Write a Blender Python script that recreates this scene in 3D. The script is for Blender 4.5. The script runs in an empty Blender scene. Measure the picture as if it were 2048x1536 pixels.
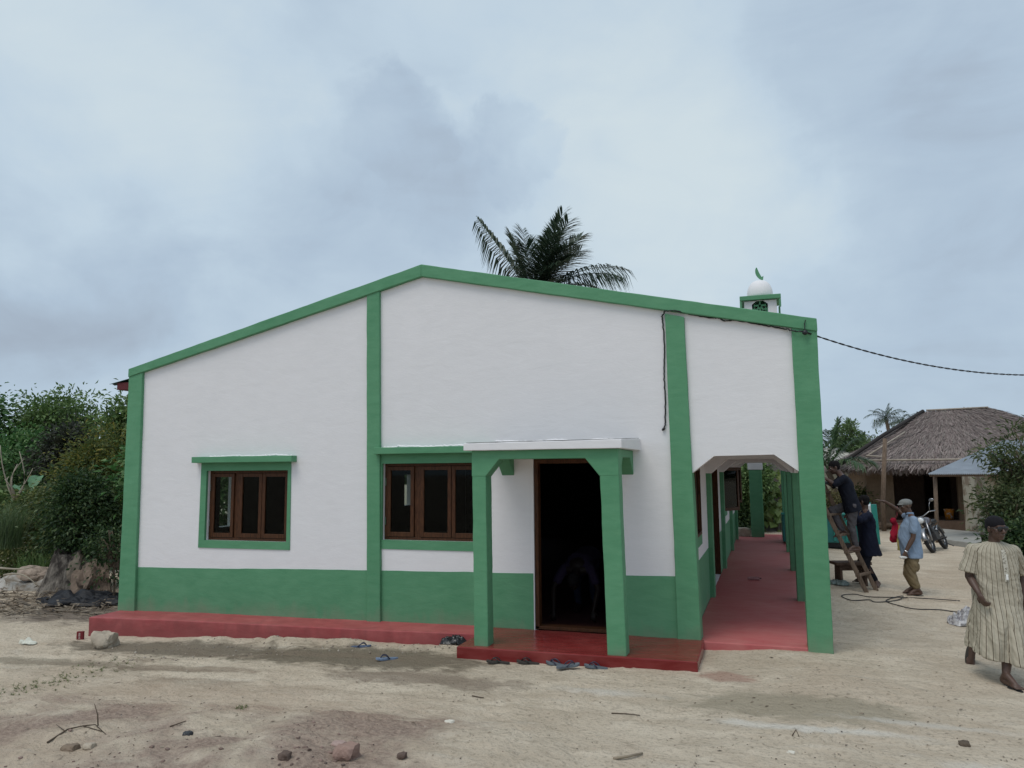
import bpy, bmesh, math, random
import numpy as np
from mathutils import Vector, Matrix
random.seed(7); rng = np.random.default_rng(11)
SC = bpy.context.scene
COL = SC.collection

# ------------------------------------------------------------------ camera
FPX = 1520.0                                   # focal length in pixels of a 2048 wide frame
CAM = np.array([0.0, -9.4, 2.05])
_d1 = np.array([1535 - 1024, 935 - 768, FPX]); _d1 /= np.linalg.norm(_d1)
_up = np.array([110., 13500, -FPX]); _up = -_up if _up[1] > 0 else _up
_up /= np.linalg.norm(_up); _up = _up - _d1 * _up.dot(_d1); _up /= np.linalg.norm(_up)
_X = np.cross(_up, _d1); _X = _X if _X[0] > 0 else -_X
RW = np.array([_X, _d1, _up])                  # world = RW @ camera
def ray(px, py): return RW @ np.array([px - 1024., py - 768., FPX])
def yp(px, py, y=0.0):
    r = ray(px, py); return CAM + r * ((y - CAM[1]) / r[1])
def gp(px, py, z=0.0):
    r = ray(px, py); return CAM + r * ((z - CAM[2]) / r[2])
def xp(px, py, x):
    r = ray(px, py); return CAM + r * ((x - CAM[0]) / r[0])
cd = bpy.data.cameras.new("camera"); cam = bpy.data.objects.new("camera", cd); COL.objects.link(cam)
cd.sensor_width = 36.0; cd.lens = FPX / 2048 * 36.0; cd.clip_start = 0.05; cd.clip_end = 3000
m = Matrix.Identity(4)
for i in range(3):
    m[i][0] = RW[i, 0]; m[i][1] = -RW[i, 1]; m[i][2] = -RW[i, 2]; m[i][3] = CAM[i]
cam.matrix_world = m
SC.camera = cam

# ------------------------------------------------------------------ sky, sun, exposure
SUN_EL, SUN_AZ, SUN_STR = math.radians(64), math.radians(206), 1.5   # azimuth clockwise from +y
W = bpy.data.worlds.new("World"); SC.world = W; W.use_nodes = True
nt = W.node_tree; N = nt.nodes; L = nt.links; N.clear()
def nd(t, **k):
    n = N.new(t)
    for a, b in k.items(): setattr(n, a, b)
    return n
out = nd('ShaderNodeOutputWorld'); mix = nd('ShaderNodeMixShader'); b1 = nd('ShaderNodeBackground'); b2 = nd('ShaderNodeBackground')
sky = nd('ShaderNodeTexSky', sky_type='NISHITA', sun_disc=False, sun_elevation=SUN_EL, sun_rotation=SUN_AZ)
L.new(sky.outputs[0], b1.inputs[0]); b1.inputs[1].default_value = 0.09
tc = nd('ShaderNodeTexCoord')
def vm(op, a, b=None):
    n = nd('ShaderNodeVectorMath', operation=op)
    for i, v in ((0, a), (1, b)):
        if v is None: continue
        if isinstance(v, (tuple, list)): n.inputs[i].default_value = v
        else: L.new(v, n.inputs[i])
    return n
def mm(op, a, b=None, clamp=False):
    n = nd('ShaderNodeMath', operation=op, use_clamp=clamp)
    for i, v in ((0, a), (1, b)):
        if v is None: continue
        if isinstance(v, (int, float)): n.inputs[i].default_value = v
        else: L.new(v, n.inputs[i])
    return n.outputs[0]
def nz(vec, scale, detail, dist=0.0, rough=0.55):
    n = nd('ShaderNodeTexNoise'); n.inputs['Scale'].default_value = scale; n.inputs['Detail'].default_value = detail
    n.inputs['Distortion'].default_value = dist; n.inputs['Roughness'].default_value = rough; L.new(vec, n.inputs['Vector']); return n
stretch = vm('MULTIPLY', tc.outputs['Generated'], (1, 1, 2.1)).outputs[0]
nA = nz(stretch, 2.1, 9, .5); nB = nz(stretch, 5.2, 8, .8)
warp = vm('SCALE', vm('SUBTRACT', nz(tc.outputs['Generated'], 5.0, 7, .2).outputs['Color'], (.5, .5, .5)).outputs[0]); warp.inputs['Scale'].default_value = .34
wdir = vm('ADD', tc.outputs['Generated'], warp.outputs[0]).outputs[0]
base = mm('ADD', mm('ADD', mm('MULTIPLY', nA.outputs[0], .42), mm('MULTIPLY', nB.outputs[0], .22)), .30)   # about .62
# lighter and darker banks of cloud: (px, py in the photo = direction, inner radius, outer radius, amount)
banks = [(80, 120, 4, 19, .15), (30, 250, 2, 10, .08), (60, 560, 3, 13, -.14), (120, 400, 3, 13, -.09), (330, 300, 3, 14, .05),
         (930, 262, .3, 2.2, .06), (450, 560, 3, 14, -.03), (1330, 330, 3, 14, .13), (600, 480, 2, 11, .02),
         (1750, 190, 4, 16, -.03), (1500, 480, 3, 13, .06), (1900, 620, 4, 15, -.06), (1050, 40, 4, 17, .06), (2020, 330, 3, 14, -.05)]
acc = base
for px, py, r0, r1, a in banks:
    d = ray(px, py); d /= np.linalg.norm(d)
    nrm = vm('NORMALIZE', wdir).outputs[0]
    dt = vm('DOT_PRODUCT', nrm, tuple(d)).outputs['Value']
    mr = nd('ShaderNodeMapRange', interpolation_type='SMOOTHSTEP')
    L.new(dt, mr.inputs[0]); mr.inputs[1].default_value = math.cos(math.radians(r1)); mr.inputs[2].default_value = math.cos(math.radians(r0))
    mr.inputs[3].default_value = 0; mr.inputs[4].default_value = a
    acc = mm('ADD', acc, mr.outputs[0])
# one heaped cloud with a crisp, lobed edge, left of centre
wp2 = vm('SCALE', vm('SUBTRACT', nz(tc.outputs['Generated'], 11.0, 8, .3, .6).outputs['Color'], (.5, .5, .5)).outputs[0]); wp2.inputs['Scale'].default_value = .13
wd2 = vm('NORMALIZE', vm('ADD', tc.outputs['Generated'], wp2.outputs[0]).outputs[0]).outputs[0]; heap = None
for px, py, r0, r1, a in ((800, 275, 3.0, 4.8, 1), (1012, 262, 1.2, 2.4, 1), (1085, 300, 1.0, 2.0, .9), (1000, 330, 2.0, 4.0, .9), (690, 330, 2.0, 5.5, .8), (860, 380, 2.5, 6.5, .85), (580, 400, 1.0, 7.0, .55), (760, 470, 1.0, 7.0, .45)):
    d = ray(px, py); d /= np.linalg.norm(d); dt = vm('DOT_PRODUCT', wd2, tuple(d)).outputs['Value']; mr = nd('ShaderNodeMapRange', interpolation_type='SMOOTHSTEP')
    L.new(dt, mr.inputs[0]); mr.inputs[1].default_value = math.cos(math.radians(r1)); mr.inputs[2].default_value = math.cos(math.radians(r0)); mr.inputs[3].default_value = 0; mr.inputs[4].default_value = a
    heap = mr.outputs[0] if heap is None else mm('MAXIMUM', heap, mr.outputs[0])
acc = mm('SUBTRACT', acc, mm('MULTIPLY', heap, .115))
ramp = nd('ShaderNodeValToRGB'); L.new(acc, ramp.inputs[0])
e = ramp.color_ramp.elements
e[0].position = .36; e[0].color = (.35, .41, .495, 1)
e[1].position = .86; e[1].color = (.655, .755, .805, 1)
x = e.new(.52); x.color = (.455, .565, .685, 1)
x = e.new(.66); x.color = (.55, .67, .775, 1)
L.new(ramp.outputs[0], b2.inputs[0]); b2.inputs[1].default_value = 1.0
mix.inputs[0].default_value = .93
L.new(b1.outputs[0], mix.inputs[1]); L.new(b2.outputs[0], mix.inputs[2]); L.new(mix.outputs[0], out.inputs[0])
W.cycles.sampling_method = 'MANUAL'; W.cycles.sample_map_resolution = 512
sd = bpy.data.lights.new("sun", 'SUN'); sun = bpy.data.objects.new("sun", sd); COL.objects.link(sun)
sd.energy = SUN_STR; sd.angle = math.radians(30); sd.color = (1.0, .955, .88)
sv = Vector((math.sin(SUN_AZ) * math.cos(SUN_EL), math.cos(SUN_AZ) * math.cos(SUN_EL), math.sin(SUN_EL)))
sun.rotation_euler = sv.to_track_quat('Z', 'Y').to_euler(); sun.location = (0, -6, 20)
SC.view_settings.view_transform = 'Standard'; SC.view_settings.look = 'None'
SC.view_settings.exposure = 0.0; SC.view_settings.gamma = 1.0
SC.cycles.max_bounces = 6; SC.cycles.diffuse_bounces = 3; SC.cycles.transparent_max_bounces = 10
SC.cycles.use_denoising = True

# ------------------------------------------------------------------ mesh helpers
class MB:
    """collects polygons; build() links them as ONE mesh object"""
    def __init__(s): s.v = []; s.f = []; s.n = 0
    def add(s, v, f):
        v = np.asarray(v, float).reshape(-1, 3); s.v.append(v)
        s.f.extend([tuple(int(i) + s.n for i in q) for q in f]); s.n += len(v); return s
    def box(s, x0, x1, y0, y1, z0, z1):
        v = [(x, y, z) for z in (z0, z1) for y in (y0, y1) for x in (x0, x1)]
        return s.add(v, [(0, 2, 3, 1), (4, 5, 7, 6), (0, 1, 5, 4), (2, 6, 7, 3), (0, 4, 6, 2), (1, 3, 7, 5)])
    def hexa(s, b, t):
        """four bottom corners and four top corners, same order"""
        return s.add(list(b) + list(t), [(3, 2, 1, 0), (4, 5, 6, 7)] + [(i, (i + 1) % 4, 4 + (i + 1) % 4, 4 + i) for i in range(4)])
    def prism(s, poly, axis, a, b):
        """polygon of 2D points extruded along an axis: x -> (y,z), y -> (x,z), z -> (x,y)"""
        def p(u, v, w): return {'x': (w, u, v), 'y': (u, w, v), 'z': (u, v, w)}[axis]
        n = len(poly)
        v = [p(u, w, a) for u, w in poly] + [p(u, w, b) for u, w in poly]
        return s.add(v, [tuple(range(n))[::-1], tuple(range(n, 2 * n))] + [(i, (i + 1) % n, n + (i + 1) % n, n + i) for i in range(n)])
    def tube(s, pts, r, k=8, cap=True, sq=None):
        P = np.asarray(pts, float); n = len(P); r = np.broadcast_to(np.asarray(r, float), (n,))
        T = np.gradient(P, axis=0) if n > 2 else np.repeat((P[-1] - P[0])[None], n, 0)
        T /= np.linalg.norm(T, axis=1)[:, None] + 1e-12
        ref = np.array([0, 0, 1.]) if abs(T[0][2]) < .9 else np.array([1., 0, 0])
        V = []
        for i in range(n):
            u = np.cross(T[i], ref); u /= np.linalg.norm(u) + 1e-12; w = np.cross(T[i], u); ref = -w if False else ref
            a = np.arange(k) * 2 * np.pi / k + (np.pi / k if k == 4 else 0)
            V.append(P[i] + r[i] * (np.cos(a)[:, None] * u + np.sin(a)[:, None] * w * (sq or 1)))
        F = [(i * k + j, i * k + (j + 1) % k, (i + 1) * k + (j + 1) % k, (i + 1) * k + j) for i in range(n - 1) for j in range(k)]
        if cap: F += [tuple(range(k))[::-1], tuple(range((n - 1) * k, n * k))]
        return s.add(np.vstack(V), F)
    def lathe(s, prof, c, k=24):
        a = np.arange(k) * 2 * np.pi / k; V = []
        for r, z in prof: V.append(np.stack([c[0] + r * np.cos(a), c[1] + r * np.sin(a), np.full(k, c[2] + z)], 1))
        n = len(prof)
        F = [(i * k + j, i * k + (j + 1) % k, (i + 1) * k + (j + 1) % k, (i + 1) * k + j) for i in range(n - 1) for j in range(k)]
        F += [tuple(range(k))[::-1], tuple(range((n - 1) * k, n * k))]
        return s.add(np.vstack(V), F)
    def cone(s, p0, r0, p1, r1, k=14):
        """round-ended tapered limb"""
        p0 = np.asarray(p0, float); p1 = np.asarray(p1, float); d = p1 - p0; l = np.linalg.norm(d)
        d = d / l if l > 1e-6 else np.array([0, 0, 1.])
        P, R = [], []
        for t in (-.98, -.85, -.55, 0): P.append(p0 + d * t * r0); R.append(r0 * math.sqrt(max(1 - t * t, .001)))
        for t in (0, .55, .85, .98): P.append(p1 + d * t * r1); R.append(r1 * math.sqrt(max(1 - t * t, .001)))
        n = len(P); ref = np.array([0, 0, 1.]) if abs(d[2]) < .9 else np.array([1., 0, 0])
        u = np.cross(d, ref); u /= np.linalg.norm(u); w = np.cross(d, u); a = np.arange(k) * 2 * np.pi / k
        ring = np.cos(a)[:, None] * u + np.sin(a)[:, None] * w
        V = np.vstack([P[i] + R[i] * ring for i in range(n)])
        F = [(i * k + j, i * k + (j + 1) % k, (i + 1) * k + (j + 1) % k, (i + 1) * k + j) for i in range(n - 1) for j in range(k)]
        F += [tuple(range(k))[::-1], tuple(range((n - 1) * k, n * k))]
        return s.add(V, F)
    def ell(s, c, ax, ay, az, k=16, h=10):
        """ellipsoid from three half-axis vectors"""
        A = np.array([ax, ay, az], float); V = []
        for i in range(h + 1):
            t = math.pi * (i + .04 * (i == 0) - .04 * (i == h)) / h
            for j in range(k):
                p = 2 * math.pi * j / k
                V.append(np.array([math.sin(t) * math.cos(p), math.sin(t) * math.sin(p), math.cos(t)]) @ A + c)
        F = [(i * k + j, (i + 1) * k + j, (i + 1) * k + (j + 1) % k, i * k + (j + 1) % k) for i in range(h) for j in range(k)]
        F += [tuple(range(k)), tuple(range(h * k, (h + 1) * k))[::-1]]
        return s.add(V, F)
    def build(s, name, mat, parent=None, smooth=False, bevel=0, local=False, fix=True):
        v = np.vstack(s.v) if s.v else np.zeros((0, 3))
        if parent is not None and not local: v = v - np.array(parent['_o'])
        return link_mesh(name, v, s.f, mat, parent, smooth, bevel, fix)
def link_mesh(name, v, f, mat, parent=None, smooth=False, bevel=0, fix=True):
    me = bpy.data.meshes.new(name)
    if len(f) and isinstance(f, np.ndarray):
        nf, k = f.shape
        me.vertices.add(len(v)); me.vertices.foreach_set('co', np.ascontiguousarray(v, np.float32).ravel())
        me.loops.add(nf * k); me.loops.foreach_set('vertex_index', np.ascontiguousarray(f, np.int32).ravel())
        me.polygons.add(nf); me.polygons.foreach_set('loop_start', np.arange(0, nf * k, k, dtype=np.int32))
        me.update(calc_edges=True); me.validate()
    else:
        me.from_pydata([tuple(p) for p in v], [], f)
        if fix:
            bm = bmesh.new(); bm.from_mesh(me); bmesh.ops.recalc_face_normals(bm, faces=bm.faces); bm.to_mesh(me); bm.free()
    if smooth: me.polygons.foreach_set('use_smooth', np.ones(len(me.polygons), bool))
    me.materials.append(mat)
    o = bpy.data.objects.new(name, me); COL.objects.link(o)
    if parent is not None: o.parent = parent; o['_o'] = list(parent['_o'])
    else: o['_o'] = [0, 0, 0]
    if bevel:
        b = o.modifiers.new('bevel', 'BEVEL'); b.width = bevel; b.segments = 2; b.limit_method = 'ANGLE'; b.angle_limit = math.radians(40)
    return o
def tag(o, label, cat, group=None, kind=None):
    if label: o['label'] = label
    if cat: o['category'] = cat
    if group: o['group'] = group
    if kind: o['kind'] = kind
    return o
def thing(name, label, cat, loc=(0, 0, 0), rz=0, group=None):
    o = bpy.data.objects.new(name, None); COL.objects.link(o); o.location = loc; o.rotation_euler = (0, 0, rz)
    o.empty_display_size = .2; o['_o'] = [float(a) for a in loc]; return tag(o, label, cat, group)
def copy_tree(o, parent=None):
    c = o.copy(); COL.objects.link(c)
    if parent is not None: c.parent = parent
    for ch in list(o.children): copy_tree(ch, c)
    return c
def plate(name, outer, holes, y0, y1, mat, parent, bevel=0, axis='y'):
    """a flat wall with openings: outline and holes as (u, z) points, between two planes"""
    bm = bmesh.new()
    def p(u, z, w): return (u, w, z) if axis == 'y' else (w, u, z)
    eds = []
    for loop in [outer] + list(holes):
        vs = [bm.verts.new(p(u, z, y0)) for u, z in loop]
        eds += [bm.edges.new((vs[i], vs[(i + 1) % len(vs)])) for i in range(len(vs))]
    r = bmesh.ops.triangle_fill(bm, use_beauty=True, use_dissolve=False, edges=eds)
    ex = bmesh.ops.extrude_face_region(bm, geom=list(bm.faces))
    dv = Vector((0, y1 - y0, 0)) if axis == 'y' else Vector((y1 - y0, 0, 0))
    bmesh.ops.translate(bm, verts=[g for g in ex['geom'] if isinstance(g, bmesh.types.BMVert)], vec=dv)
    bmesh.ops.recalc_face_normals(bm, faces=bm.faces)
    off = Vector(parent['_o']); bmesh.ops.translate(bm, verts=bm.verts, vec=-off)
    me = bpy.data.meshes.new(name); bm.to_mesh(me); bm.free(); me.materials.append(mat)
    o = bpy.data.objects.new(name, me); COL.objects.link(o); o.parent = parent; o['_o'] = list(parent['_o'])
    if bevel:
        b = o.modifiers.new('bevel', 'BEVEL'); b.width = bevel; b.segments = 2; b.limit_method = 'ANGLE'; b.angle_limit = math.radians(40)
    return o
def vnoise(x, y, seed=0):
    x = np.asarray(x, float); y = np.asarray(y, float)
    xi = np.floor(x).astype(np.int64); yi = np.floor(y).astype(np.int64); fx = x - xi; fy = y - yi
    fx = fx * fx * (3 - 2 * fx); fy = fy * fy * (3 - 2 * fy)
    def h(a, b):
        n = (a * 374761393 + b * 668265263 + seed * 974634777) & 0xffffffff
        n = ((n ^ (n >> 13)) * 1274126177) & 0xffffffff
        return ((n ^ (n >> 16)) & 0xffff) / 65535.0
    return (h(xi, yi) * (1 - fx) + h(xi + 1, yi) * fx) * (1 - fy) + (h(xi, yi + 1) * (1 - fx) + h(xi + 1, yi + 1) * fx) * fy - .5
def fbm(x, y, seed=0, o=4):
    return sum(vnoise(np.asarray(x) * 2 ** i, np.asarray(y) * 2 ** i, seed + i) * .5 ** i for i in range(o))

# ------------------------------------------------------------------ materials
MATS = {}
def mat(name, col, rough=.8, spec=.3, metal=0.0, var=.0, vscale=4., col2=None, bump=0., bscale=60., bdetail=6, coat=0, emit=None, stretch=None, thresh=None):
    """principled surface with a noise mottle and a fine bump, in object coordinates"""
    if name in MATS: return MATS[name]
    M = bpy.data.materials.new(name); M.use_nodes = True; t = M.node_tree; b = t.nodes['Principled BSDF']
    b.inputs['Base Color'].default_value = (*col, 1); b.inputs['Roughness'].default_value = rough
    b.inputs['Specular IOR Level'].default_value = spec; b.inputs['Metallic'].default_value = metal; b.inputs['Coat Weight'].default_value = coat
    c = t.nodes.new('ShaderNodeTexCoord'); vec = c.outputs['Object']
    if stretch:
        mp = t.nodes.new('ShaderNodeMapping'); mp.inputs['Scale'].default_value = stretch; t.links.new(vec, mp.inputs[0]); vec = mp.outputs[0]
    if var or col2:
        n = t.nodes.new('ShaderNodeTexNoise'); n.inputs['Scale'].default_value = vscale; n.inputs['Detail'].default_value = 8; n.inputs['Roughness'].default_value = .62
        t.links.new(vec, n.inputs['Vector'])
        r = t.nodes.new('ShaderNodeValToRGB'); t.links.new(n.outputs[0], r.inputs[0])
        lo, hi = thresh or (.3, .7)
        r.color_ramp.elements[0].position = lo; r.color_ramp.elements[1].position = hi
        c2 = col2 or tuple(min(1, a * (1 + var)) for a in col); c1 = col if col2 else tuple(a * (1 - var) for a in col)
        r.color_ramp.elements[0].color = (*c1, 1); r.color_ramp.elements[1].color = (*c2, 1)
        t.links.new(r.outputs[0], b.inputs['Base Color'])
    if bump:
        n2 = t.nodes.new('ShaderNodeTexNoise'); n2.inputs['Scale'].default_value = bscale; n2.inputs['Detail'].default_value = bdetail
        t.links.new(vec, n2.inputs['Vector'])
        bp = t.nodes.new('ShaderNodeBump'); bp.inputs['Strength'].default_value = min(1, bump); bp.inputs['Distance'].default_value = .01 * max(1, bump)
        t.links.new(n2.outputs[0], bp.inputs['Height']); t.links.new(bp.outputs[0], b.inputs['Normal'])
    MATS[name] = M; return M
def leaf_mat(name, cols, trans=.35, rough=.5):
    """each leaf takes one of several hues; some light passes through"""
    if name in MATS: return MATS[name]
    M = bpy.data.materials.new(name); M.use_nodes = True; t = M.node_tree; b = t.nodes['Principled BSDF']
    g = t.nodes.new('ShaderNodeNewGeometry'); r = t.nodes.new('ShaderNodeValToRGB'); t.links.new(g.outputs['Random Per Island'], r.inputs[0])
    while len(r.color_ramp.elements) < len(cols): r.color_ramp.elements.new(.5)
    for i, c in enumerate(cols):
        r.color_ramp.elements[i].position = i / max(1, len(cols) - 1); r.color_ramp.elements[i].color = (*c, 1)
    t.links.new(r.outputs[0], b.inputs['Base Color']); b.inputs['Roughness'].default_value = rough; b.inputs['Specular IOR Level'].default_value = .35
    tr = t.nodes.new('ShaderNodeBsdfTranslucent'); t.links.new(r.outputs[0], tr.inputs[0])
    mx = t.nodes.new('ShaderNodeMixShader'); mx.inputs[0].default_value = trans
    t.links.new(b.outputs[0], mx.inputs[1]); t.links.new(tr.outputs[0], mx.inputs[2]); t.links.new(mx.outputs[0], t.nodes['Material Output'].inputs[0])
    MATS[name] = M; return M
def plaster(name, col, dirt, amount=.1, rough=.62, bump=.35, grime=None):
    """hand-floated painted plaster: float sweeps, patchy coats, small pits"""
    M = bpy.data.materials.new(name); M.use_nodes = True; t = M.node_tree; b = t.nodes['Principled BSDF']; n = t.nodes.new; l = t.links.new
    b.inputs['Roughness'].default_value = rough; b.inputs['Specular IOR Level'].default_value = .3
    c = n('ShaderNodeTexCoord'); v = c.outputs['Object']
    def noise(s, d, dist=0, sc=(1, 1, 1)):
        mp = n('ShaderNodeMapping'); mp.inputs['Scale'].default_value = sc; l(v, mp.inputs[0])
        q = n('ShaderNodeTexNoise'); q.inputs['Scale'].default_value = s; q.inputs['Detail'].default_value = d; q.inputs['Distortion'].default_value = dist; l(mp.outputs[0], q.inputs['Vector']); return q.outputs[0]
    a = noise(1.1, 7, .6, (1, 1, .6)); f = noise(9, 6, .4, (.5, 1, 1.6))
    ad = n('ShaderNodeMath'); ad.operation = 'ADD'; l(a, ad.inputs[0]); l(f, ad.inputs[1])
    mr = n('ShaderNodeMapRange'); l(ad.outputs[0], mr.inputs[0]); mr.inputs[1].default_value = .75; mr.inputs[2].default_value = 1.3; mr.inputs[3].default_value = 0; mr.inputs[4].default_value = amount
    mx = n('ShaderNodeMix'); mx.data_type = 'RGBA'; l(mr.outputs[0], mx.inputs[0]); mx.inputs[6].default_value = (*col, 1); mx.inputs[7].default_value = (*dirt, 1)
    cur = mx.outputs[2]
    if grime:                                   # splash marks close to the floor, with a ragged upper edge
        sp = n('ShaderNodeSeparateXYZ'); l(v, sp.inputs[0])
        g = noise(5, 8, .8, (1, 1, .5))
        q = n('ShaderNodeMath'); q.operation = 'MULTIPLY_ADD'; l(g, q.inputs[0]); q.inputs[1].default_value = -.5; l(sp.outputs[2], q.inputs[2])
        m2 = n('ShaderNodeMapRange'); l(q.outputs[0], m2.inputs[0]); m2.inputs[1].default_value = grime[0]; m2.inputs[2].default_value = grime[1]; m2.inputs[3].default_value = grime[2]; m2.inputs[4].default_value = 0
        mx2 = n('ShaderNodeMix'); mx2.data_type = 'RGBA'; l(m2.outputs[0], mx2.inputs[0]); l(cur, mx2.inputs[6]); mx2.inputs[7].default_value = (*grime[3], 1); cur = mx2.outputs[2]
    l(cur, b.inputs['Base Color'])
    h1 = noise(3.2, 5, 1.5, (.6, 1, 1.5)); h2 = noise(38, 6, .3, (.5, 1, 1.4)); h3 = noise(170, 4)
    s1 = n('ShaderNodeMath'); s1.operation = 'MULTIPLY_ADD'; l(h2, s1.inputs[0]); s1.inputs[1].default_value = .16; 
    k0 = n('ShaderNodeMath'); k0.operation = 'MULTIPLY'; l(h1, k0.inputs[0]); k0.inputs[1].default_value = .45; l(k0.outputs[0], s1.inputs[2])
    s2 = n('ShaderNodeMath'); s2.operation = 'MULTIPLY_ADD'; l(h3, s2.inputs[0]); s2.inputs[1].default_value = .05; l(s1.outputs[0], s2.inputs[2])
    bp = n('ShaderNodeBump'); bp.inputs['Strength'].default_value = bump; bp.inputs['Distance'].default_value = .03; l(s2.outputs[0], bp.inputs['Height']); l(bp.outputs[0], b.inputs['Normal'])
    MATS[name] = M; return M
WHITE = plaster('white_paint', (.79, .775, .79), (.60, .595, .60), .20, bump=.22)
GREEN = plaster('green_paint', (.085, .258, .135), (.128, .322, .18), .7, bump=.28, grime=(-.3, -.06, .45, (.23, .24, .17)))
REDF = plaster('red_floor_paint', (.45, .105, .108), (.52, .19, .175), .75, rough=.5)
REDP = plaster('red_plinth_paint', (.34, .066, .070), (.43, .125, .12), .7, rough=.55, grime=(-.42, -.20, .6, (.19, .05, .05)))
INNER = mat('shade_black_lining', (.030, .034, .040), .9, var=.15)  # near-black base colour stands in for the darkness of the room
WOOD = mat('varnished_wood', (.066, .026, .011), .5, .22, var=.65, vscale=14, stretch=(6, 6, .6), bump=.15, bscale=40)
RAWWOOD = mat('weathered_wood', (.16, .115, .085), .85, .2, var=.45, vscale=10, stretch=(5, 5, .8), bump=.5, bscale=60)
BLACK = mat('black_rubber', (.018, .018, .02), .6, .3)
SKIN = mat('dark_skin', (.085, .049, .037), .48, .4, var=.12, vscale=18)
SKIN2 = mat('brown_skin', (.085, .046, .031), .5, .4, var=.12, vscale=18)
HAIR = mat('black_hair', (.010, .009, .010), .9, .15, bump=.8, bscale=300)
BOLE = mat('bark', (.13, .10, .075), .95, .15, var=.4, vscale=9, stretch=(4, 4, .7), bump=.8, bscale=30)
METALROOF = mat('zinc_sheet', (.38, .41, .45), .42, .5, .1, var=.14, vscale=3)
CHROME = mat('chrome', (.75, .75, .76), .16, .5, 1.0)
DARKMETAL = mat('dark_metal', (.03, .03, .035), .4, .5, .5)
def glass_mat():
    M = bpy.data.materials.new('window_glass'); M.use_nodes = True; t = M.node_tree; t.nodes.clear(); n = t.nodes.new
    o = n('ShaderNodeOutputMaterial'); tr = n('ShaderNodeBsdfTransparent'); tr.inputs[0].default_value = (.55, .60, .58, 1)
    g = n('ShaderNodeBsdfGlossy'); g.inputs['Roughness'].default_value = .03; g.inputs[0].default_value = (.8, .85, .85, 1)
    f = n('ShaderNodeFresnel'); f.inputs[0].default_value = 1.22; mx = n('ShaderNodeMixShader')
    t.links.new(f.outputs[0], mx.inputs[0]); t.links.new(tr.outputs[0], mx.inputs[1]); t.links.new(g.outputs[0], mx.inputs[2]); t.links.new(mx.outputs[0], o.inputs[0])
    return M
GLASS = glass_mat()

# ------------------------------------------------------------------ ground
def ss(a, b, x):
    t = np.clip((np.asarray(x, float) - a) / (b - a), 0, 1); return t * t * (3 - 2 * t)
def ground_base(x, y):
    x = np.asarray(x, float); y = np.asarray(y, float)
    z = np.interp(x, [-11, -9.3, -7, -5, -3.4, -.8, .6, 2.2, 6], [-.32, -.30, -.22, -.13, -.085, -.055, -.012, -.055, -.10])
    back = -.07 * ss(0, 6, y) * ss(.6, 2.5, x)
    z = z + back
    # little bank of spilled sand against the plinth, damp hollow below it
    bank = np.exp(-((y + .66) / .24) ** 2) * ss(-8.6, -7, x) * (1 - ss(-4, -3.4, x))
    z = z + bank * (.05 + .10 * fbm(x * 1.1, y * .4 + 3.1, 4, 3) + .04 * fbm(x * 7, y * 5, 6, 2))
    # clods thrown up in the foreground
    near = ss(-2.9, -3.9, y) * ss(-.6, -2.2, x)
    z = z + near * (.07 + .10 * np.maximum(0, fbm(x * 1.1, y * 1.1, 9, 3) + .12))
    return z
def ground_z(x, y):
    x = np.asarray(x, float); y = np.asarray(y, float)
    f = ss(30, 12, np.hypot(x, y + 4))
    z = ground_base(x, y) + f * (.035 * fbm(x * .9, y * .9, 21, 3) + .016 * fbm(x * 3.1, y * 3.1, 31, 3) + .010 * fbm(x * 9, y * 9, 37, 2))
    rough = ss(-2.85, -3.5, y) * ss(-.9, -2.2, x)
    z = z + rough * .035 * np.abs(fbm(x * 7, y * 7, 41, 3))
    return z
def gz(x, y): return float(ground_z(x, y))
def graded(a, b, step, lo, hi):
    c = list(np.arange(a, b + 1e-6, step)); s = step
    x = a
    while x > lo: s *= 1.35; x -= s; c.insert(0, max(x, lo))
    s = step; x = b
    while x < hi: s *= 1.35; x += s; c.append(min(x, hi))
    return np.array(c)
gx = graded(-12.5, 4.2, .038, -900, 900); gy = graded(-5.6, 6.5, .038, -300, 1500)
GX, GY = np.meshgrid(gx, gy); GZ = ground_z(GX, GY)
# footprints trodden into the sand
FR = np.random.default_rng(19)
for i in range(420):
    if i % 2 == 0: wx, wy, wd = (FR.uniform(-10, 3.6), FR.uniform(-4.6, -1.3), FR.uniform(0, 6.28)) if FR.random() < .7 else (FR.uniform(.9, 3.8), FR.uniform(-1, 6.2), FR.uniform(0, 6.28))
    fx, fy = wx + math.cos(wd) * .6 * (i % 2) - math.sin(wd) * .2 * (i % 2), wy + math.sin(wd) * .6 * (i % 2) + math.cos(wd) * .2 * (i % 2)
    i0, i1 = np.searchsorted(gx, (fx - .3, fx + .3)); j0, j1 = np.searchsorted(gy, (fy - .3, fy + .3))
    if i1 <= i0 or j1 <= j0: continue
    dx, dy = GX[j0:j1, i0:i1] - fx, GY[j0:j1, i0:i1] - fy; u_ = (dx * math.cos(wd) + dy * math.sin(wd)) / .13; v_ = (-dx * math.sin(wd) + dy * math.cos(wd)) / .055; q_ = u_ ** 2 + v_ ** 2
    GZ[j0:j1, i0:i1] += FR.uniform(.5, 1.1) * (-.013 * np.exp(-q_ ** 2) + .008 * np.exp(-((np.sqrt(q_) - 1.35) / .3) ** 2))
nx, ny = len(gx), len(gy)
idx = np.arange(nx * ny).reshape(ny, nx)
gf = np.stack([idx[:-1, :-1], idx[:-1, 1:], idx[1:, 1:], idx[1:, :-1]], -1).reshape(-1, 4)
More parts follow.
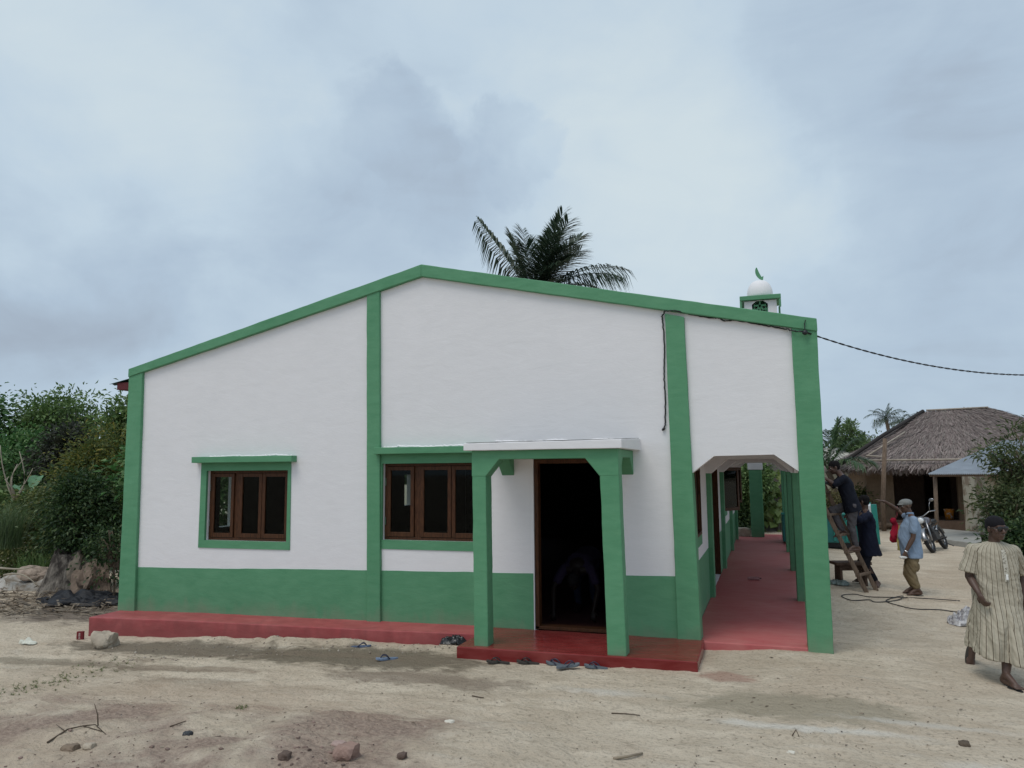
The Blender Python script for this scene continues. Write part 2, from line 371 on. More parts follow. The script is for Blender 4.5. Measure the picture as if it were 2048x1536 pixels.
def sand_mat():
    M = bpy.data.materials.new('sand'); M.use_nodes = True; t = M.node_tree; b = t.nodes['Principled BSDF']; n = t.nodes.new; l = t.links.new
    b.inputs['Specular IOR Level'].default_value = .15
    c = n('ShaderNodeTexCoord'); v = c.outputs['Object']
    def noise(s, d=7, dist=0., sc=(1, 1, 1), rough=.6):
        mp = n('ShaderNodeMapping'); mp.inputs['Scale'].default_value = sc; l(v, mp.inputs[0])
        q = n('ShaderNodeTexNoise'); q.inputs['Scale'].default_value = s; q.inputs['Detail'].default_value = d; q.inputs['Distortion'].default_value = dist; q.inputs['Roughness'].default_value = rough
        l(mp.outputs[0], q.inputs['Vector']); return q.outputs[0]
    def M_(op, a, bb, cl=False):
        q = n('ShaderNodeMath'); q.operation = op; q.use_clamp = cl
        for i, w in ((0, a), (1, bb)):
            if isinstance(w, (int, float)): q.inputs[i].default_value = w
            else: l(w, q.inputs[i])
        return q.outputs[0]
    def rng_(x, a, bb, c0=0., c1=1.):
        q = n('ShaderNodeMapRange'); q.interpolation_type = 'SMOOTHSTEP'; l(x, q.inputs[0])
        q.inputs[1].default_value = a; q.inputs[2].default_value = bb; q.inputs[3].default_value = c0; q.inputs[4].default_value = c1; return q.outputs[0]
    def mixc(f, a, bb):
        q = n('ShaderNodeMix'); q.data_type = 'RGBA'; l(f, q.inputs[0])
        for i, w in ((6, a), (7, bb)):
            if isinstance(w, tuple): q.inputs[i].default_value = (*w, 1)
            else: l(w, q.inputs[i])
        return q.outputs[2]
    big = noise(.45, 6, .6); mid = noise(2.2, 8, .6, (.6, 1.3, 1)); fine = noise(28, 8); grain = noise(190, 3); edge = noise(1.5, 7, .8)
    streak = noise(3.0, 7, .8, (.35, 1.5, 1))
    col = mixc(rng_(mid, .30, .72), (.54, .45, .345), (.70, .60, .475))
    col = mixc(rng_(big, .42, .66, 0, .55), col, (.52, .41, .305))
    col = mixc(rng_(streak, .56, .72, 0, .35), col, (.62, .57, .49))
    col = mixc(rng_(fine, .50, .72, 0, .65), col, (.29, .235, .175)); col = mixc(rng_(noise(6, 8, .6, (.6, 1.5, 1)), .54, .70, 0, .40), col, (.38, .31, .23))
    sp = n('ShaderNodeSeparateXYZ'); l(v, sp.inputs[0]); X, Y = sp.outputs[0], sp.outputs[1]
    wob = M_('ADD', M_('MULTIPLY', M_('SUBTRACT', edge, .5), 1.5), M_('MULTIPLY', M_('SUBTRACT', noise(7.5, 8, .6, (.6, 1.4, 1)), .5), 1.1))
    def blob(cx, cy, rx, ry, inner=.55, outer=1.1, w=1.0):
        dx = M_('MULTIPLY', M_('SUBTRACT', X, cx), 1 / rx); dy = M_('MULTIPLY', M_('SUBTRACT', Y, cy), 1 / ry)
        d = M_('SQRT', M_('ADD', M_('MULTIPLY', dx, dx), M_('MULTIPLY', dy, dy)), 0)
        d = M_('ADD', d, M_('MULTIPLY', wob, w)); return rng_(d, outer, inner)
    # damp soil where wash water ran off the plinth and the porch slab
    for cx, cy, rx, ry, cc, am in ((-7.2, -1.15, 2.2, .42, (.135, .112, .082), .8), (-4.7, -1.25, 1.9, .55, (.150, .125, .088), .85), (-6.4, -2.05, 1.2, .16, (.24, .18, .13), .6),
                                   (-3.5, -1.95, 1.3, .32, (.20, .15, .115), .6), (.05, -2.05, 1.15, .42, (.33, .285, .21), .75), 
                                   (-.5, -1.15, .30, .22, (.32, .13, .10), .5), (-8.6, -2.0, 1.5, .20, (.22, .19, .14), .55), (-11.2, .8, 1.6, 1.0, (.15, .12, .10), .8)):
        col = mixc(M_('MULTIPLY', blob(cx, cy, rx, ry), am), col, cc)
    # slanting run-off streaks between the plinth and the open sand
    mp = n('ShaderNodeMapping'); mp.inputs['Rotation'].default_value = (0, 0, math.radians(-17)); mp.inputs['Scale'].default_value = (.35, 1.9, 1); l(v, mp.inputs[0])
    q = n('ShaderNodeTexNoise'); q.inputs['Scale'].default_value = 1.5; q.inputs['Detail'].default_value = 9; q.inputs['Distortion'].default_value = .5; q.inputs['Roughness'].default_value = .62; l(mp.outputs[0], q.inputs['Vector'])
    zone = M_('MULTIPLY', blob(-6.0, -1.75, 3.9, 1.25, .3, 1.15, .5), rng_(q.outputs[0], .47, .62)); col = mixc(M_('MULTIPLY', zone, .75), col, (.235, .185, .135))
    # pale dry wash marks and cement dust
    for cx, cy, rx, ry, am in ((.25, -2.62, .9, .10, .7), (1.1, -2.25, .8, .09, .5), (-1.6, -1.95, .7, .12, .5), (1.3, -3.1, .25, .10, .5), (-.3, -2.55, .25, .09, .6)):
        col = mixc(M_('MULTIPLY', blob(cx, cy, rx, ry, .2, 1.2, .7), am), col, (.70, .665, .60))
    # reddish earth in the foreground, left
    red = M_('MULTIPLY', M_('MULTIPLY', rng_(M_('ADD', Y, M_('MULTIPLY', wob, .9)), -3.05, -3.5), rng_(M_('ADD', X, M_('MULTIPLY', wob, .8)), -1.9, -2.9)), rng_(noise(.9, 5, .6), .36, .56))
    col = mixc(M_('MULTIPLY', red, .85), col, mixc(rng_(fine, .38, .64), (.235, .165, .135), (.41, .305, .245)))
    pinkish = M_('MULTIPLY', blob(-5.2, -3.0, 2.6, .75, .2, 1.2, .8), .4); col = mixc(pinkish, col, (.46, .34, .25))
    dk = rng_(noise(11, 8, .5), .60, .70, 0, .5); col = mixc(M_('MULTIPLY', dk, rng_(big, .45, .6)), col, (.16, .13, .11))
    sp2 = rng_(grain, .62, .74, 0, .5); col = mixc(sp2, col, (.15, .125, .105))
    sp3 = rng_(noise(120, 3), .66, .74, 0, .5); col = mixc(sp3, col, (.62, .58, .52))
    l(col, b.inputs['Base Color']); b.inputs['Roughness'].default_value = .95
    h = M_('ADD', M_('MULTIPLY', fine, 1.0), M_('ADD', M_('MULTIPLY', grain, .28), M_('MULTIPLY', noise(8, 6, .4, (.7, 1.3, 1)), 1.6)))
    bp = n('ShaderNodeBump'); bp.inputs['Strength'].default_value = .9; bp.inputs['Distance'].default_value = .04; l(h, bp.inputs['Height']); l(bp.outputs[0], b.inputs['Normal'])
    return M
SAND = sand_mat()
g = link_mesh('ground', np.stack([GX, GY, GZ], -1).reshape(-1, 3), gf, SAND, smooth=True); g['kind'] = 'structure'

# ------------------------------------------------------------------ mosque
WAVE = bpy.data.textures.new('hand_plaster', 'CLOUDS'); WAVE.noise_scale = .30; WAVE.noise_depth = 3
def uneven(o, lv=5, amp=.013):
    """edges and faces a little out of true, as floated by hand"""
    s = o.modifiers.new('cuts', 'SUBSURF'); s.subdivision_type = 'SIMPLE'; s.levels = s.render_levels = lv
    d = o.modifiers.new('wave', 'DISPLACE'); d.texture = WAVE; d.texture_coords = 'LOCAL'; d.strength = amp; d.mid_level = .5
    return o
mosque = thing('mosque', 'white single-storey mosque with green trim, red plinth and small porch over its open door', 'building', (-4.45, 0.1, 0))
WP = .05                                        # front plane of the white wall; pilasters stand at y = 0
def fz(px, py, y=WP):
    p = yp(px, py, y); return (p[0], p[2])
w1 = [fz(411, 1080.5), fz(573, 1081), fz(574, 940), fz(412, 940)]
w1x0, w1x1, w1z0, w1z1 = -7.99, -6.56, w1[0][1], w1[2][1]
w2x0, w2x1, w2z0, w2z1 = fz(765, 928)[0], -3.62, fz(764, 1080)[1], fz(766, 927)[1]
dx0, dx1, dzt = -2.87, -1.88, fz(1067, 918)[1]
RIDGE = -4.45
def rooftop(x, py_l=(258, 738), py_r=(1632, 637)):
    a = yp(*py_l); r = yp(843, 529); b = yp(*py_r)
    return float(np.interp(x, [a[0], r[0], b[0]], [a[2], r[2], b[2]]))
AL, AT1, AT2, AR = fz(1383, 947), fz(1428, 912), fz(1548, 909), fz(1598, 943)
outer = [(-9.46, -.12), (-.96, -.12), (-.96, AL[1] - .05), (AL[0], AL[1]), AT1, AT2, AR, (.38, AR[1] - .02), (.38, rooftop(.38) - .06), (RIDGE, rooftop(RIDGE) - .06), (-9.46, rooftop(-9.46) - .06)]
def rect(x0, x1, z0, z1): return [(x0, z0), (x1, z0), (x1, z1), (x0, z1)]
plate('facade_wall', outer, [rect(w1x0, w1x1, w1z0, w1z1), rect(w2x0, w2x1, w2z0, w2z1), rect(dx0, dx1, .0, dzt)], WP, .25, WHITE, mosque)
# green dado, its top line sloping slightly as painted
b = MB(); 
def dado(pa, pb, x0, x1):
    za, zb = fz(*pa)[1], fz(*pb)[1]; xa, xb = fz(*pa)[0], fz(*pb)[0]
    z = lambda x: za + (zb - za) * (x - xa) / (xb - xa)
    xs = np.linspace(x1, x0, int((x1 - x0) / .06) + 2); b.prism([(x0, -.1), (x1, -.1)] + [(q, z(q) + .006 * float(fbm(q * 2.1, 3.3, 5, 3)) * 2) for q in xs], 'y', WP - .004, WP + .02)
dado((270, 1135), (733, 1140), -9.4, -5.15); dado((762, 1141), (1067, 1146.5), -5.1, dx0 - .012); dado((1246, 1151), (1349, 1153), dx1 + .012, -1.0)
b.build('dado', GREEN, mosque)
# green coping that follows the roof line
cop = MB()
tl = [yp(258, 738), yp(843, 529), yp(1633, 637)]; bl = [yp(285, 744), yp(843, 553), yp(1583, 655.5)]
L0, A0, R0 = (tl[0][0], tl[0][2]), (tl[1][0], tl[1][2]), (tl[2][0], tl[2][2])
Lb = (L0[0], L0[1] - (bl[0][2] - bl[0][2]) - .13); Ab = (A0[0], bl[1][2]); Rb = (R0[0], bl[2][2] + (bl[2][2] - Ab[1]) / (bl[2][0] - Ab[0]) * (R0[0] - bl[2][0]))
cop.prism([L0, A0, Ab, Lb], 'y', -.014, .27); cop.prism([A0, R0, Rb, Ab], 'y', -.014, .27)
uneven(cop.build('coping', GREEN, mosque, bevel=.008), 6)
# front pilasters and corner columns
def pil(name, pxl, y0, y1, ztop, zbot=-.12):
    """corner pixels bottom-left, bottom-right, top-left, top-right on the plane y0"""
    bl_, br_, tl_, tr_ = [yp(*p, y0) for p in pxl]
    def at(p, q, z): t = (z - p[2]) / (q[2] - p[2]); return p[0] + (q[0] - p[0]) * t
    B = [(at(bl_, tl_, zbot), y0, zbot), (at(br_, tr_, zbot), y0, zbot), (at(br_, tr_, zbot), y1, zbot), (at(bl_, tl_, zbot), y1, zbot)]
    T = [(at(bl_, tl_, ztop[0]), y0, ztop[0]), (at(br_, tr_, ztop[1]), y0, ztop[1]), (at(br_, tr_, ztop[1]), y1, ztop[1]), (at(bl_, tl_, ztop[0]), y1, ztop[0])]
    return uneven(MB().hexa(B, T).build(name, GREEN, mosque, bevel=.01))
pil('corner_column', [(235, 1220), (268, 1222), (257, 760), (284, 760)], 0, .30, (3.58, 3.64), -.35)
pil('pilaster', [(733, 1238), (760, 1239), (733, 590), (758.5, 590)], 0.002, .1, (4.60, 4.64))
pil('pilaster', [(1355, 1277), (1402, 1280), (1330, 640), (1368, 640)], 0.001, .30, (3.96, 3.90))
pil('corner_column', [(1617, 1302), (1668, 1304), (1583, 665), (1634, 665)], 0.003, .262, (3.70, 3.66), -.3)
# window shades, surrounds, windows
def shade(name, x0, x1, z0, z1, d): return uneven(MB().box(x0, x1, WP - d, WP + .02, z0, z1).build(name, GREEN, mosque, bevel=.006), 4, .007)
sy = -.08
shade('window_shade', yp(383, 914, sy)[0], yp(583, 912, sy)[0], yp(383, 926, sy)[2], yp(383, 914, sy)[2], .13)
shade('window_shade', yp(747, 895, sy)[0], -3.42, yp(840, 907, sy)[2], yp(840, 893.5, sy)[2], .13)
s = MB(); o1 = [fz(397, 1095), fz(580, 1100), fz(583, 924), fz(404, 924)]
plate('window_surround', o1, [rect(w1x0 + .003, w1x1 - .003, w1z0 + .003, w1z1 - .003)], WP - .012, WP + .03, GREEN, mosque)
zb2 = fz(850, 1100)[1]
plate('window_surround', [(-5.10, zb2), (-3.46, zb2), (-3.46, w2z1 + .15), (-5.10, w2z1 + .15)], [rect(w2x0 + .003, w2x1 - .003, w2z0 + .003, w2z1 - .003)], WP - .010, WP + .03, GREEN, mosque)
def window(x0, x1, z0, z1, m1, m2, fixed):
    """brown wooden casement: frame with a wide post, three glazed sashes"""
    f = MB(); y0, y1 = WP + .075, WP + .145; t = .036
    f.box(x0, x0 + t, y0, y1, z0, z1); f.box(x1 - t, x1, y0, y1, z0, z1)
    f.box(x0 + t, x1 - t, y0, y1, z1 - t, z1); f.box(x0 + t, x1 - t, y0, y1, z0, z0 + t)
    f.box(m1 - .045, m1 + .045, y0 + .012, y1, z0 + t, z1 - t)
    w = f.build('window', WOOD, mosque, bevel=.004)
    for a, c in ((x0 + t, m1 - .045), (m1 + .045, m2), (m2, x1 - t)):
        q = MB(); ys, ye = y0 - .012, y0 + .030; sw = .052; a += .004; c -= .004; zz0, zz1 = z0 + t + .004, z1 - t - .004
        q.box(a, a + sw, ys, ye, zz0, zz1); q.box(c - sw, c, ys, ye, zz0, zz1)
        q.box(a + sw, c - sw, ys + .002, ye, zz1 - sw, zz1); q.box(a + sw, c - sw, ys + .002, ye, zz0, zz0 + sw + .01)
        q.build('sash', WOOD, w, bevel=.004)
        MB().box(a + sw - .01, c - sw + .01, ys + .018, ys + .023, zz0 + sw, zz1 - sw + .01).build('pane', GLASS, w)
    for zz in (z0 + .25, z1 - .25):
        for xx in (x0 + .012, x1 - .024): MB().box(xx, xx + .012, y0 - .016, y0 + .004, zz - .05, zz + .05).build('hinge', CHROME, w)
    return w
window(w1x0 + .004, w1x1 - .004, w1z0 + .004, w1z1 - .004, fz(467, 1000)[0], fz(518, 1000)[0], 0)
window(w2x0 + .004, w2x1 - .004, w2z0 + .004, w2z1 - .004, fz(830, 1000)[0], fz(899, 1000)[0], 0)
# door frame and the leaf folded back inside
f = MB(); dy0, dy1 = WP + .02, WP + .14
f.box(dx0 + .003, dx0 + .055, dy0, dy1, .05, dzt - .003); f.box(dx1 - .055, dx1 - .003, dy0, dy1, .05, dzt - .003); f.box(dx0 + .055, dx1 - .055, dy0, dy1, dzt - .06, dzt - .003)
f.box(dx0 + .003, dx1 - .003, dy0, dy1 + .05, .046, .085)
df = f.build('door_frame', WOOD, mosque, bevel=.004)
lf = MB().box(dx1 - .05, dx1 - .008, dy1 + .01, dy1 + .92, .09, dzt - .07)
for zz in (.2, .85, 1.5): lf.box(dx1 - .062, dx1 - .05, dy1 + .12, dy1 + .82, zz, zz + .5)
lf.build('door', WOOD, mosque, bevel=.006)
# porch: slab on posts, beams with haunches
PY = -1.0; PZ = 2.28
slab = MB()
slab.hexa([(-3.46, -1.10, -.3), (-.775, -1.03, -.3), (-.79, .04, -.3), (-3.46, .04, -.3)], [(-3.46, -1.10, .045), (-.775, -1.03, .045), (-.79, .04, .045), (-3.46, .04, .045)])
M = plaster('wet_red_floor', (.170, .017, .017), (.29, .068, .062), .55, rough=.24, bump=.25)
uneven(slab.build('porch_floor', M, mosque, bevel=.012))
def post(pl, pr, ptl, ptr, ztop):
    a, c = yp(*pl, PY), yp(*pr, PY); d, e_ = yp(*ptl, PY), yp(*ptr, PY); z0 = .03
    x = lambda p, q, z: p[0] + (q[0] - p[0]) * (z - p[2]) / (q[2] - p[2])
    B = [(x(a, d, z0), PY, z0), (x(c, e_, z0), PY, z0), (x(c, e_, z0), PY + .2, z0), (x(a, d, z0), PY + .2, z0)]
    T = [(x(a, d, ztop), PY, ztop), (x(c, e_, ztop), PY, ztop), (x(c, e_, ztop), PY + .2, ztop), (x(a, d, ztop), PY + .2, ztop)]
    uneven(MB().hexa(B, T).build('porch_post', GREEN, mosque, bevel=.012)); return T
TL = post((948, 1293), (976, 1294), (943.5, 910), (971, 910), 2.1)
TR = post((1214.7, 1309), (1253, 1311), (1197.5, 905), (1235.5, 905), 2.1)
zt = yp(1236, 896, PY)[2]; zt0 = yp(944, 902, PY)[2]; zb = yp(1080, 917.5, PY)[2]; zh = yp(971, 953, PY)[2]
xl, xl2, xr2, xr = TL[0][0] - .002, TL[1][0], TR[0][0], TR[1][0] + .002
top = (zt + zt0) / 2
ch1 = yp(998, 920, PY)[0]; ch2 = yp(1170, 917, PY)[0]
MB().prism([(xl, top), (xl, zh), (xl2, zh), (ch1, zb), (ch2, zb), (xr2, zh), (xr, zh), (xr, top)], 'y', PY - .003, PY + .203).build('porch_beam', GREEN, mosque, bevel=.008)
for x0, x1 in ((xl + .01, xl2 + .004), (xr2 - .004, xr - .01)):
    MB().prism([(PY + .18, top - .004), (PY + .18, zh + .02), (PY + .34, zb + .01), (-.16, zb + .01), (WP + .005, zb - .20), (WP + .005, top - .004)], 'x', x0, x1).build('porch_beam', GREEN, mosque, bevel=.008)
cy = PY - .07
can = MB(); c0, c1 = yp(926.5, 886, cy), yp(1243, 878, cy); zc0, zc1 = yp(926.5, 900, cy)[2], yp(1243, 891.5, cy)[2]
can.hexa([(c0[0], cy, top - .001), (c1[0], cy, top - .001), (c1[0] + .03, WP + .01, top - .001), (c0[0], WP + .01, top - .001)], [(c0[0], cy, c0[2] - .005), (c1[0], cy, c1[2]), (c1[0] + .03, WP + .01, c1[2] + .045), (c0[0], WP + .01, c0[2] + .045)])
uneven(can.build('porch_canopy', WHITE, mosque, bevel=.008), 5, .009)
MB().hexa([(c0[0] + .03, cy + .03, c0[2] - .002), (c1[0] - .01, cy + .02, c1[2] + .002), (c1[0] + .015, WP - .004, c1[2] + .044), (c0[0] + .02, WP - .004, c0[2] + .044)], [(c0[0] + .02, cy + .02, c0[2] + .003), (c1[0] - .01, cy + .02, c1[2] + .007), (c1[0] + .015, WP - .004, c1[2] + .050), (c0[0] + .02, WP - .004, c0[2] + .050)]).build('canopy_bounce_cover', mat('bounce_cover_grey', (.20, .195, .185), .95, .1, var=.3), mosque)  # added grey sheet on the unseen top, cuts sunlight bouncing onto the wall
# lumpy mortar where shades and canopy meet the wall
def fillet(x0, x1, z, r, seed):
    R = np.random.default_rng(seed); n = 70; xs = np.linspace(x0, x1, n); P = np.stack([xs, np.full(n, WP + .004), z + R.normal(0, r * .25, n) + .006 * np.sin(xs * 9)], 1)
    MB().tube(P, r * (.75 + .5 * R.random(n)), 7).build('mortar_fillet', WHITE, mosque, smooth=True)
fillet(c0[0], c1[0] + .02, c0[2] + .045, .016, 1); fillet(-7.95, -6.5, yp(383, 914, sy)[2] + .004, .014, 2); fillet(-5.02, c0[0] + .05, yp(840, 893.5, sy)[2] + .005, .016, 3)
# plinth along the front, stepping forward at the left end
pts_top = [gp(178, 1234.5, -.04), gp(340, 1240, -.02), gp(746, 1260, .02), gp(950, 1267.5, .042)]
pl = MB(); q = [(p[0], p[1], p[2]) for p in pts_top]; q[0] = (q[0][0] - .0, q[0][1], -.04)
n = len(q); back = [(q[0][0] - .02, .45, -.04)] + [(p[0], .12, p[2] + .012) for p in q[1:]]
V = q + back + [(x, y, -.7) for x, y, z in q] + [(x, y, -.7) for x, y, z in back]
F = []
for i in range(n - 1):
    F += [(i, i + 1, n + i + 1, n + i), (2 * n + i, 2 * n + i + 1, i + 1, i), (n + i, n + i + 1, 3 * n + i + 1, 3 * n + i), (2 * n + i + 1, 2 * n + i, 3 * n + i, 3 * n + i + 1)]
F += [(0, n, 3 * n, 2 * n), (n - 1, 2 * n - 1, 4 * n - 1, 3 * n - 1)]
pl.add(V, F); uneven(pl.build('plinth', REDP, mosque, bevel=.012))
# verandah: floor, inner wall with windows and door, arcade, ceiling
END = 13.6; IWX = -.94
cf = MB(); a = gp(1404, 1293, .0); c = gp(1617, 1305, 0.)
cf.box(-.83, .347, .012, .30, -.3, .032); cf.box(-.936, .60, .27, END + 1.0, -.3, .0318); cf.build('verandah_floor', REDF, mosque, bevel=.01)
CY = [3.3, 6.9, 10.4, 13.45]
iw = [(.1, -.2), (END, -.2), (END, 3.4), (.1, 3.4)]
ow = [rect(.42, 1.85, 1.12, 2.06), rect(3.50, 5.90, .04, 2.12), rect(7.35, 9.0, 1.12, 2.06), rect(11.2, 12.6, 1.12, 2.06)]
plate('verandah_wall', iw, ow, IWX, IWX - .2, WHITE, mosque, axis='x')
dd = MB()
for y0, y1 in ((.2, 3.485), (5.915, END - .01)): dd.box(IWX - .02, IWX + .004, y0, y1, -.1, .80)
dd.build('dado', GREEN, mosque)
for y0, y1, z0, z1 in ((.42, 1.85, 1.12, 2.06), (7.35, 9.0, 1.12, 2.06), (11.2, 12.6, 1.12, 2.06)):
    plate('window_surround', rect(y0 - .1, y1 + .1, z0 - .14, z1 + .1), [rect(y0 + .002, y1 - .002, z0 + .002, z1 - .002)], IWX + .012, IWX - .03, GREEN, mosque, axis='x')
    f = MB(); t = .05
    for u0, u1, v0, v1 in ((y0, y0 + t, z0, z1), (y1 - t, y1, z0, z1), (y0 + t, y1 - t, z1 - t, z1), (y0 + t, y1 - t, z0, z0 + t), ((y0 + y1) / 2 - .04, (y0 + y1) / 2 + .04, z0 + t, z1 - t)): f.box(IWX - .06, IWX + .022, u0 + .003, u1 - .003, v0 + .003, v1 - .003)
    w = f.build('window', WOOD, mosque, bevel=.004)
    MB().box(IWX - .022, IWX - .017, y0 + t, y1 - t, z0 + t, z1 - t).build('pane', GLASS, w)
def open_sash(y, z0, z1, wd, ang):
    s_ = MB(); u = np.array([math.cos(ang), math.sin(ang), 0]); nrm = np.array([-u[1], u[0], 0]) * .02
    def bar(a0, a1, v0, v1):
        c_ = np.array([IWX + .01, y, 0]); P = [c_ + u * a0 - nrm, c_ + u * a1 - nrm, c_ + u * a1 + nrm, c_ + u * a0 + nrm]
        s_.hexa([p + [0, 0, v0] for p in P], [p + [0, 0, v1] for p in P])
    bar(0, .07, z0, z1); bar(wd - .07, wd, z0, z1); bar(.07, wd - .07, z0, z0 + .07); bar(.07, wd - .07, z1 - .07, z1)
    w = s_.build('window', WOOD, mosque, bevel=.004); w['label'] = 'window sash swung open into the verandah'
    p_ = MB(); c_ = np.array([IWX + .01, y, 0]); k = nrm * .15; P = [c_ + u * .07 - k, c_ + u * (wd - .07) - k, c_ + u * (wd - .07) + k, c_ + u * .07 + k]
    p_.hexa([p + [0, 0, z0 + .07] for p in P], [p + [0, 0, z1 - .07] for p in P]); p_.build('pane', GLASS, w)
open_sash(7.40, 1.14, 2.06, .66, math.radians(62)); open_sash(11.25, 1.14, 2.06, .6, math.radians(66))
f = MB(); f.box(IWX - .196, IWX + .016, 3.503, 3.55, .04, 2.117); f.box(IWX - .196, IWX + .016, 5.85, 5.897, .04, 2.117); f.box(IWX - .196, IWX + .016, 3.55, 5.85, 2.07, 2.117)
f.build('door_frame', WOOD, mosque, bevel=.004)
MB().box(IWX - .185, IWX - .145, 3.553, 4.697, .045, 2.067).build('door', WOOD, mosque); MB().box(IWX - .185, IWX - .145, 4.703, 5.847, .045, 2.067).build('door', WOOD, mosque)
for y in CY:
    MB().box(IWX - .05, IWX + .075, y - .13, y + .13, -.1, 1.97).build('pilaster', GREEN, mosque, bevel=.008)
    MB().box(.345, .605, y - .13, y + .13, -.3, 1.97).build('arcade_column', GREEN, mosque, bevel=.01)
    zs, zt_ = 1.965, 2.185
    MB().prism([(IWX - .01, 3.2), (IWX - .01, zs), (IWX + .078, zs), (-.60, zt_), (.09, zt_), (.342, zs), (.608, zs), (.608, 3.2)], 'y', y - .132, y + .132).build('cross_arch', WHITE, mosque, bevel=.006)
ends = [.27] + CY
for i in range(4):
    y0, y1 = ends[i] + (0 if i == 0 else .132), ends[i + 1] - .132
    MB().prism([(y0, 3.3), (y0, 1.96), (y0 + .3, 2.18), (y1 - .3, 2.18), (y1, 1.96), (y1, 3.3)], 'x', .38, .60).build('side_arch', WHITE, mosque, bevel=.006)
MB().box(IWX - .05, .6, .25, END, 2.75, 2.79).build('verandah_ceiling', mat('ceiling_board', (.45, .42, .41), .9, var=.1), mosque)
# a lone column on the rear corner terrace
MB().box(-.53, -.17, 14.25, 14.55, -.2, 1.99).build('arcade_column', GREEN, mosque, bevel=.01)
MB().box(-.56, -.14, 14.22, 14.58, 1.99, 2.4).build('column_head', WHITE, mosque, bevel=.008)
MB().box(-.85, .58, END + 1.004, 15.4, -.3, .028).build('rear_terrace', REDF, mosque, bevel=.01)
# outer walls, inside floor, roof
lw = [(.2, -.5), (END, -.5), (END, 3.35), (.2, 3.35)]
LWX = -9.40
lwh = [rect(1.82, 2.30, 1.08, 1.98), rect(9.05, 9.62, 1.12, 1.94)]
ra_, rb_ = yp(1064, 965, END - .2), yp(1079, 965, END - .2); rwh = [rect(float(ra_[0]), float(rb_[0]), float(yp(1076, 998, END - .2)[2]), float(yp(1076, 940, END - .2)[2]))]
plate('side_wall', lw, lwh, LWX, LWX + .2, WHITE, mosque, axis='x')
plate('rear_wall', [(-9.35, -.4), (IWX - .1, -.4), (IWX - .1, 3.4), (RIDGE, 4.4), (-9.35, 3.35)], rwh, END - .2, END, WHITE, mosque)
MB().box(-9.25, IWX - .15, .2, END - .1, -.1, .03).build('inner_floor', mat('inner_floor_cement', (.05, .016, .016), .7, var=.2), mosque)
plate('inner_wall', [(.26, .03), (END - .21, .03), (END - .21, 3.0), (.26, 3.0)], lwh, LWX + .204, LWX + .214, INNER, mosque, axis='x')  # thin near-black sheets added inside the white walls to keep the room dark
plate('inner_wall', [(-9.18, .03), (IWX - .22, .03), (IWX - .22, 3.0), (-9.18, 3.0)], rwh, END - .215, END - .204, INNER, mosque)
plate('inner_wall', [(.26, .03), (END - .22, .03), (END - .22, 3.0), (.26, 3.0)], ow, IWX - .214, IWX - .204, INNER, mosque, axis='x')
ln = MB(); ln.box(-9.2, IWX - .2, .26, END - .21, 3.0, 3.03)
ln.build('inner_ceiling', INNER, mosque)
rf = MB(); RX0, RX1 = float(yp(226, 769, .35)[0]), .63
zl = float(yp(226, 769, .35)[2]); zr = 3.50; zk = 4.56
def slope(x0, z0, x1, z1, y0=.28, y1=14.0, k=90):
    ys = np.linspace(y0, y1, k * 3); w = .012 * np.sin(np.arange(k * 3) * 2 * np.pi / 3)
    V = np.concatenate([np.stack([np.full_like(ys, x0), ys, z0 + w], 1), np.stack([np.full_like(ys, x1), ys, z1 + w], 1), np.stack([np.full_like(ys, x0), ys, z0 + w - .006], 1), np.stack([np.full_like(ys, x1), ys, z1 + w - .006], 1)])
    n_ = len(ys); Fq = []
    for i in range(n_ - 1): Fq += [(i, i + 1, n_ + i + 1, n_ + i), (2 * n_ + i + 1, 2 * n_ + i, 3 * n_ + i, 3 * n_ + i + 1)]
    Fq += [(0, n_, 3 * n_, 2 * n_), (n_ - 1, 3 * n_ - 1, 4 * n_ - 1, 2 * n_ - 1)]
    Fq += [(i + 1, i, 2 * n_ + i, 2 * n_ + i + 1) for i in range(n_ - 1)] + [(n_ + i, n_ + i + 1, 3 * n_ + i + 1, 3 * n_ + i) for i in range(n_ - 1)]
    rf.add(V, Fq)
slope(RX0, zl, RIDGE, zk); slope(RX1 - .06, zr, RIDGE, zk)
ro = rf.build('roof', mat('dark_green_sheet', (.035, .075, .07), .45, .5, .2, var=.2), mosque)
MB().box(RX0 + .14, LWX + .01, .30, 13.9, zl - .10, zl + .015).build('fascia', mat('maroon_board', (.11, .018, .022), .6, var=.2), ro)
# minaret at the rear corner
ty = 11.6; tx0, tx1 = float(yp(1488, 600, ty)[0]), float(yp(1553, 600, ty)[0]); tw = tx1 - tx0; tc_ = (tx0 + tx1) / 2
zc = float(yp(1520, 601, ty - .1)[2]); zt_ = float(yp(1520, 590, ty - .1)[2])
mn = MB(); mz = zc - .15
plate_m = [(tx0, 2.9), (tx1, 2.9), (tx1, zc + .02), (tx0, zc + .02)]
ax0, ax1 = float(yp(1504, 615, ty)[0]), float(yp(1536, 615, ty)[0]); apz = float(yp(1520, 597, ty)[2]); spz = float(yp(1520, 608, ty)[2])
arch = [(ax0, apz - 1.0), (ax1, apz - 1.0), (ax1, spz), ((ax0 + ax1) / 2, apz), (ax0, spz)]
mi = plate('minaret', plate_m, [arch], ty, ty + .12, WHITE, mosque)
me2 = MB(); me2.box(tx0, tx0 + .12, ty + .12, ty + tw, 2.9, zc + .02); me2.box(tx1 - .12, tx1, ty + .12, ty + tw, 2.9, zc + .02); me2.box(tx0 + .12, tx1 - .12, ty + tw - .12, ty + tw, 2.9, zc + .02)
me2.build('minaret_wall', WHITE, mi)
co = MB(); o_ = .11
co.box(tx0 - o_, tx1 + o_, ty - o_, ty + tw + o_, zc + .03, zt_)
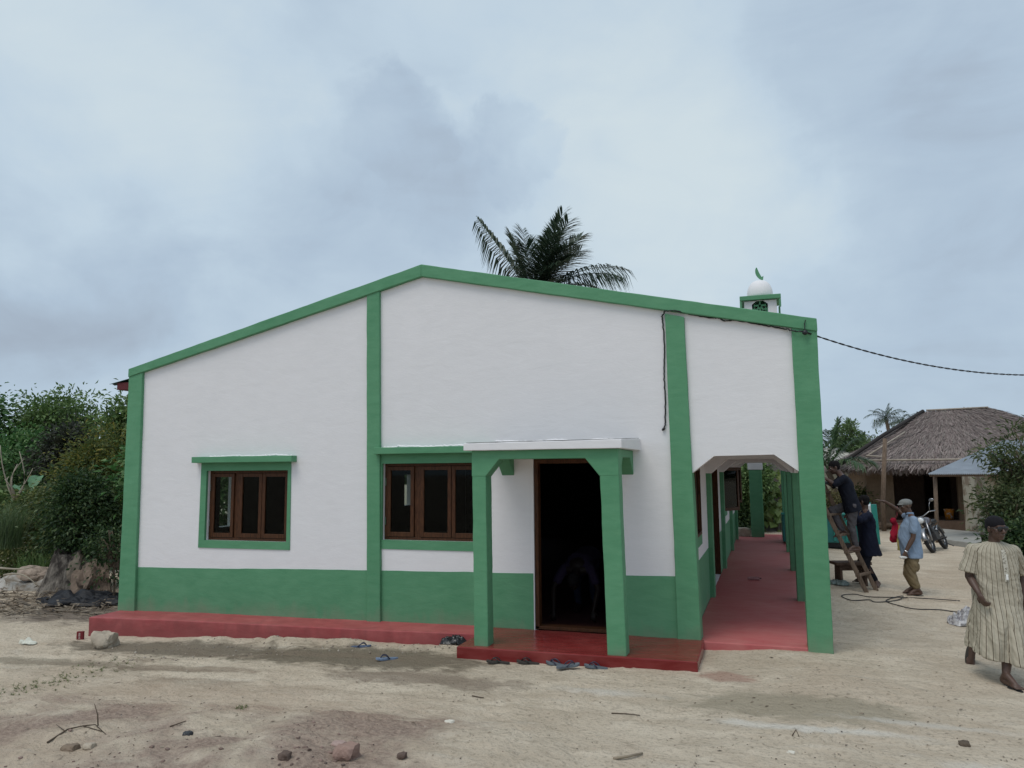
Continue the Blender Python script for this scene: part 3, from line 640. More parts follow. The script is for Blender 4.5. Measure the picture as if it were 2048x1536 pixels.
for cx in (tx0 - o_, tx1 + o_ - .05): co.box(cx, cx + .05, ty - o_, ty - o_ + .05, zc - .20, zc + .01); co.box(cx, cx + .05, ty + tw + o_ - .05, ty + tw + o_, zc - .2, zc + .01)
co.build('cornice', GREEN, mi, bevel=.01)
rd = (float(yp(1545.5, 580, ty + tw / 2)[0]) - float(yp(1494, 580, ty + tw / 2)[0])) / 2; dh = float(yp(1520, 561, ty + tw / 2)[2]) - zt_
prof = [(rd, -.02), (rd * 1.0, dh * .2)] + [(rd * math.cos(a) ** .8 + .004, dh * (.2 + .8 * math.sin(a))) for a in np.linspace(.15, 1.5, 9)]
MB().lathe(prof, (tc_, ty + tw / 2, zt_), 32).build('dome', WHITE, mi, smooth=True)
# crescent finial
cr = MB(); cz = zt_ + dh; ph = float(yp(1517, 535, ty + tw / 2)[2]) - cz
out_, inn = [], []
for i in range(17):
    t_ = i / 16; zz = cz + ph * (.10 + .90 * t_); xx = tc_ - .075 + .13 * (1 - t_) ** 2.2 + .015 * t_
    th = .040 * math.sin(math.pi * min(1, .16 + .84 * t_)) ** .7 + .012 * (1 - t_) + .006
    out_.append((xx - th, zz)); inn.append((xx + th, zz))
cr.prism(out_ + inn[::-1], 'y', ty + tw / 2 - .02, ty + tw / 2 + .02); cr.prism([(tc_ + .02, cz - .04), (tc_ + .09, cz - .04), (tc_ + .115, cz + ph * .32), (tc_ + .05, cz + ph * .22)], 'y', ty + tw / 2 - .022, ty + tw / 2 + .022)
cr.build('crescent', GREEN, mi)
la = MB(); cxm = (ax0 + ax1) / 2; wv = (ax1 - ax0)
def bar2(p, q, w=.022): 
    p = np.array(p); q = np.array(q); d = q - p; n_ = np.array([-d[1], d[0]]); n_ = n_ / np.linalg.norm(n_) * w
    la.prism([tuple(p - n_), tuple(q - n_), tuple(q + n_), tuple(p + n_)], 'y', ty + .04, ty + .08)
bar2((ax0, spz), (cxm, apz), .03); bar2((ax1, spz), (cxm, apz), .03); bar2((cxm, apz - 1), (cxm, apz), .02)
for k in range(3):
    zz = spz - .03 - k * .3; bar2((ax0, zz), (ax1, zz)); bar2((ax0, zz - .3), (cxm, zz)); bar2((ax1, zz - .3), (cxm, zz)); bar2((ax0, zz), (cxm, zz - .3)); bar2((ax1, zz), (cxm, zz - .3))
bar2((ax0, spz - .03), (cxm, spz + .16)); bar2((ax1, spz - .03), (cxm, spz + .16)); bar2((ax0 + .02, apz - 1), (ax0 + .02, spz)); bar2((ax1 - .02, apz - 1), (ax1 - .02, spz))
la.build('lattice', GREEN, mi)

# ------------------------------------------------------------------ vegetation
def leaf_mesh(P, A, Nn, ln, wd, fold=.25):
    """diamond leaves: base points P, axes A, normals Nn"""
    n = len(P); ln = np.broadcast_to(ln, (n,))[:, None]; wd = np.broadcast_to(wd, (n,))[:, None]
    S = np.cross(A, Nn); S /= np.linalg.norm(S, axis=1)[:, None] + 1e-9; U = np.cross(S, A)
    v = np.empty((n, 4, 3)); v[:, 0] = P; v[:, 2] = P + A * ln - U * ln * .12
    v[:, 1] = P + A * ln * .45 + S * wd * .5 + U * wd * fold; v[:, 3] = P + A * ln * .45 - S * wd * .5 + U * wd * fold
    return v.reshape(-1, 3), np.arange(n * 4).reshape(n, 4)
def unit(v): return v / (np.linalg.norm(v, axis=-1, keepdims=True) + 1e-9)
def crown_points(c, r, n, shell=.5, holes=.0, seed=0):
    """clump centres in a lumpy ellipsoid"""
    R = np.random.default_rng(seed); out = []
    c = np.array(c, float); r = np.array(r, float)
    lob = unit(R.normal(size=(7, 3))); amp = R.uniform(.05, .42, 7)
    while len(out) < n:
        d = unit(R.normal(size=3)); s = 1 - shell * R.random() ** 1.4
        k = .72 + float(np.sum(amp * np.clip(lob @ d - .55, 0, 1) * 2.2))
        if R.random() < holes and fbm(d[0] * 2 + seed, d[2] * 2 + d[1], seed, 2) > .05: continue
        out.append(c + d * r * s * k)
    return np.array(out)
def limb(mb, a, b, r0, r1, sag=.1, k=6, n=5, R=rng):
    a = np.array(a, float); b = np.array(b, float); t = np.linspace(0, 1, n)[:, None]
    P = a + (b - a) * t; l = np.linalg.norm(b - a)
    P = P + np.sin(np.pi * t) * R.normal(0, sag * l * .5, 3) + np.array([0, 0, 1]) * np.sin(np.pi * t) * l * sag * .4
    mb.tube(P, np.linspace(r0, r1, n), k)
def tree(name, label, cat, base, crown, rad, nclump, nleaf, ll, lw, mat_, seed, trunk_r=.12, clump_r=.28, droop=.35, shell=.55, group=None, trunk_top=None, holes=.0, forks=14, up=.5):
    R = np.random.default_rng(seed); t = thing(name, label, cat, base, 0, group)
    C_ = crown_points(crown, rad, nclump, shell, holes, seed); cc = np.array(crown, float)
    ids = R.integers(0, nclump, nleaf); off = R.normal(size=(nleaf, 3)) * np.array([1, 1, .65]) * clump_r * R.uniform(.55, 1.35, nclump)[ids][:, None]
    P = C_[ids] + off
    A = unit(unit(P - C_[ids]) * .7 + unit(P - cc) * .45 + R.normal(size=(nleaf, 3)) * .45 + np.array([0, 0, -droop]))
    Nn = unit(np.array([0, 0, up]) + unit(P - cc) * .5 + R.normal(size=(nleaf, 3)) * .5)
    s = R.uniform(.65, 1.25, nleaf)
    v, f = leaf_mesh(P, A, Nn, ll * s, lw * s)
    link_mesh('crown', v - np.array(base), f, mat_, t)
    mb = MB(); base = np.array(base, float); tt = np.array(trunk_top, float) if trunk_top is not None else np.array([base[0] * .7 + cc[0] * .3, base[1] * .7 + cc[1] * .3, cc[2] - rad[2] * .45])
    limb(mb, base - [0, 0, .1], tt, trunk_r, trunk_r * .7, .06, 8, 6, R)
    for i in range(min(forks, nclump)):
        limb(mb, tt - [0, 0, .1 * R.random()], C_[i], trunk_r * .42, .012, .12, 5, 5, R)
    mb.build('trunk', BOLE, t, smooth=True)
    return t
def frond(mb, leaf, start, az, el, L_, droop, ll, seed, n=44, wind=(0, 0, 0), hang=.35, rr=.022, roll=0.0):
    """one palm frond: curved rachis in mb, leaflets gathered in leaf"""
    R = np.random.default_rng(seed); t = np.linspace(0, 1, 16); d0 = np.array([math.cos(az) * math.cos(el), math.sin(az) * math.cos(el), math.sin(el)])
    P = np.array(start) + d0 * (L_ * t)[:, None] + np.array([0, 0, -1.]) * (droop * L_ * t ** 2.2)[:, None] + np.array(wind) * (t ** 2)[:, None]
    mb.tube(P, np.linspace(rr, rr * .2, 16), 5)
    tt = np.linspace(.10, 1, n); T = np.gradient(P, axis=0); T = unit(T)
    for sd_ in (-1, 1):
        for q in tt:
            q = min(1, max(.05, q + R.normal(0, .006))); p = np.array([np.interp(q, t, P[:, i]) for i in range(3)]); tg = unit(np.array([np.interp(q, t, T[:, i]) for i in range(3)]))
            side = unit(np.cross(tg, [0, 0, 1.])); side = (side * math.cos(roll) + np.cross(tg, side) * math.sin(roll)) * sd_
            l = ll * (.35 + .65 * math.sin(math.pi * min(1, .12 + q * .80))) * R.uniform(.85, 1.1)
            dr = unit(side * (1 - .35 * q) + tg * (.30 + .55 * q) + np.array([0, 0, .10]) + R.normal(0, .07, 3))
            m_ = p + dr * l * .5 + np.array([0, 0, -hang * l * .18]); e_ = p + dr * l * .92 + np.array([0, 0, -hang * l * R.uniform(.7, 1.15)])
            w = np.cross(dr, [0, 0, 1.]); w = unit(w) * .021 * (l / .6) ** .5 * (3.2 if L_ > 5 else 1)
            leaf.append((p - w * .5, p + w * .5, m_ + w, e_, m_ - w))
def palm(name, label, base, top, nf, L_, ll, mat_, seed, azs=None, group=None, tr=.13, n=44, trunk=True, hang=.5):
    R = np.random.default_rng(seed); t = thing(name, label, 'palm tree', base, 0, group)
    mb = MB(); lf_ = []; ra = MB()
    for i in range(nf):
        if azs: (az, el, l, dr), roll = azs[i][:4], (azs[i][4] if len(azs[i]) > 4 else 0); hg = azs[i][5] if len(azs[i]) > 5 else hang
        else: az = i * 2.39996 + R.normal(0, .2); el = math.radians(R.uniform(-12, 74)); l = L_ * R.uniform(.8, 1.1); dr = R.uniform(.3, .6); roll = R.normal(0, .5); hg = hang
        frond(ra, lf_, np.array(top) + [0, 0, .05], az, el, l, dr, ll, seed * 50 + i, n, hang=hg, rr=.02 * L_ / 2.5, roll=roll)
    V = np.array(lf_).reshape(-1, 3); F_ = [q for i in range(len(lf_)) for q in ((5 * i, 5 * i + 1, 5 * i + 2, 5 * i + 4), (5 * i + 2, 5 * i + 3, 5 * i + 4))]
    ra.add(V, F_)
    o = MB(); o.v = ra.v; o.f = ra.f; o.n = ra.n
    o.build('crown', mat_, t, fix=False)
    if trunk:
        b_ = np.array(base, float); z = np.linspace(0, 1, 12)[:, None]
        P = b_ + (np.array(top) - b_) * z + np.sin(np.pi * z) * np.array([.25, .1, 0]); P[0, 2] -= .2
        mb.tube(P, np.linspace(tr * 1.5, tr, 12) + .012 * np.tile([0, 1], 6), 10); mb.build('trunk', BOLE, t, smooth=True)
    return t
G_DARK = leaf_mat('dark_leaves', [(0.015, 0.037, 0.015), (0.028, 0.062, 0.021), (0.045, 0.085, 0.028), (0.103, 0.151, 0.054)])
G_MID = leaf_mat('green_leaves', [(0.056, 0.107, 0.031), (0.083, 0.15, 0.043), (0.125, 0.208, 0.064), (0.232, 0.329, 0.128)])
G_FRESH = leaf_mat('fresh_leaves', [(0.037, 0.102, 0.029), (0.053, 0.144, 0.038), (0.091, 0.192, 0.059), (0.204, 0.306, 0.127)])
G_YEL = leaf_mat('yellowing_leaves', [(0.052, 0.077, 0.022), (0.08, 0.112, 0.028), (0.123, 0.15, 0.037), (0.275, 0.231, 0.05)])
G_OLIVE = leaf_mat('olive_leaves', [(0.052, 0.082, 0.025), (0.086, 0.121, 0.037), (0.132, 0.168, 0.053), (0.248, 0.248, 0.09)])
G_PALM = leaf_mat('palm_leaflets', [(.030, .056, .038), (.048, .078, .050), (.085, .118, .075)], .3, .4)
G_PALM2 = leaf_mat('fresh_palm_leaflets', [(.03, .075, .03), (.05, .10, .04), (.09, .13, .06)], .3, .45)
G_VINE = leaf_mat('vine_leaves', [(.10, .16, .04), (.17, .24, .07), (.28, .34, .13)], .25, .35)
G_DRY = leaf_mat('dry_grass', [(.12, .10, .045), (.16, .145, .06), (.10, .12, .04)], .3)
DEAD = leaf_mat('dead_fronds', [(.10, .072, .05), (.20, .155, .11), (.30, .25, .19), (.05, .04, .035)], .15, .8)

def lp(px, py, y): return yp(px, py, y)
def mpp(px, py, y):                             # metres per photo pixel at that place
    p = yp(px, py, y); c = RW.T @ (p - CAM); return c[2] / FPX
# left side: big trees far, bushes in the middle, dark shrub close to the building
def ptree(name, label, px, py_top, py_bot, wpx, y, nclump, nleaf, ll, lw, mat_, seed, dy=.8, **k):
    """crown between two picture heights at depth y, trunk to the ground"""
    s = mpp(px, (py_top + py_bot) / 2, y); c = yp(px, (py_top + py_bot) / 2, y); rx = wpx * s / 2; rz = (py_bot - py_top) * s / 2
    gb = (c[0] + .2, y, gz(c[0] + .2, y))
    return tree(name, label, 'tree' if name != 'bush' and name != 'shrub' else 'bush', gb, c, (rx, rx * dy, rz), nclump, nleaf, ll, lw, mat_, seed, **k)
ptree('mango_tree', 'tallest round-topped green tree left of the mosque, against the sky', 112, 778, 960, 175, 13, 95, 11000, .19, .085, G_MID, 1, trunk_r=.2, clump_r=.34, holes=.3)
ptree('broadleaf_tree', 'tree with its crown cut off by the left edge, highest at the edge', -58, 752, 1000, 130, 11, 70, 7000, .22, .10, G_FRESH, 2, trunk_r=.18, clump_r=.38)
ptree('broadleaf_tree', 'bright green bushy tree below the tallest crown at far left', 40, 848, 1010, 175, 9.5, 70, 8500, .15, .075, G_FRESH, 3, trunk_r=.12, clump_r=.28, holes=.25)
ptree('broadleaf_tree', 'narrow dark tree under the roof eave, touching the left corner column', 246, 800, 1010, 48, 9.0, 40, 4500, .20, .08, G_MID, 4, trunk_r=.10, clump_r=.28)
ptree('broadleaf_tree', 'dark purplish-green crown between the tall tree and the yellowing one', 140, 850, 960, 90, 9.0, 45, 4500, .15, .07, leaf_mat('dusky_leaves', [(.03, .035, .028), (.045, .05, .035), (.06, .07, .04)]), 5, trunk_r=.10, clump_r=.28)
ptree('acacia', 'yellowing feathery tree standing right beside the corner of the mosque', 190, 858, 1075, 150, 5.2, 120, 14000, .11, .042, G_YEL, 6, trunk_r=.07, clump_r=.24, holes=.3)
ptree('bush', 'olive green bush at far left with sunlit top, behind the tree stump', 88, 958, 1165, 180, 4.6, 110, 14000, .105, .042, G_OLIVE, 7, trunk_r=.05, clump_r=.19, holes=.2)
ptree('shrub', 'dense dark green shrub over the tree stump by the corner of the mosque', 168, 945, 1130, 165, 3.0, 120, 15000, .095, .038, G_DARK, 8, trunk_r=.05, clump_r=.17, holes=.2)
ptree('shrub', 'thin dark stems with sparse leaves against the left corner column', 216, 1040, 1160, 46, 1.9, 30, 1000, .08, .04, G_DARK, 9, trunk_r=.025, clump_r=.16, forks=22)
ptree('bush', 'low green hedge bush behind everything at the left edge', -60, 960, 1120, 180, 7.0, 90, 8000, .17, .08, G_MID, 10, trunk_r=.06, clump_r=.32)
ptree('bush', 'shadowy hedge bush far behind the yellowing tree', 190, 905, 1100, 180, 10.5, 90, 9000, .18, .09, G_DARK, 12, trunk_r=.06, clump_r=.36)
ptree('bush', 'wide dark hedge bush behind the bare stems', 40, 930, 1110, 210, 12.0, 100, 9000, .22, .10, G_DARK, 13, trunk_r=.06, clump_r=.42)
# seen through the windows of the side wall
for i, (x, y, h) in enumerate(((-12.5, 4.6, 3.4), (-12.8, 8.2, 3.0), (-13.2, 11.5, 3.6))):
    tree('bush', ['leafy bush outside the side window nearest the front', 'leafy bush outside the middle side window', 'leafy bush outside the rearmost side window'][i], 'bush', (x, y, gz(x, y)), (x, y, h * .5), (1.2, 1.4, h * .5), 60, 5000, .17, .08, G_FRESH, 40 + i, clump_r=.32)
# banana plant
def banana(base, leaves, label, seed):
    t = thing('banana_plant', label, 'banana plant', base); R = np.random.default_rng(seed)
    for az, el, L_, wd, dr in leaves:
        b_ = MB(); n = 14; tt = np.linspace(0, 1, n); d0 = np.array([math.cos(az) * math.cos(el), math.sin(az) * math.cos(el), math.sin(el)])
        P = np.array(base) + [0, 0, .9] + d0 * (L_ * tt)[:, None] + np.array([0, 0, -1.]) * (dr * L_ * tt ** 2)[:, None]
        sd_ = unit(np.cross(d0, [0, 0, 1.])); w = wd * np.sin(np.pi * np.clip((tt - .18) / .82, 0.0, 1)) ** .6 + .012
        up_ = np.array([0, 0, 1.]); V = np.concatenate([P - sd_ * w[:, None] + up_ * w[:, None] * .45, P, P + sd_ * w[:, None] + up_ * w[:, None] * .45])
        V += R.normal(0, .01, V.shape)
        b_.add(V, [(i, i + 1, n + i + 1, n + i) for i in range(n - 1)] + [(n + i, n + i + 1, 2 * n + i + 1, 2 * n + i) for i in range(n - 1)])
        b_.build('leaf', mat('banana_leaf', (.06, .15, .06), .4, .4, var=.35, vscale=6), t, smooth=True, fix=False)
    MB().tube([np.array(base) - [0, 0, .1], np.array(base) + [.02, 0, .5], np.array(base) + [0, 0, 1.0]], [.11, .09, .06], 10).build('stem', mat('banana_stem', (.12, .14, .06), .7, var=.4), t, smooth=True)
bp_ = lp(60, 985, 5.8)
banana((bp_[0], 5.8, bp_[2] - 1.0), [(.2, .45, 1.3, .17, .12), (2.2, .9, 1.2, .16, .35), (3.6, .6, 1.1, .15, .4), (-1.2, .8, 1.0, .14, .5)], 'young banana plant with one broad pale leaf leaning right, at far left', 3)
# bare pale stems
t = thing('bare_shrub', 'leafless shrub of pale bent stems at the far left', 'shrub', lp(28, 1000, 4.2)); b = MB(); R = np.random.default_rng(5); o_ = lp(28, 1000, 4.2)
for dx, dz in ((-.45, .55), (-.22, 1.3), (.0, .5), (.12, 1.15), (.30, .95), (.5, .75), (-.1, .85)): limb(b, o_, o_ + [dx, R.uniform(-.3, .3), dz], .022, .008, .25, 6, 7, R)
b.build('stems', mat('pale_twigs', (.32, .28, .22), .9, var=.2), t, smooth=True)
# tall grass at the left edge
def grass_clump(name, label, c, r, h, n, mt, seed, lean=.5):
    R = np.random.default_rng(seed); V = []; F = []
    a = R.uniform(0, 6.28, n); q = np.sqrt(R.random(n)) * r; X0 = c[0] + np.cos(a) * q; Y0 = c[1] + np.sin(a) * q; hh = h * R.uniform(.5, 1.1, n)
    az = R.uniform(0, 6.28, n); ln = R.uniform(.1, lean, n) * hh; w = .010 * h ** .5
    for i in range(n):
        d = np.array([math.cos(az[i]), math.sin(az[i]), 0]); s_ = np.array([-d[1], d[0], 0]) * w * .55; p = np.array([X0[i], Y0[i], c[2] - .02])
        m_ = p + d * ln[i] * .35 + [0, 0, hh[i] * .62]; e_ = p + d * ln[i] * 1.1 + [0, 0, hh[i] * .92]; k = len(V)
        V += [p - s_, p + s_, m_ + s_ * .8, e_, m_ - s_ * .8]; F += [(k, k + 1, k + 2, k + 4), (k + 2, k + 3, k + 4)]
    b_ = MB(); b_.add(V, F); o = b_.build(name, mt, None, fix=False); return o
gcl = lp(8, 1085, 3.2)
tag(grass_clump('grass_clump', '', (gcl[0], 3.2, gcl[2] - .1), .35, 1.15, 420, leaf_mat('pale_grass', [(.06, .11, .04), (.09, .14, .06), (.13, .18, .09)]), 3, 1.1), 'tall arching green grass clump at the left edge', 'grass clump')
gcl = lp(75, 1150, 3.4)
tag(grass_clump('grass_clump', '', (gcl[0], 3.4, gcl[2] - .1), .45, .8, 300, G_MID, 4, .7), 'short green grass clump between the stump and the left edge', 'grass clump')
# felled log, stump and sacks
sp_ = gp(108, 1186, -.3); sy_ = sp_[1]; s = mpp(108, 1186, sy_)
t = thing('tree_stump', 'charred grey tree stump below the dark shrub left of the mosque', 'stump', (sp_[0], sy_ + .25, -.3))
b = MB(); k = 40; ang = np.arange(k) * 2 * np.pi / k; V = []
hs = np.linspace(0, 1, 12)
for h_ in hs:
    rr_ = (.30 + .20 * (1 - h_) ** 1.8 - .05 * h_ ** 6) * (1 + .13 * np.sin(ang * 3 + 1 + h_ * .8) * (1 - h_ * .5) + .05 * np.sin(ang * 7 + h_ * 2) + .10 * fbm(ang * 2.2, h_ * 4 + ang * 0, 6, 3))
    top_ = .82 + .10 * np.sin(ang * 2 + .5) + .05 * np.sin(ang * 7) if h_ == 1 else .84
    V.append(np.stack([sp_[0] + rr_ * np.cos(ang) * (1 - .06 * h_) + .05 * h_, sy_ + .25 + rr_ * np.sin(ang), -.36 + h_ * top_ * np.ones(k)], 1))
nr = len(hs); F = [(i * k + j, i * k + (j + 1) % k, (i + 1) * k + (j + 1) % k, (i + 1) * k + j) for i in range(nr - 1) for j in range(k)] + [tuple(range((nr - 1) * k, nr * k))]
b.add(np.vstack(V), F); b.build('bole', mat('charred_bark', (.055, .047, .042), .95, .1, col2=(.24, .21, .18), vscale=4, stretch=(1.6, 1.6, .9), bump=1.5, bscale=22, thresh=(.42, .62)), t, smooth=False)
def boulder(name, label, cat, c, r, mt, seed, par=None, sub=4, amp=.35, freq=1.3, group=None):
    bm = bmesh.new(); bmesh.ops.create_icosphere(bm, subdivisions=sub, radius=1)
    for v in bm.verts:
        p = np.array(v.co); q = p * freq + seed * 7.3
        d = 1 + amp * float(fbm(q[0] + q[2] * .7, q[1] - q[2] * .5, seed, 3)); cut = np.clip(p, -.72 if sub == 4 and amp < .5 and 'root' not in name else -.95, .66 if 'root' not in name else .97)
        v.co = Vector(cut * d * 1.25 * np.array(r))
    me = bpy.data.meshes.new(name); bm.to_mesh(me); bm.free(); me.materials.append(mt)
    o = bpy.data.objects.new(name, me); COL.objects.link(o); o.location = c; o['_o'] = list(c); tag(o, label, cat, group); return o
STONE = mat('pale_stone', (.40, .34, .27), .9, .2, var=.25, vscale=6, bump=.8, bscale=25)
LOGM = mat('peeled_log', (.20, .165, .13), .9, .2, var=.5, vscale=5, bump=1.2, bscale=18)
y_ = sy_ + .35
def log_(name, label, a, b_, r, mt, k=14):
    mb = MB(); a = np.array(a, float); b_ = np.array(b_, float); n = 9; t_ = np.linspace(0, 1, n)[:, None]
    mb.tube(a + (b_ - a) * t_ + rng.normal(0, .015, (n, 3)), r * (1 + rng.normal(0, .04, n)), k); o = mb.build(name, mt, None, smooth=True); tag(o, label, 'log'); return o
pa, pb = lp(150, 1118, y_ + .1), lp(212, 1185, y_ - .2)
boulder('root_mass', 'pale grey root flare leaning on the right of the charred stump', 'tree root', (pa + [.20, -.12, -.40]), (.30, .26, .48), LOGM, 3, amp=.6, freq=1.8)
boulder('root_mass', 'brownish broken root lump nearest the corner of the mosque', 'tree root', lp(188, 1166, y_ - .3) , (.27, .25, .32), mat('brown_log', (.17, .125, .095), .9, var=.5, bump=1.5, bscale=14), 5, amp=.7, freq=2.0)
log_('fallen_log', 'grey fallen trunk lying across behind the stump, under the dark shrub', lp(150, 1122, 2.9), lp(262, 1125, 3.6), .15, LOGM)
boulder('ash_heap', 'white ash and sawdust heap left of the charred stump', 'heap', lp(55, 1180, y_) + [0, .2, -.06], (.95, .5, .36), mat('ash', (.40, .38, .35), .95, .1, col2=(.22, .18, .14), vscale=5, bump=1, bscale=30, thresh=(.42, .62)), 9, amp=.6, freq=2)
boulder('root_mass', 'small pale root knot on top of the ash heap', 'tree root', lp(72, 1147, y_ + .1), (.24, .18, .12), mat('pinkish_log', (.34, .27, .22), .9, var=.4, bump=1.2, bscale=20), 12, amp=.7)
R = np.random.default_rng(41)
for k, (px, py, dx, dz, lab) in enumerate(((8, 1150, .9, -.25, 'pale dry frond stalk slanting down over the ash heap'), (-8, 1135, 1.0, .05, 'pale dry frond stalk lying along the left edge above the ash heap'), (212, 1182, .42, -.22, 'bent pale stick near the corner of the plinth'), (226, 1150, .12, -.55, 'thin dark branch leaning by the left corner column'), (186, 1140, .35, -.45, 'dark branch slanting down from the shrub to the leaf heap'))):
    a = lp(px, py, y_ - .35); b_ = MB(); limb(b_, a, a + [dx, R.uniform(-.2, .1), dz], .024 if k < 2 else .014, .008, .22, 6, 7, R); o = b_.build('dry_stalk', MATS['pale_twigs'] if k < 3 else BOLE, None, smooth=True); tag(o, lab, 'branch')
# heap of dead palm fronds, brown leaves and sticks at the foot of the stump
R = np.random.default_rng(77); b = MB(); n = 900
for i in range(n):
    px, py = R.uniform(-30, 228), R.triangular(1176, 1198, 1238); p = gp(px, py, -.27); p[2] = gz(p[0], p[1]) + R.random() ** 2 * .10 + .01
    az = R.normal(.25, .6) if R.random() < .7 else R.uniform(0, 3.1); l = R.uniform(.08, .42); d = np.array([math.cos(az), math.sin(az) * .6, R.normal(0, .12)]); s_ = np.array([-d[1], d[0], R.normal(0, .3)]) * R.uniform(.006, .022)
    m_ = p + d * l * .5 + [0, 0, R.uniform(-.01, .04)]; b.add([p - s_, p + s_, m_ + s_, p + d * l, m_ - s_], [(0, 1, 2, 4), (2, 3, 4)])
o = b.build('dead_leaves', DEAD, None, fix=False); o['kind'] = 'stuff'; tag(o, 'heap of dead palm leaves and sticks around the stump', 'leaf litter')
# crumpled black plastic sheet
def crumple(name, label, cat, c, rx, ry, h, mt, seed, nseg=60, rot=0, freq=4.0):
    u = np.linspace(-1, 1, nseg); U, V_ = np.meshgrid(u, u); rad_ = np.sqrt(U ** 2 + V_ ** 2)
    edge = 1 + .28 * fbm(np.arctan2(V_, U) * 1.6 + 9, rad_ * 0 + seed, seed, 3)
    X_ = U * rx * edge; Y_ = V_ * ry * edge
    Z_ = h * np.clip(1 - rad_ ** 2 * .55, 0.02, 1) * (.45 + 1.3 * np.abs(fbm(U * freq, V_ * freq * .8, seed, 4))) 
    Z_ = np.where(rad_ > .98, Z_ * .15, Z_)
    ca, sa = math.cos(rot), math.sin(rot); V = np.stack([c[0] + X_ * ca - Y_ * sa, c[1] + X_ * sa + Y_ * ca, c[2] + Z_], -1).reshape(-1, 3)
    i_ = np.arange(nseg * nseg).reshape(nseg, nseg); f_ = np.stack([i_[:-1, :-1], i_[:-1, 1:], i_[1:, 1:], i_[1:, :-1]], -1).reshape(-1, 4)
    keep = (rad_[:-1, :-1].reshape(-1) < 1.12); o = link_mesh(name, V, f_[keep], mt, None, smooth=True); tag(o, label, cat)
    so = o.modifiers.new('thickness', 'SOLIDIFY'); so.thickness = .003; return o
BAGBLK = mat('black_plastic', (.014, .015, .018), .32, .5)
tp = gp(160, 1203, -.27); crumple('plastic_sheet', 'crumpled black plastic sheet lying over the leaf heap near the stump', 'plastic sheet', (tp[0], tp[1] + .1, gz(tp[0], tp[1]) + .03), .85, .45, .20, mat('dull_black_plastic', (.016, .017, .021), .6, .25), 4, 70, rot=.2, freq=2.2)

# ------------------------------------------------------------------ palm behind the mosque, and trees to the right
pc = lp(1070, 600, 17.0); s = mpp(1070, 560, 17.0)
def fr(px0, py0, px1, py1, L_scale=1.0, dr=.25, depth=0.0, roll=0.3, hg=.22):
    a = lp(px0, py0, 17.0); e_ = lp(px1, py1, 17.0 + depth); d = e_ - a; l = np.linalg.norm(d); d[2] += dr * l
    return (math.atan2(d[1], d[0]), math.asin(d[2] / np.linalg.norm(d)), np.linalg.norm(d) * L_scale, dr, roll, hg)
azs = [fr(1035, 600, 1088, 422, 1.0, .14, -.9, .2), fr(1035, 615, 925, 452, 1.0, .06, .5, .9, 1.0), fr(1050, 600, 1003, 466, 1, .12, .8, .5), fr(1065, 600, 1240, 520, 1, .42, .3, .8, .8), fr(1060, 600, 1225, 535, 1, .42, .9, .5, .7), fr(1050, 600, 1142, 462, 1, .25, .8, .6), fr(1045, 600, 1110, 436, 1, .2, -1.3, -.2), fr(1060, 600, 1120, 480, 1, .3, -1.3, .3), fr(1060, 600, 1060, 470, 1, .2, 1.3, .2), fr(1050, 605, 1140, 500, 1, .2, 1.0, .9), fr(1045, 605, 1075, 470, 1, .2, -1.6, .0), fr(1050, 600, 1100, 455, 1, .22, 1.4, -.3), fr(1040, 605, 1020, 490, 1, .2, -1.2, .5), fr(1060, 605, 1110, 520, 1, .3, -1.5, .4),
       fr(1070, 600, 1145, 500, 1, .3, -.9), fr(1070, 600, 1045, 455, 1, .12, 1.0), fr(1070, 600, 1215, 570, 1, .5, 1.2), fr(1070, 600, 1110, 440, 1, .15, .9), fr(1070, 600, 970, 590, 1, .5, .4), fr(1070, 600, 1090, 560, 1, .6, -1.6), fr(1070, 600, 1060, 520, 1, .4, 1.8)]
palm('coconut_palm', 'dark wind-blown palm crown rising above the roof of the mosque', (pc[0] + .4, 17.2, gz(pc[0], 17.2)), (pc[0], 17.0, pc[2] - .1), len(azs), 2.8, 1.15, G_PALM, 3, azs, n=70, hang=.22)
def far_palm(px, py, y, r_px, nf, label, seed, mt=G_PALM, n=30):
    c = lp(px, py, y); s_ = mpp(px, py, y); L_ = r_px * s_
    palm('coconut_palm', label, (c[0] + .3, y, -.2), c, nf, L_ * 1.1, L_ * .30, mt, seed, n=n, tr=.16, hang=.6)
far_palm(1772, 838, 75, 42, 18, 'tall far palm between the bamboo-like tree and the thatched hut', 21)
far_palm(1803, 844, 84, 32, 14, 'smaller far palm partly hidden by the slope of the thatch', 22)
far_palm(1752, 886, 62, 34, 10, 'lowest far palm just above the eave end of the thatch', 23)
far_palm(1840, 830, 110, 17, 9, 'tiny far palm tip peeking over the upper slope of the thatch', 24)
yc = 19.0; c = lp(1655, 925, yc)
palm('coconut_palm', 'young palm with upright fronds beside the right corner column', (c[0], yc, gz(c[0], yc)), (c[0], yc, c[2] - .3), 9, 1.9, .8, G_PALM2, 31,
     [(a, math.radians(q), l, d) for a, q, l, d in ((.3, 78, 2.2, .2), (1.2, 68, 2.1, .3), (-.4, 60, 2.0, .35), (2.6, 72, 2.1, .25), (3.4, 60, 1.9, .4), (-1.5, 70, 2.0, .3), (.1, 40, 1.8, .5), (-.8, 35, 1.8, .5), (2.0, 50, 1.9, .4))], n=40, tr=.09, hang=.4)
ptree('feathery_tree', 'slim pale green tree with tiered feathery branches left of the far palms', 1700, 826, 930, 50, 30, 30, 1700, .20, .07, leaf_mat('feather_leaves', [(.11, .18, .07), (.15, .23, .09), (.20, .27, .13)]), 51, trunk_r=.06, clump_r=.15, droop=.0, holes=.5, forks=44)
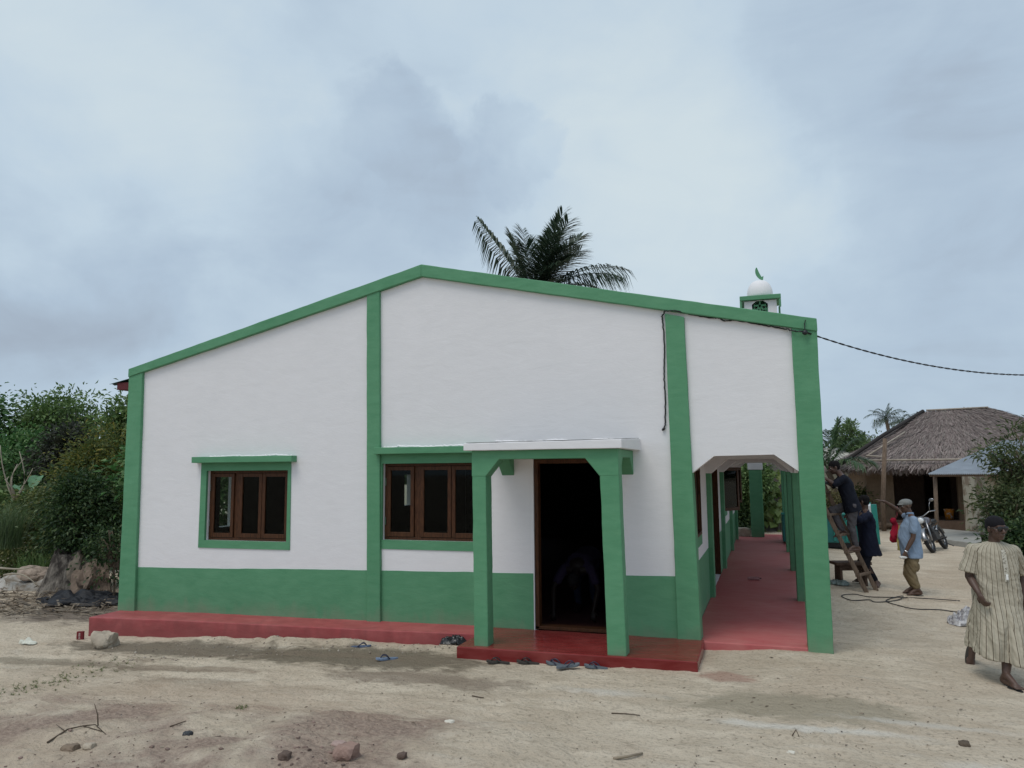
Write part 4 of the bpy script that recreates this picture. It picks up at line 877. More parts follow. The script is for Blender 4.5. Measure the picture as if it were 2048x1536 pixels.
ptree('bush', 'dull green bush between the corner column and the hut, behind the young palm', 1676, 900, 1000, 64, 34, 40, 3000, .24, .10, leaf_mat('hazy_leaves', [(.08, .125, .06), (.11, .155, .08), (.15, .19, .11)]), 52, trunk_r=.08, clump_r=.4)  # paler leaf colour carries the haze of distance
ptree('broadleaf_tree', 'dark distant tree line behind the left eave of the thatch', 1735, 892, 1010, 120, 55, 70, 5000, .36, .16, MATS['hazy_leaves'], 53, trunk_r=.1, clump_r=.8)
ptree('bush', 'dry yellowish bush behind the man on the ladder', 1668, 985, 1040, 42, 17.5, 40, 3500, .12, .03, leaf_mat('straw_leaves', [(.12, .10, .04), (.17, .15, .06), (.08, .09, .03)]), 54, trunk_r=.03, clump_r=.16)
ptree('bush', 'low weedy bush at the left wall of the thatched hut', 1722, 975, 1052, 46, 21.4, 40, 3500, .13, .045, G_OLIVE, 55, trunk_r=.03, clump_r=.2)

# ------------------------------------------------------------------ far houses on the right
MUD = mat('mud_wall', (.185, .135, .095), .95, .15, var=.16, vscale=3, bump=.8, bscale=12)
GZR = -.14
HY = 21.0
a_l = lp(1738, 1050, HY); hx0 = a_l[0]
hut = thing('thatched_hut', 'mud hut with a large grey hipped thatch roof and dark open verandah', 'hut', (hx0 + 4, HY + 3, GZR))
ez = lp(1760, 932, HY - .6)[2]                     # eave height
hx1 = hx0 + 8.4; hy1 = HY + 6.5
vx0, vx1 = lp(1789, 1000, HY)[0], lp(1918, 1000, HY)[0]
b = MB(); b.box(hx0, vx0, HY, HY + .22, GZR, ez + .25); b.box(hx0, hx0 + .22, HY + .22, hy1, GZR, ez + .25); b.box(hx0 + .22, hx1, hy1 - .22, hy1, GZR, ez + .25); b.box(hx1 - .22, hx1, HY, hy1 - .22, GZR, ez + .25)
plate('wall', [(hx0, GZR), (hx1, GZR), (hx1, ez + .25), (hx0, ez + .25)], [rect(vx0, vx1, GZR + .30, ez + .1)], HY, HY + .22, MUD, hut)
MB().box(hx0, hx0 + .22, HY + .22, hy1, GZR, ez + .25).build('wall', MUD, hut); MB().box(hx1 - .22, hx1, HY + .22, hy1, GZR, ez + .25).build('wall', MUD, hut)
MB().box(hx0 + .22, hx1 - .22, hy1 - .22, hy1, GZR, ez + .25).build('wall', MUD, hut)
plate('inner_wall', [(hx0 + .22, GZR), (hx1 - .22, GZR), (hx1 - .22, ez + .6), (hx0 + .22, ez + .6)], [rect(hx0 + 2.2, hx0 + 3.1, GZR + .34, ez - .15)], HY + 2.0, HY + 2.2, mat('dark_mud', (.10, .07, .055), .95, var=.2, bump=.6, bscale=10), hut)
MB().box(hx0 + .22, hx1 - .22, HY - .25, HY + 2.0, GZR - .1, GZR + .30).build('verandah_floor', mat('mud_floor', (.15, .105, .08), .95, var=.25), hut)
# thatch
rl, rr_ = lp(1852, 826, HY + 3.2), lp(1975, 818, HY + 3.2)
x0, x1, y0, y1 = lp(1683, 935, HY - .7)[0], hx1 + 1.1, HY - .75, hy1 + .8
E4 = np.array([(x0, y0, ez), (x1, y0, ez), (x1, y1, ez), (x0, y1, ez)]); RL, RR = np.array([rl[0], HY + 3.2, rl[2]]), np.array([max(rr_[0], rl[0] + 1), HY + 3.2, rr_[2]])
slopes = [(E4[0], E4[1], RR, RL), (E4[1], E4[2], RR, RR), (E4[2], E4[3], RL, RR), (E4[3], E4[0], RL, RL)]
def quad_at(q, u, v): a, b_, c_, d = q; lo = a + (b_ - a) * u[:, None]; hi = d + (c_ - d) * u[:, None]; return lo + (hi - lo) * v[:, None]
b = MB()
for q in slopes:
    m_ = 22; u, v = np.meshgrid(np.linspace(0, 1, m_), np.linspace(0, 1, m_)); P = quad_at(q, u.ravel(), v.ravel())
    P[:, 2] += .05 * fbm(P[:, 0] * 1.3 + P[:, 1], P[:, 2] * 2, 3, 3) - .16 * np.sin(np.pi * v.ravel()) * .6
    i_ = np.arange(m_ * m_).reshape(m_, m_); b.add(P, [tuple(x) for x in np.stack([i_[:-1, :-1], i_[:-1, 1:], i_[1:, 1:], i_[1:, :-1]], -1).reshape(-1, 4)])
th = b.build('roof', mat('thatch_base', (.15, .125, .105), .95, .1, var=.35, vscale=5, stretch=(3, 3, 1), bump=1, bscale=30), hut, fix=False)
THATCH = leaf_mat('thatch_straw', [(.13, .108, .10), (.22, .18, .165), (.31, .255, .235), (.18, .135, .13), (.24, .215, .19)], .1, .9)
R = np.random.default_rng(4); VV = []
for q, n in zip(slopes, (15000, 6000, 3000, 6000)):
    u = R.random(n); v = R.random(n) ** .9 * 1.04 - .03; P = quad_at(q, u, v); P2 = quad_at(q, u, v - .01); dn = unit(P2 - P); nrm = unit(np.cross(q[1] - q[0], (q[2] + q[3]) / 2 - q[0])); nrm = nrm if nrm[2] > 0 else -nrm
    P[:, 2] -= .096 * np.sin(np.pi * np.clip(v, 0, 1)); l = R.uniform(.25, .62, n)[:, None]; sd_ = unit(np.cross(dn, nrm)) ; dn = unit(dn + sd_ * R.normal(0, .16, n)[:, None] + nrm * R.uniform(-.02, .10, n)[:, None]); w = R.uniform(.006, .020, n)[:, None]
    P = P + nrm * R.uniform(.01, .07, n)[:, None]
    VV.append(np.stack([P - sd_ * w, P + sd_ * w, P + dn * l + sd_ * w * .5, P + dn * l - sd_ * w * .5], 1))
# ragged fringe hanging at the eaves
for q, n in zip(slopes, (3600, 1200, 500, 1800)):
    u = R.random(n); P = quad_at(q, u, np.zeros(n)); P[:, 2] += R.uniform(-.04, .06, n); sd_ = unit((q[1] - q[0])[None]); w = R.uniform(.006, .02, n)[:, None]; l = R.uniform(.10, .34, n)[:, None]
    dn = unit(np.array([0, 0, -1.]) + R.normal(0, .25, (n, 3))); VV.append(np.stack([P - sd_ * w, P + sd_ * w, P + dn * l + sd_ * w * .4, P + dn * l - sd_ * w * .4], 1))
# bundled ridge
n = 1500; u = R.random(n); P = RL + (RR - RL) * u[:, None] + R.normal(0, .04, (n, 3)); dn = unit(R.normal(0, .22, (n, 3)) + np.array([.5, -.6, -.75])); w = .02; sd_ = np.array([[1., 0, 0]]); VV.append(np.stack([P - sd_ * w, P + sd_ * w, P + dn * .35 + sd_ * w, P + dn * .35 - sd_ * w], 1))
v = np.concatenate(VV).reshape(-1, 3); o = link_mesh('thatch', v - np.array(hut['_o']), np.arange(len(v)).reshape(-1, 4), THATCH, th)
POLE = mat('pale_pole', (.34, .29, .24), .8, .2, var=.25)
def pole(pts, r, name='batten', par=None, mt=POLE): MB().tube(pts, r, 7).build(name, mt, par, smooth=True)
up = np.array([0, -.08, .12])
h0 = E4[0] + up; h1 = RL + up
pole([E4[0] + [.5, -.02, .20], E4[1] + [0, -.02, .20]], .035, par=hut); pole([h0 + (h1 - h0) * .12 + [.45, 0, -.02], h0 + (h1 - h0) * .55 + [.5, 0, 0]], .03, par=hut); pole([h0 + (h1 - h0) * .12 + [.45, 0, 0], h0 + (h1 - h0) * .12 + [1.1, -.02, -.05]], .03, par=hut)
pole([E4[0] + [0, 0, .10], h0 * .5 + h1 * .5 + [-.1, 0, .0], RL + [-.1, 0, .08]], .07, par=hut, mt=mat('dark_pole', (.035, .03, .028), .9)); pole([RL + [0, -.1, .1], RR + [0, -.1, .06]], .035, par=hut)
# pole standing in front of the hut, and another at the tin roof
pp = gp(1768, 1062, GZR); pt = lp(1770, 877, pp[1])
o = MB().tube([(pp[0], pp[1], GZR - .2), (pp[0] + .02, pp[1], .8), (pt[0], pp[1], pt[2])], [.085, .08, .07], 9).build('wooden_pole', RAWWOOD, None, smooth=True); tag(o, 'weathered wooden pole standing in front of the thatched hut', 'pole')
# tin-roofed house
TY = 15.6; cL = lp(1856, 948, TY); cR = lp(1968, 957, TY - .3); tz = cL[2]
tin = thing('tin_roofed_house', 'small plastered house with a corrugated zinc roof beside the thatched hut', 'house', (cR[0] + 1.5, TY + 2, GZR))
rx1 = cL[0] + 7.0; tp_ = lp(2010, 880, TY + 2.8)
n = 150; xs = np.linspace(cL[0], rx1, n * 4); w_ = .022 * np.sin(np.arange(n * 4) * np.pi / 2 + .4); m_ = 2; b = MB()
ey = lambda x: TY - .08 * (x - cL[0])
ezf = lambda x: tz + .0 * x
ty_top = TY + 3.6; zr_ = tz + 1.25
rp = lp(2008, 881, TY + 3.6); zr_ = rp[2]; xt = rp[0] + (xs - cL[0]) * (rx1 - rp[0]) / (rx1 - cL[0])
A_ = np.stack([xs, ey(xs), tz + w_], 1); B_ = np.stack([xt, np.full_like(xs, ty_top), zr_ + w_], 1); C_ = np.stack([xt, np.full_like(xs, ty_top + 3.4), tz + w_], 1)
k = len(xs); b.add(np.vstack([A_, B_, C_]), [(i, i + 1, k + i + 1, k + i) for i in range(k - 1)] + [(k + i, k + i + 1, 2 * k + i + 1, 2 * k + i) for i in range(k - 1)])
o = b.build('roof', METALROOF, tin, smooth=False, fix=False); so = o.modifiers.new('t', 'SOLIDIFY'); so.thickness = .006
wy = TY + .8; wx0 = lp(1927, 1000, TY + 3.6)[0]
PAT = mat('patchy_plaster', (.46, .425, .345), .95, .1, col2=(.27, .215, .165), vscale=1.6, thresh=(.50, .56), bump=1, bscale=14)
plate('wall', [(wx0, GZR), (wx0 + 5, GZR), (wx0 + 5, tz + .05), (wx0, tz + .1)], [rect(wx0 + .35, wx0 + .75, tz - .65, tz - .18)], wy, wy + .2, PAT, tin)
MB().box(wx0, wx0 + .2, wy + .2, wy + 2.8, GZR, tz + .3).build('wall', PAT, tin); MB().box(wx0 + 4.8, wx0 + 5, wy + .2, wy + 2.8, GZR, tz + .3).build('wall', PAT, tin)
q_ = gp(1872, 1058, GZR); qx = q_[0]; q1 = lp(1870, 950, TY + .25)
qb = lp(1873, 1055, TY + .25)
MB().tube([(qb[0], TY + .25, GZR - .1), (q1[0], TY + .25, tz - .03)], .055, 9).build('post', RAWWOOD, tin, smooth=True)
MB().tube([(cL[0] + .05, TY + .1, tz - .04), (rx1 - .3, TY - .3, tz - .04)], .04, 7).build('purlin', RAWWOOD, tin, smooth=True)
CONC = mat('grey_cement', (.30, .295, .275), .9, .2, var=.2, vscale=3, bump=.5, bscale=25)
sl = [gp(1872, 1056, GZR + .16), gp(1960, 1064, GZR + .16), gp(1965, 1088, GZR + .14), gp(1893, 1078, GZR + .14)]
b = MB(); b.hexa([(p[0], p[1], GZR - .2) for p in sl[::-1]], [tuple(p) for p in sl[::-1]]); o = b.build('cement_slab', CONC, None, bevel=.03); tag(o, 'low grey cement slab in front of the tin-roofed house', 'slab')
# orange bucket on the hut verandah
bk = lp(1899, 1034, HY + .5); bz = GZR + .30
t = thing('bucket', 'orange plastic bucket with a pale dented base on the hut verandah', 'bucket', (bk[0], HY + .5, bz)); s_ = mpp(1899, 1030, HY + .5)
MB().lathe([(.125, 0), (.145, .15), (.165, .33), (.178, .37), (.168, .37), (.145, .15), (.12, .02)], (bk[0], HY + .5, bz), 20).build('pail', mat('orange_plastic', (.55, .20, .02), .45, .5, col2=(.60, .52, .46), vscale=9, thresh=(.55, .6)), t, smooth=True)
MB().tube([(bk[0] - .175, HY + .5, bz + .34), (bk[0], HY + .30, bz + .20), (bk[0] + .175, HY + .5, bz + .34)], .01, 6).build('handle', CHROME, t)
o = crumple('cloth', 'pale crumpled rag lying beside the bucket', 'rag', (bk[0] - .95, HY + .3, bz + .005), .3, .18, .10, mat('pale_rag', (.42, .36, .32), .9, var=.2), 14)
# shrub tree at the right, in front of the tin-roofed house
G_TREE = leaf_mat('lance_leaves', [(.035, .058, .022), (.06, .088, .032), (.09, .12, .045), (.15, .16, .075)])
def lance_tree(px, py, w_px, h_px, y, label, seed, ncl, nl, ll=.13, base_px=None):
    s_ = mpp(px, py, y); c_ = lp(px, py, y); bx = lp(base_px or px, py, y)[0]
    tree('lance_leaf_tree', label, 'tree', (bx, y, gz(bx, y)), c_, (w_px * s_ / 2, w_px * s_ / 2.4, h_px * s_ / 2), ncl, nl, ll, .042, G_TREE, seed, trunk_r=.06, clump_r=.17, droop=.25, holes=.6, forks=46, shell=.85, up=.3)
lance_tree(2046, 940, 185, 205, 9.5, 'open spreading tree with narrow leaves in front of the zinc roof', 61, 46, 2600, .135, 2085)
lance_tree(2018, 1020, 120, 110, 8.8, 'lower leafy tree in front of the patchy plaster wall, behind the striped tunic', 63, 45, 2800, .12, 2040)
ptree('bush', 'dark bush at the right edge, behind the shoulder of the man in the striped tunic', 2050, 1040, 1175, 120, 7.5, 70, 8000, .10, .04, G_DARK, 62, trunk_r=.04, clump_r=.18)
# low cream house and weeds behind the ladder
LY = 29.0; ca, cb_ = lp(1640, 1005, LY), lp(1716, 1005, LY)
h = thing('cream_house', 'pale low house with a light roof glimpsed behind the young palm', 'house', (ca[0] + 1, LY + 1, GZR)); zt2 = lp(1690, 922, LY)[2]; za2 = lp(1690, 905, LY)[2]
MB().box(ca[0] - 1.5, cb_[0] + .5, LY, LY + 3, GZR, zt2).build('wall', mat('cream_wall', (.40, .39, .31), .9, var=.12, vscale=2), h)
MB().prism([(LY - .4, zt2 - .05), (LY - .4, zt2 + .03), (LY + 1.5, za2 + .25), (LY + 3.4, zt2 + .03), (LY + 3.4, zt2 - .05)], 'x', ca[0] - 1.8, cb_[0] + .6).build('roof', mat('pale_sheet', (.42, .41, .37), .8, var=.2, vscale=2), h)
# block wall with creeper beyond the verandah
BY = 17.4; bx0, bx1 = lp(1440, 1000, BY)[0] - 3, lp(1575, 1000, BY)[0] + .5
def block_mat():
    M = bpy.data.materials.new('cement_blocks'); M.use_nodes = True; t = M.node_tree; b_ = t.nodes['Principled BSDF']; n = t.nodes.new
    c_ = n('ShaderNodeTexCoord'); mp = n('ShaderNodeMapping'); mp.inputs['Rotation'].default_value = (math.radians(90), 0, 0); t.links.new(c_.outputs['Object'], mp.inputs[0])
    br = n('ShaderNodeTexBrick'); br.inputs['Scale'].default_value = 1; br.inputs['Brick Width'].default_value = .4; br.inputs['Row Height'].default_value = .2; br.inputs['Mortar Size'].default_value = .014
    br.inputs['Color1'].default_value = (.24, .22, .20, 1); br.inputs['Color2'].default_value = (.17, .16, .145, 1); br.inputs['Mortar'].default_value = (.30, .28, .26, 1); t.links.new(mp.outputs[0], br.inputs[0])
    nn = n('ShaderNodeTexNoise'); nn.inputs['Scale'].default_value = 8; nn.inputs['Detail'].default_value = 8; mx = n('ShaderNodeMix'); mx.data_type = 'RGBA'; mx.blend_type = 'MULTIPLY'; mx.inputs[0].default_value = .5
    t.links.new(br.outputs[0], mx.inputs[6]); t.links.new(nn.outputs[0], mx.inputs[7]); t.links.new(mx.outputs[2], b_.inputs[0]); b_.inputs['Roughness'].default_value = .95
    bm_ = n('ShaderNodeBump'); bm_.inputs['Distance'].default_value = .02; t.links.new(br.outputs[1], bm_.inputs['Height']); bm_.invert = True; t.links.new(bm_.outputs[0], b_.inputs['Normal']); return M
wz = lp(1550, 905, BY)[2]
o = MB().box(bx0, bx1, BY, BY + .2, -.4, wz).build('block_wall', block_mat(), None); o.location = (0, 0, 0); tag(o, 'grey cement block wall overgrown with creeper beyond the end of the verandah', 'wall')
R = np.random.default_rng(8); t = thing('creeper', 'big-leaved pale green creeper climbing the block wall', 'climbing plant', ((bx0 + bx1) / 2, BY - .2, -.2)); n = 260
px = R.uniform(1478, 1570, n); py = np.where(R.random(n) < .72, R.normal(1000, 22, n), R.uniform(940, 1062, n)); P = np.array([lp(a, c_, BY - R.uniform(.05, .5)) for a, c_ in zip(px, py)])
A = unit(np.array([0, -.35, -.8]) + R.normal(0, .45, (n, 3))); Nn = unit(np.array([0, -.8, .55]) + R.normal(0, .35, (n, 3))); sz = R.uniform(.14, .34, n); v, f_ = leaf_mesh(P, A, Nn, sz, sz * .85, .12); link_mesh('foliage', v - np.array(t['_o']), f_, G_VINE, t)
b = MB()
for i in range(9): a = lp(R.uniform(1480, 1568), 1062, BY - .1); limb(b, (a[0], BY - .08, -.3), (a[0] + R.uniform(-.5, .5), BY - .15, R.uniform(.6, 1.9)), .02, .008, .2, 5, 6, R)
b.build('stems', BOLE, t)
ptree('bush', 'dark green bush over the block wall seen through the verandah arch', 1500, 920, 1000, 90, 16.6, 60, 5500, .13, .06, G_MID, 71, trunk_r=.04, clump_r=.2)
ptree('bush', 'small dark bush at the left foot of the block wall', 1478, 1010, 1066, 46, 16.2, 30, 2500, .12, .06, G_DARK, 72, trunk_r=.03, clump_r=.16)
boulder('rubble_lump', 'pale broken concrete lump at the far end of the red verandah floor', 'rubble', gp(1485, 1072, .05) + [0, .2, .05], (.28, .2, .2), STONE, 31)
# tree masses further off so that the horizon is closed
R = np.random.default_rng(9); V = []; n = 26000
ang = R.uniform(-1.25, 1.15, n); dist_ = R.uniform(120, 190, n); x_ = np.sin(ang) * dist_; y_ = np.cos(ang) * dist_; hh = 4.5 + 3.2 * (fbm(x_ * .05, y_ * .05, 5, 3) + .3); z_ = R.random(n) * np.clip(hh, 1, 9)
P = np.stack([x_, y_, z_], 1); A = unit(R.normal(size=(n, 3))); Nn = unit(R.normal(size=(n, 3)) + [0, 0, .6]); v, f_ = leaf_mesh(P, A, Nn, R.uniform(1.0, 2.4, n), R.uniform(.6, 1.4, n))
o = link_mesh('distant_woods', v, f_, G_DARK, None); o['kind'] = 'stuff'

# ------------------------------------------------------------------ small things on the ground
def flipflop(name, label, px, py, heading, sole_c, strap_c, z=None, L_=.265, tilt=0, group='flip-flops left outside the porch'):
    p = gp(px, py, -.06); zz = gz(p[0], p[1]) if z is None else z; p = gp(px, py, zz)
    zz = gz(p[0], p[1]) + .004 if z is None else z
    t = thing(name, label, 'flip-flop', (p[0], p[1], zz), heading, group); t.rotation_euler = (tilt, -.03, heading)
    n = 28; a = np.linspace(0, 2 * np.pi, n, endpoint=False); x = L_ / 2 * np.cos(a); w = .041 + .009 * np.cos(a) - .010 * np.exp(-((x + .02) / .05) ** 2); y = w * np.sign(np.sin(a)) * np.abs(np.sin(a)) ** .8 + .006 * np.sin(x * 16)
    b = MB(); lift = .012 * np.clip(x / (L_ / 2), 0, 1) ** 3
    V = np.concatenate([np.stack([x, y, lift], 1), np.stack([x * .99, y * .98, lift + .019], 1)]); b.add(V, [tuple(range(n))[::-1], tuple(range(n, 2 * n))] + [(i, (i + 1) % n, n + (i + 1) % n, n + i) for i in range(n)])
    b.build('sole', sole_c, t, local=True)
    s_ = MB(); toe = np.array([L_ * .30, .002, .018]); 
    for sd_ in (-1, 1):
        e_ = np.array([-L_ * .10, .040 * sd_, .016]); tt = np.linspace(0, 1, 9)[:, None]; P = toe + (e_ - toe) * tt; P[:, 2] += .038 * np.sin(np.pi * tt[:, 0] ** .8); P[:, 1] += .010 * sd_ * np.sin(np.pi * tt[:, 0]); s_.tube(P, np.linspace(.0045, .0075, 9), 6)
    s_.build('strap', strap_c, t, local=True, smooth=True); return t
FB = mat('blue_foam', (.085, .115, .185), .75, var=.2, vscale=20); FG = mat('dark_foam', (.045, .04, .035), .8, var=.25, vscale=20); FGR = mat('grey_blue_foam', (.11, .13, .15), .8, var=.3, vscale=18)
ST1 = mat('navy_strap', (.02, .022, .05), .4, .5); ST2 = mat('black_strap', (.012, .012, .012), .4, .5)
PI = math.pi
flipflop('flip_flop', 'blue flip-flop lying closest to the red plinth, left of the porch', 721, 1297, .25, FB, ST1)
flipflop('flip_flop', 'blue flip-flop with a pale printed footbed, lying nearest the camera on damp sand', 774, 1319, PI + .65, mat('pale_blue_foam', (.16, .21, .30), .75, var=.4, vscale=14), ST1)
flipflop('flip_flop', 'dark brown flip-flop at the left end of the row along the porch slab', 996, 1327, PI + .12, FG, ST2)
flipflop('flip_flop', 'dark flip-flop beside the leftmost one, close to the porch slab', 1056, 1328, PI - .05, FG, ST2)
flipflop('flip_flop', 'worn grey-blue flip-flop under another in the middle of the row', 1112, 1330, PI - .45, FGR, ST1)
flipflop('flip_flop', 'grey-blue flip-flop lying crosswise on top of another in the row', 1136, 1334, .55, FGR, ST1, z=gz(-2.1, -1.3) + .028, tilt=.08)
flipflop('flip_flop', 'slate blue flip-flop at the right end of the row by the porch slab', 1192, 1337, PI - .15, FGR, ST1)
p = gp(198, 1302, -.3); p[2] = gz(p[0], p[1] + .12)
boulder('stone', 'pale angular stone leaning against the left end of the red plinth', 'stone', (p[0], p[1] + .12, p[2] + .085), (.16, .12, .13), STONE, 2, amp=.55)
p = gp(157, 1281, -.3); z = gz(p[0], p[1]); t = thing('packet', 'small crushed red packet with pale marks standing beside the plinth', 'packet', (p[0], p[1] + .03, z), .25)
MB().hexa([(-.05, -.018, 0), (.045, -.018, -.004), (.045, .02, -.004), (-.05, .02, 0)], [(-.052, -.014, .108), (.05, -.022, .114), (.05, .012, .114), (-.052, .02, .108)]).build('box', mat('red_card', (.16, .018, .022), .6, var=.2), t, local=True, bevel=.003)
b = MB(); pm = mat('pale_print', (.55, .45, .42), .7)
for zz, w in ((.085, .022), (.068, .026), (.052, .028), (.035, .018), (.020, .026)): b.box(-w * .5 - .004, w * .5 - .004, -.0215, -.017, zz - .004, zz + .004)
for i, f0 in enumerate(b.v): pass
b.build('print', pm, t, local=True)
p = gp(56, 1288, -.3); crumple('paper_scrap', 'white curled paper scrap on the sand at far left', 'paper', (p[0], p[1], gz(p[0], p[1]) + .01), .11, .055, .07, mat('white_paper', (.62, .62, .54), .8), 21, 24, .3, 1.1)
p = gp(914, 1287, -.09); crumple('plastic_bag', 'crumpled black plastic bag in the corner between plinth and porch slab', 'bag', (p[0] - .02, p[1] - .03, gz(p[0], p[1]) + .02), .17, .11, .11, BAGBLK, 23, 40, .3, 1.8)
p = gp(1938, 1254, -.1); crumple('plastic_bag', 'pale silver plastic bag on the sand behind the striped tunic', 'bag', (p[0], p[1] + .1, gz(p[0], p[1])), .21, .15, .20, mat('silver_plastic', (.48, .47, .48), .35, .5, col2=(.16, .15, .17), vscale=7, stretch=(1, 4, 4), thresh=(.45, .6)), 25, 44, -.3, 3)
p = gp(2056, 1272, -.1); crumple('plastic_bag', 'mint green and white plastic bag at the right edge', 'bag', (p[0], p[1] + .1, gz(p[0], p[1])), .14, .12, .26, mat('mint_plastic', (.40, .62, .55), .4, .5, col2=(.75, .78, .76), vscale=8, thresh=(.45, .6)), 26, 44, .3, 3)
p = gp(1676, 1178, -.12); crumple('plastic_sheet', 'grey-green crumpled plastic sheet under the wooden bench', 'plastic sheet', (p[0], p[1] + .05, gz(p[0], p[1]) + .01), .20, .14, .09, mat('greygreen_plastic', (.18, .23, .22), .4, .5, var=.4, vscale=9), 27, 40, -.4, 3)
p = gp(1722, 1158, -.12); crumple('cloth', 'small white rag by the foot of the ladder', 'rag', (p[0], p[1], gz(p[0], p[1]) + .06), .07, .05, .07, mat('white_rag', (.7, .7, .7), .9), 28, 24, 0, 3)
# paint roller sleeve on the verandah
p = gp(1507, 1157, .06); t = thing('paint_roller', 'pinkish paint roller lying on the red verandah floor', 'paint roller', (p[0], p[1], .032), .12)
MB().tube([(-.10, 0, .03), (.10, 0, .03)], .030, 14).build('sleeve', mat('pink_sleeve', (.42, .22, .22), .95, var=.3, vscale=30, bump=1, bscale=200), t, local=True)
MB().tube([(.10, 0, .03), (.135, 0, .03), (.14, .06, .03), (.02, .07, .02), (.02, .16, .015)], .005, 6).build('handle', DARKMETAL, t, local=True)
# sticks and twigs one can point to
TW = mat('twig', (.10, .075, .055), .9, var=.3); TWL = mat('pale_twig', (.28, .23, .17), .9, var=.2)
def on_ground(pts, lift=.006):
    o = []
    for px, py in pts: p = gp(px, py, -.08); p = gp(px, py, gz(p[0], p[1])); o.append((p[0], p[1], gz(p[0], p[1]) + lift))
    return o
def stick(name, label, pts, r, mt, cat='stick'):
    P = on_ground(pts, r); o = MB().tube(P, np.linspace(r, r * .6, len(P)), 6).build(name, mt, None, smooth=True); tag(o, label, cat)
stick('stick', 'straight pale stick at the bottom edge, right of centre', [(1228, 1521), (1257, 1516), (1285, 1510)], .012, TWL)
stick('stick', 'thin straight twig below the middle of the plinth', [(340, 1459), (372, 1444)], .006, TW)
stick('stick', 'thin dark twig near the dark seed pod in the foreground', [(410, 1480), (442, 1472)], .006, TW)
stick('stick', 'short brown twig in front of the porch slab', [(944, 1393), (968, 1397)], .006, TW)
stick('stick', 'thin bent twig on the sand in front of the wet patch', [(1223, 1428), (1252, 1429), (1280, 1432)], .006, TW)
stick('stick', 'small forked twig in the foreground at lower right', [(1585, 1472), (1592, 1462), (1598, 1474)], .006, TW)
t = thing('dry_branch', 'dry forked branch lying on the sand at lower left', 'branch', tuple(on_ground([(160, 1465)])[0])); b = MB()
for pts, r in (([(95, 1480), (135, 1466), (165, 1459), (205, 1463)], .008), ([(165, 1459), (190, 1456), (212, 1467)], .006), ([(130, 1468), (112, 1455)], .005)): P = on_ground(pts, .01); b.tube(P, np.linspace(r, r * .4, len(P)), 5)
P = on_ground([(196, 1456)], .01)[0]; b.tube([P, (P[0] - .0, P[1] - .01, P[2] + .09), (P[0] - .05, P[1], P[2] + .17)], [.006, .005, .003], 5)
b.build('twigs', TW, t, smooth=True)
for (px, py, w, h, lab, c) in ((375, 1478, .035, .022, 'dark dry seed pod on the sand at lower left', BAGBLK), (143, 1500, .055, .035, 'rounded brown pebble in the reddish soil at lower left', mat('brown_pebble', (.20, .15, .11), .9, var=.3)),
                               (180, 1499, .04, .028, 'small tan pebble beside the brown one at lower left', STONE), (693, 1515, .09, .075, 'large pinkish clod of earth at the bottom edge', mat('pink_clod', (.30, .20, .165), .95, var=.25, bump=1, bscale=40)),
                               (572, 1512, .045, .04, 'dark clod left of the large pinkish clod', mat('dark_clod', (.12, .085, .07), .95, var=.3, bump=1, bscale=40)), (680, 1484, .05, .02, 'pale pink pebble above the large clod', mat('pink_pebble', (.36, .26, .23), .9, var=.2)),
                               (804, 1519, .035, .03, 'dark round clod right of the large pinkish clod', MATS['dark_clod']), (900, 1445, .032, .012, 'white flat pebble on the sand in front of the porch', mat('white_pebble', (.62, .58, .50), .8)),
                               (1582, 1509, .026, .012, 'white shell fragment on the sand at lower right', MATS['white_pebble']), (1929, 1489, .04, .022, 'dark dry leaf curl on the sand at lower right', TW)):
    P = on_ground([(px, py)], 0)[0]; boulder('pebble', lab, 'pebble', (P[0], P[1], P[2] + h * .45), (w, w * .75, h), c, int(px) % 37, sub=3, amp=.6)
# countless grains: pebbles, leaf bits, clods, grass sprigs
def scatter_stones(name, cnt, area, smin, smax, mt, seed, dens=None):
    R = np.random.default_rng(seed); ico = np.array([(0, 0, 1), (.89, 0, .45), (.28, .85, .45), (-.72, .53, .45), (-.72, -.53, .45), (.28, -.85, .45), (.72, .53, -.45), (-.28, .85, -.45), (-.89, 0, -.45), (-.28, -.85, -.45), (.72, -.53, -.45), (0, 0, -1)])
    fc = np.array([(0, 1, 2), (0, 2, 3), (0, 3, 4), (0, 4, 5), (0, 5, 1), (1, 6, 2), (2, 7, 3), (3, 8, 4), (4, 9, 5), (5, 10, 1), (2, 6, 7), (3, 7, 8), (4, 8, 9), (5, 9, 10), (1, 10, 6), (6, 11, 7), (7, 11, 8), (8, 11, 9), (9, 11, 10), (10, 11, 6)])
    px = R.uniform(area[0], area[2], cnt * 3); py = area[1] + (area[3] - area[1]) * R.random(cnt * 3); 
    if dens is not None: k = R.random(cnt * 3) < dens(px, py); px, py = px[k], py[k]
    px, py = px[:cnt], py[:cnt]; P = np.array([gp(a, c_, -.08) for a, c_ in zip(px, py)]); s_ = smin + (smax - smin) * R.random(len(P)) ** 3
    P[:, 2] = ground_z(P[:, 0], P[:, 1]) + s_ * .15
    V = P[:, None] + ico[None] * s_[:, None, None] * R.uniform(.55, 1.3, (len(P), 12, 1)) * np.array([1, 1, .65]); F_ = (fc[None] + 12 * np.arange(len(P))[:, None, None]).reshape(-1, 3)
    o = link_mesh(name, V.reshape(-1, 3), F_, mt); o['kind'] = 'stuff'; return o
PEB = leaf_mat('pebble_mix', [(.10, .08, .065), (.22, .175, .14), (.36, .30, .24), (.14, .11, .09), (.52, .47, .40)], 0, .9)
CLOD = leaf_mat('clod_mix', [(.13, .09, .075), (.20, .14, .115), (.27, .19, .16), (.10, .075, .065)], 0, .95)
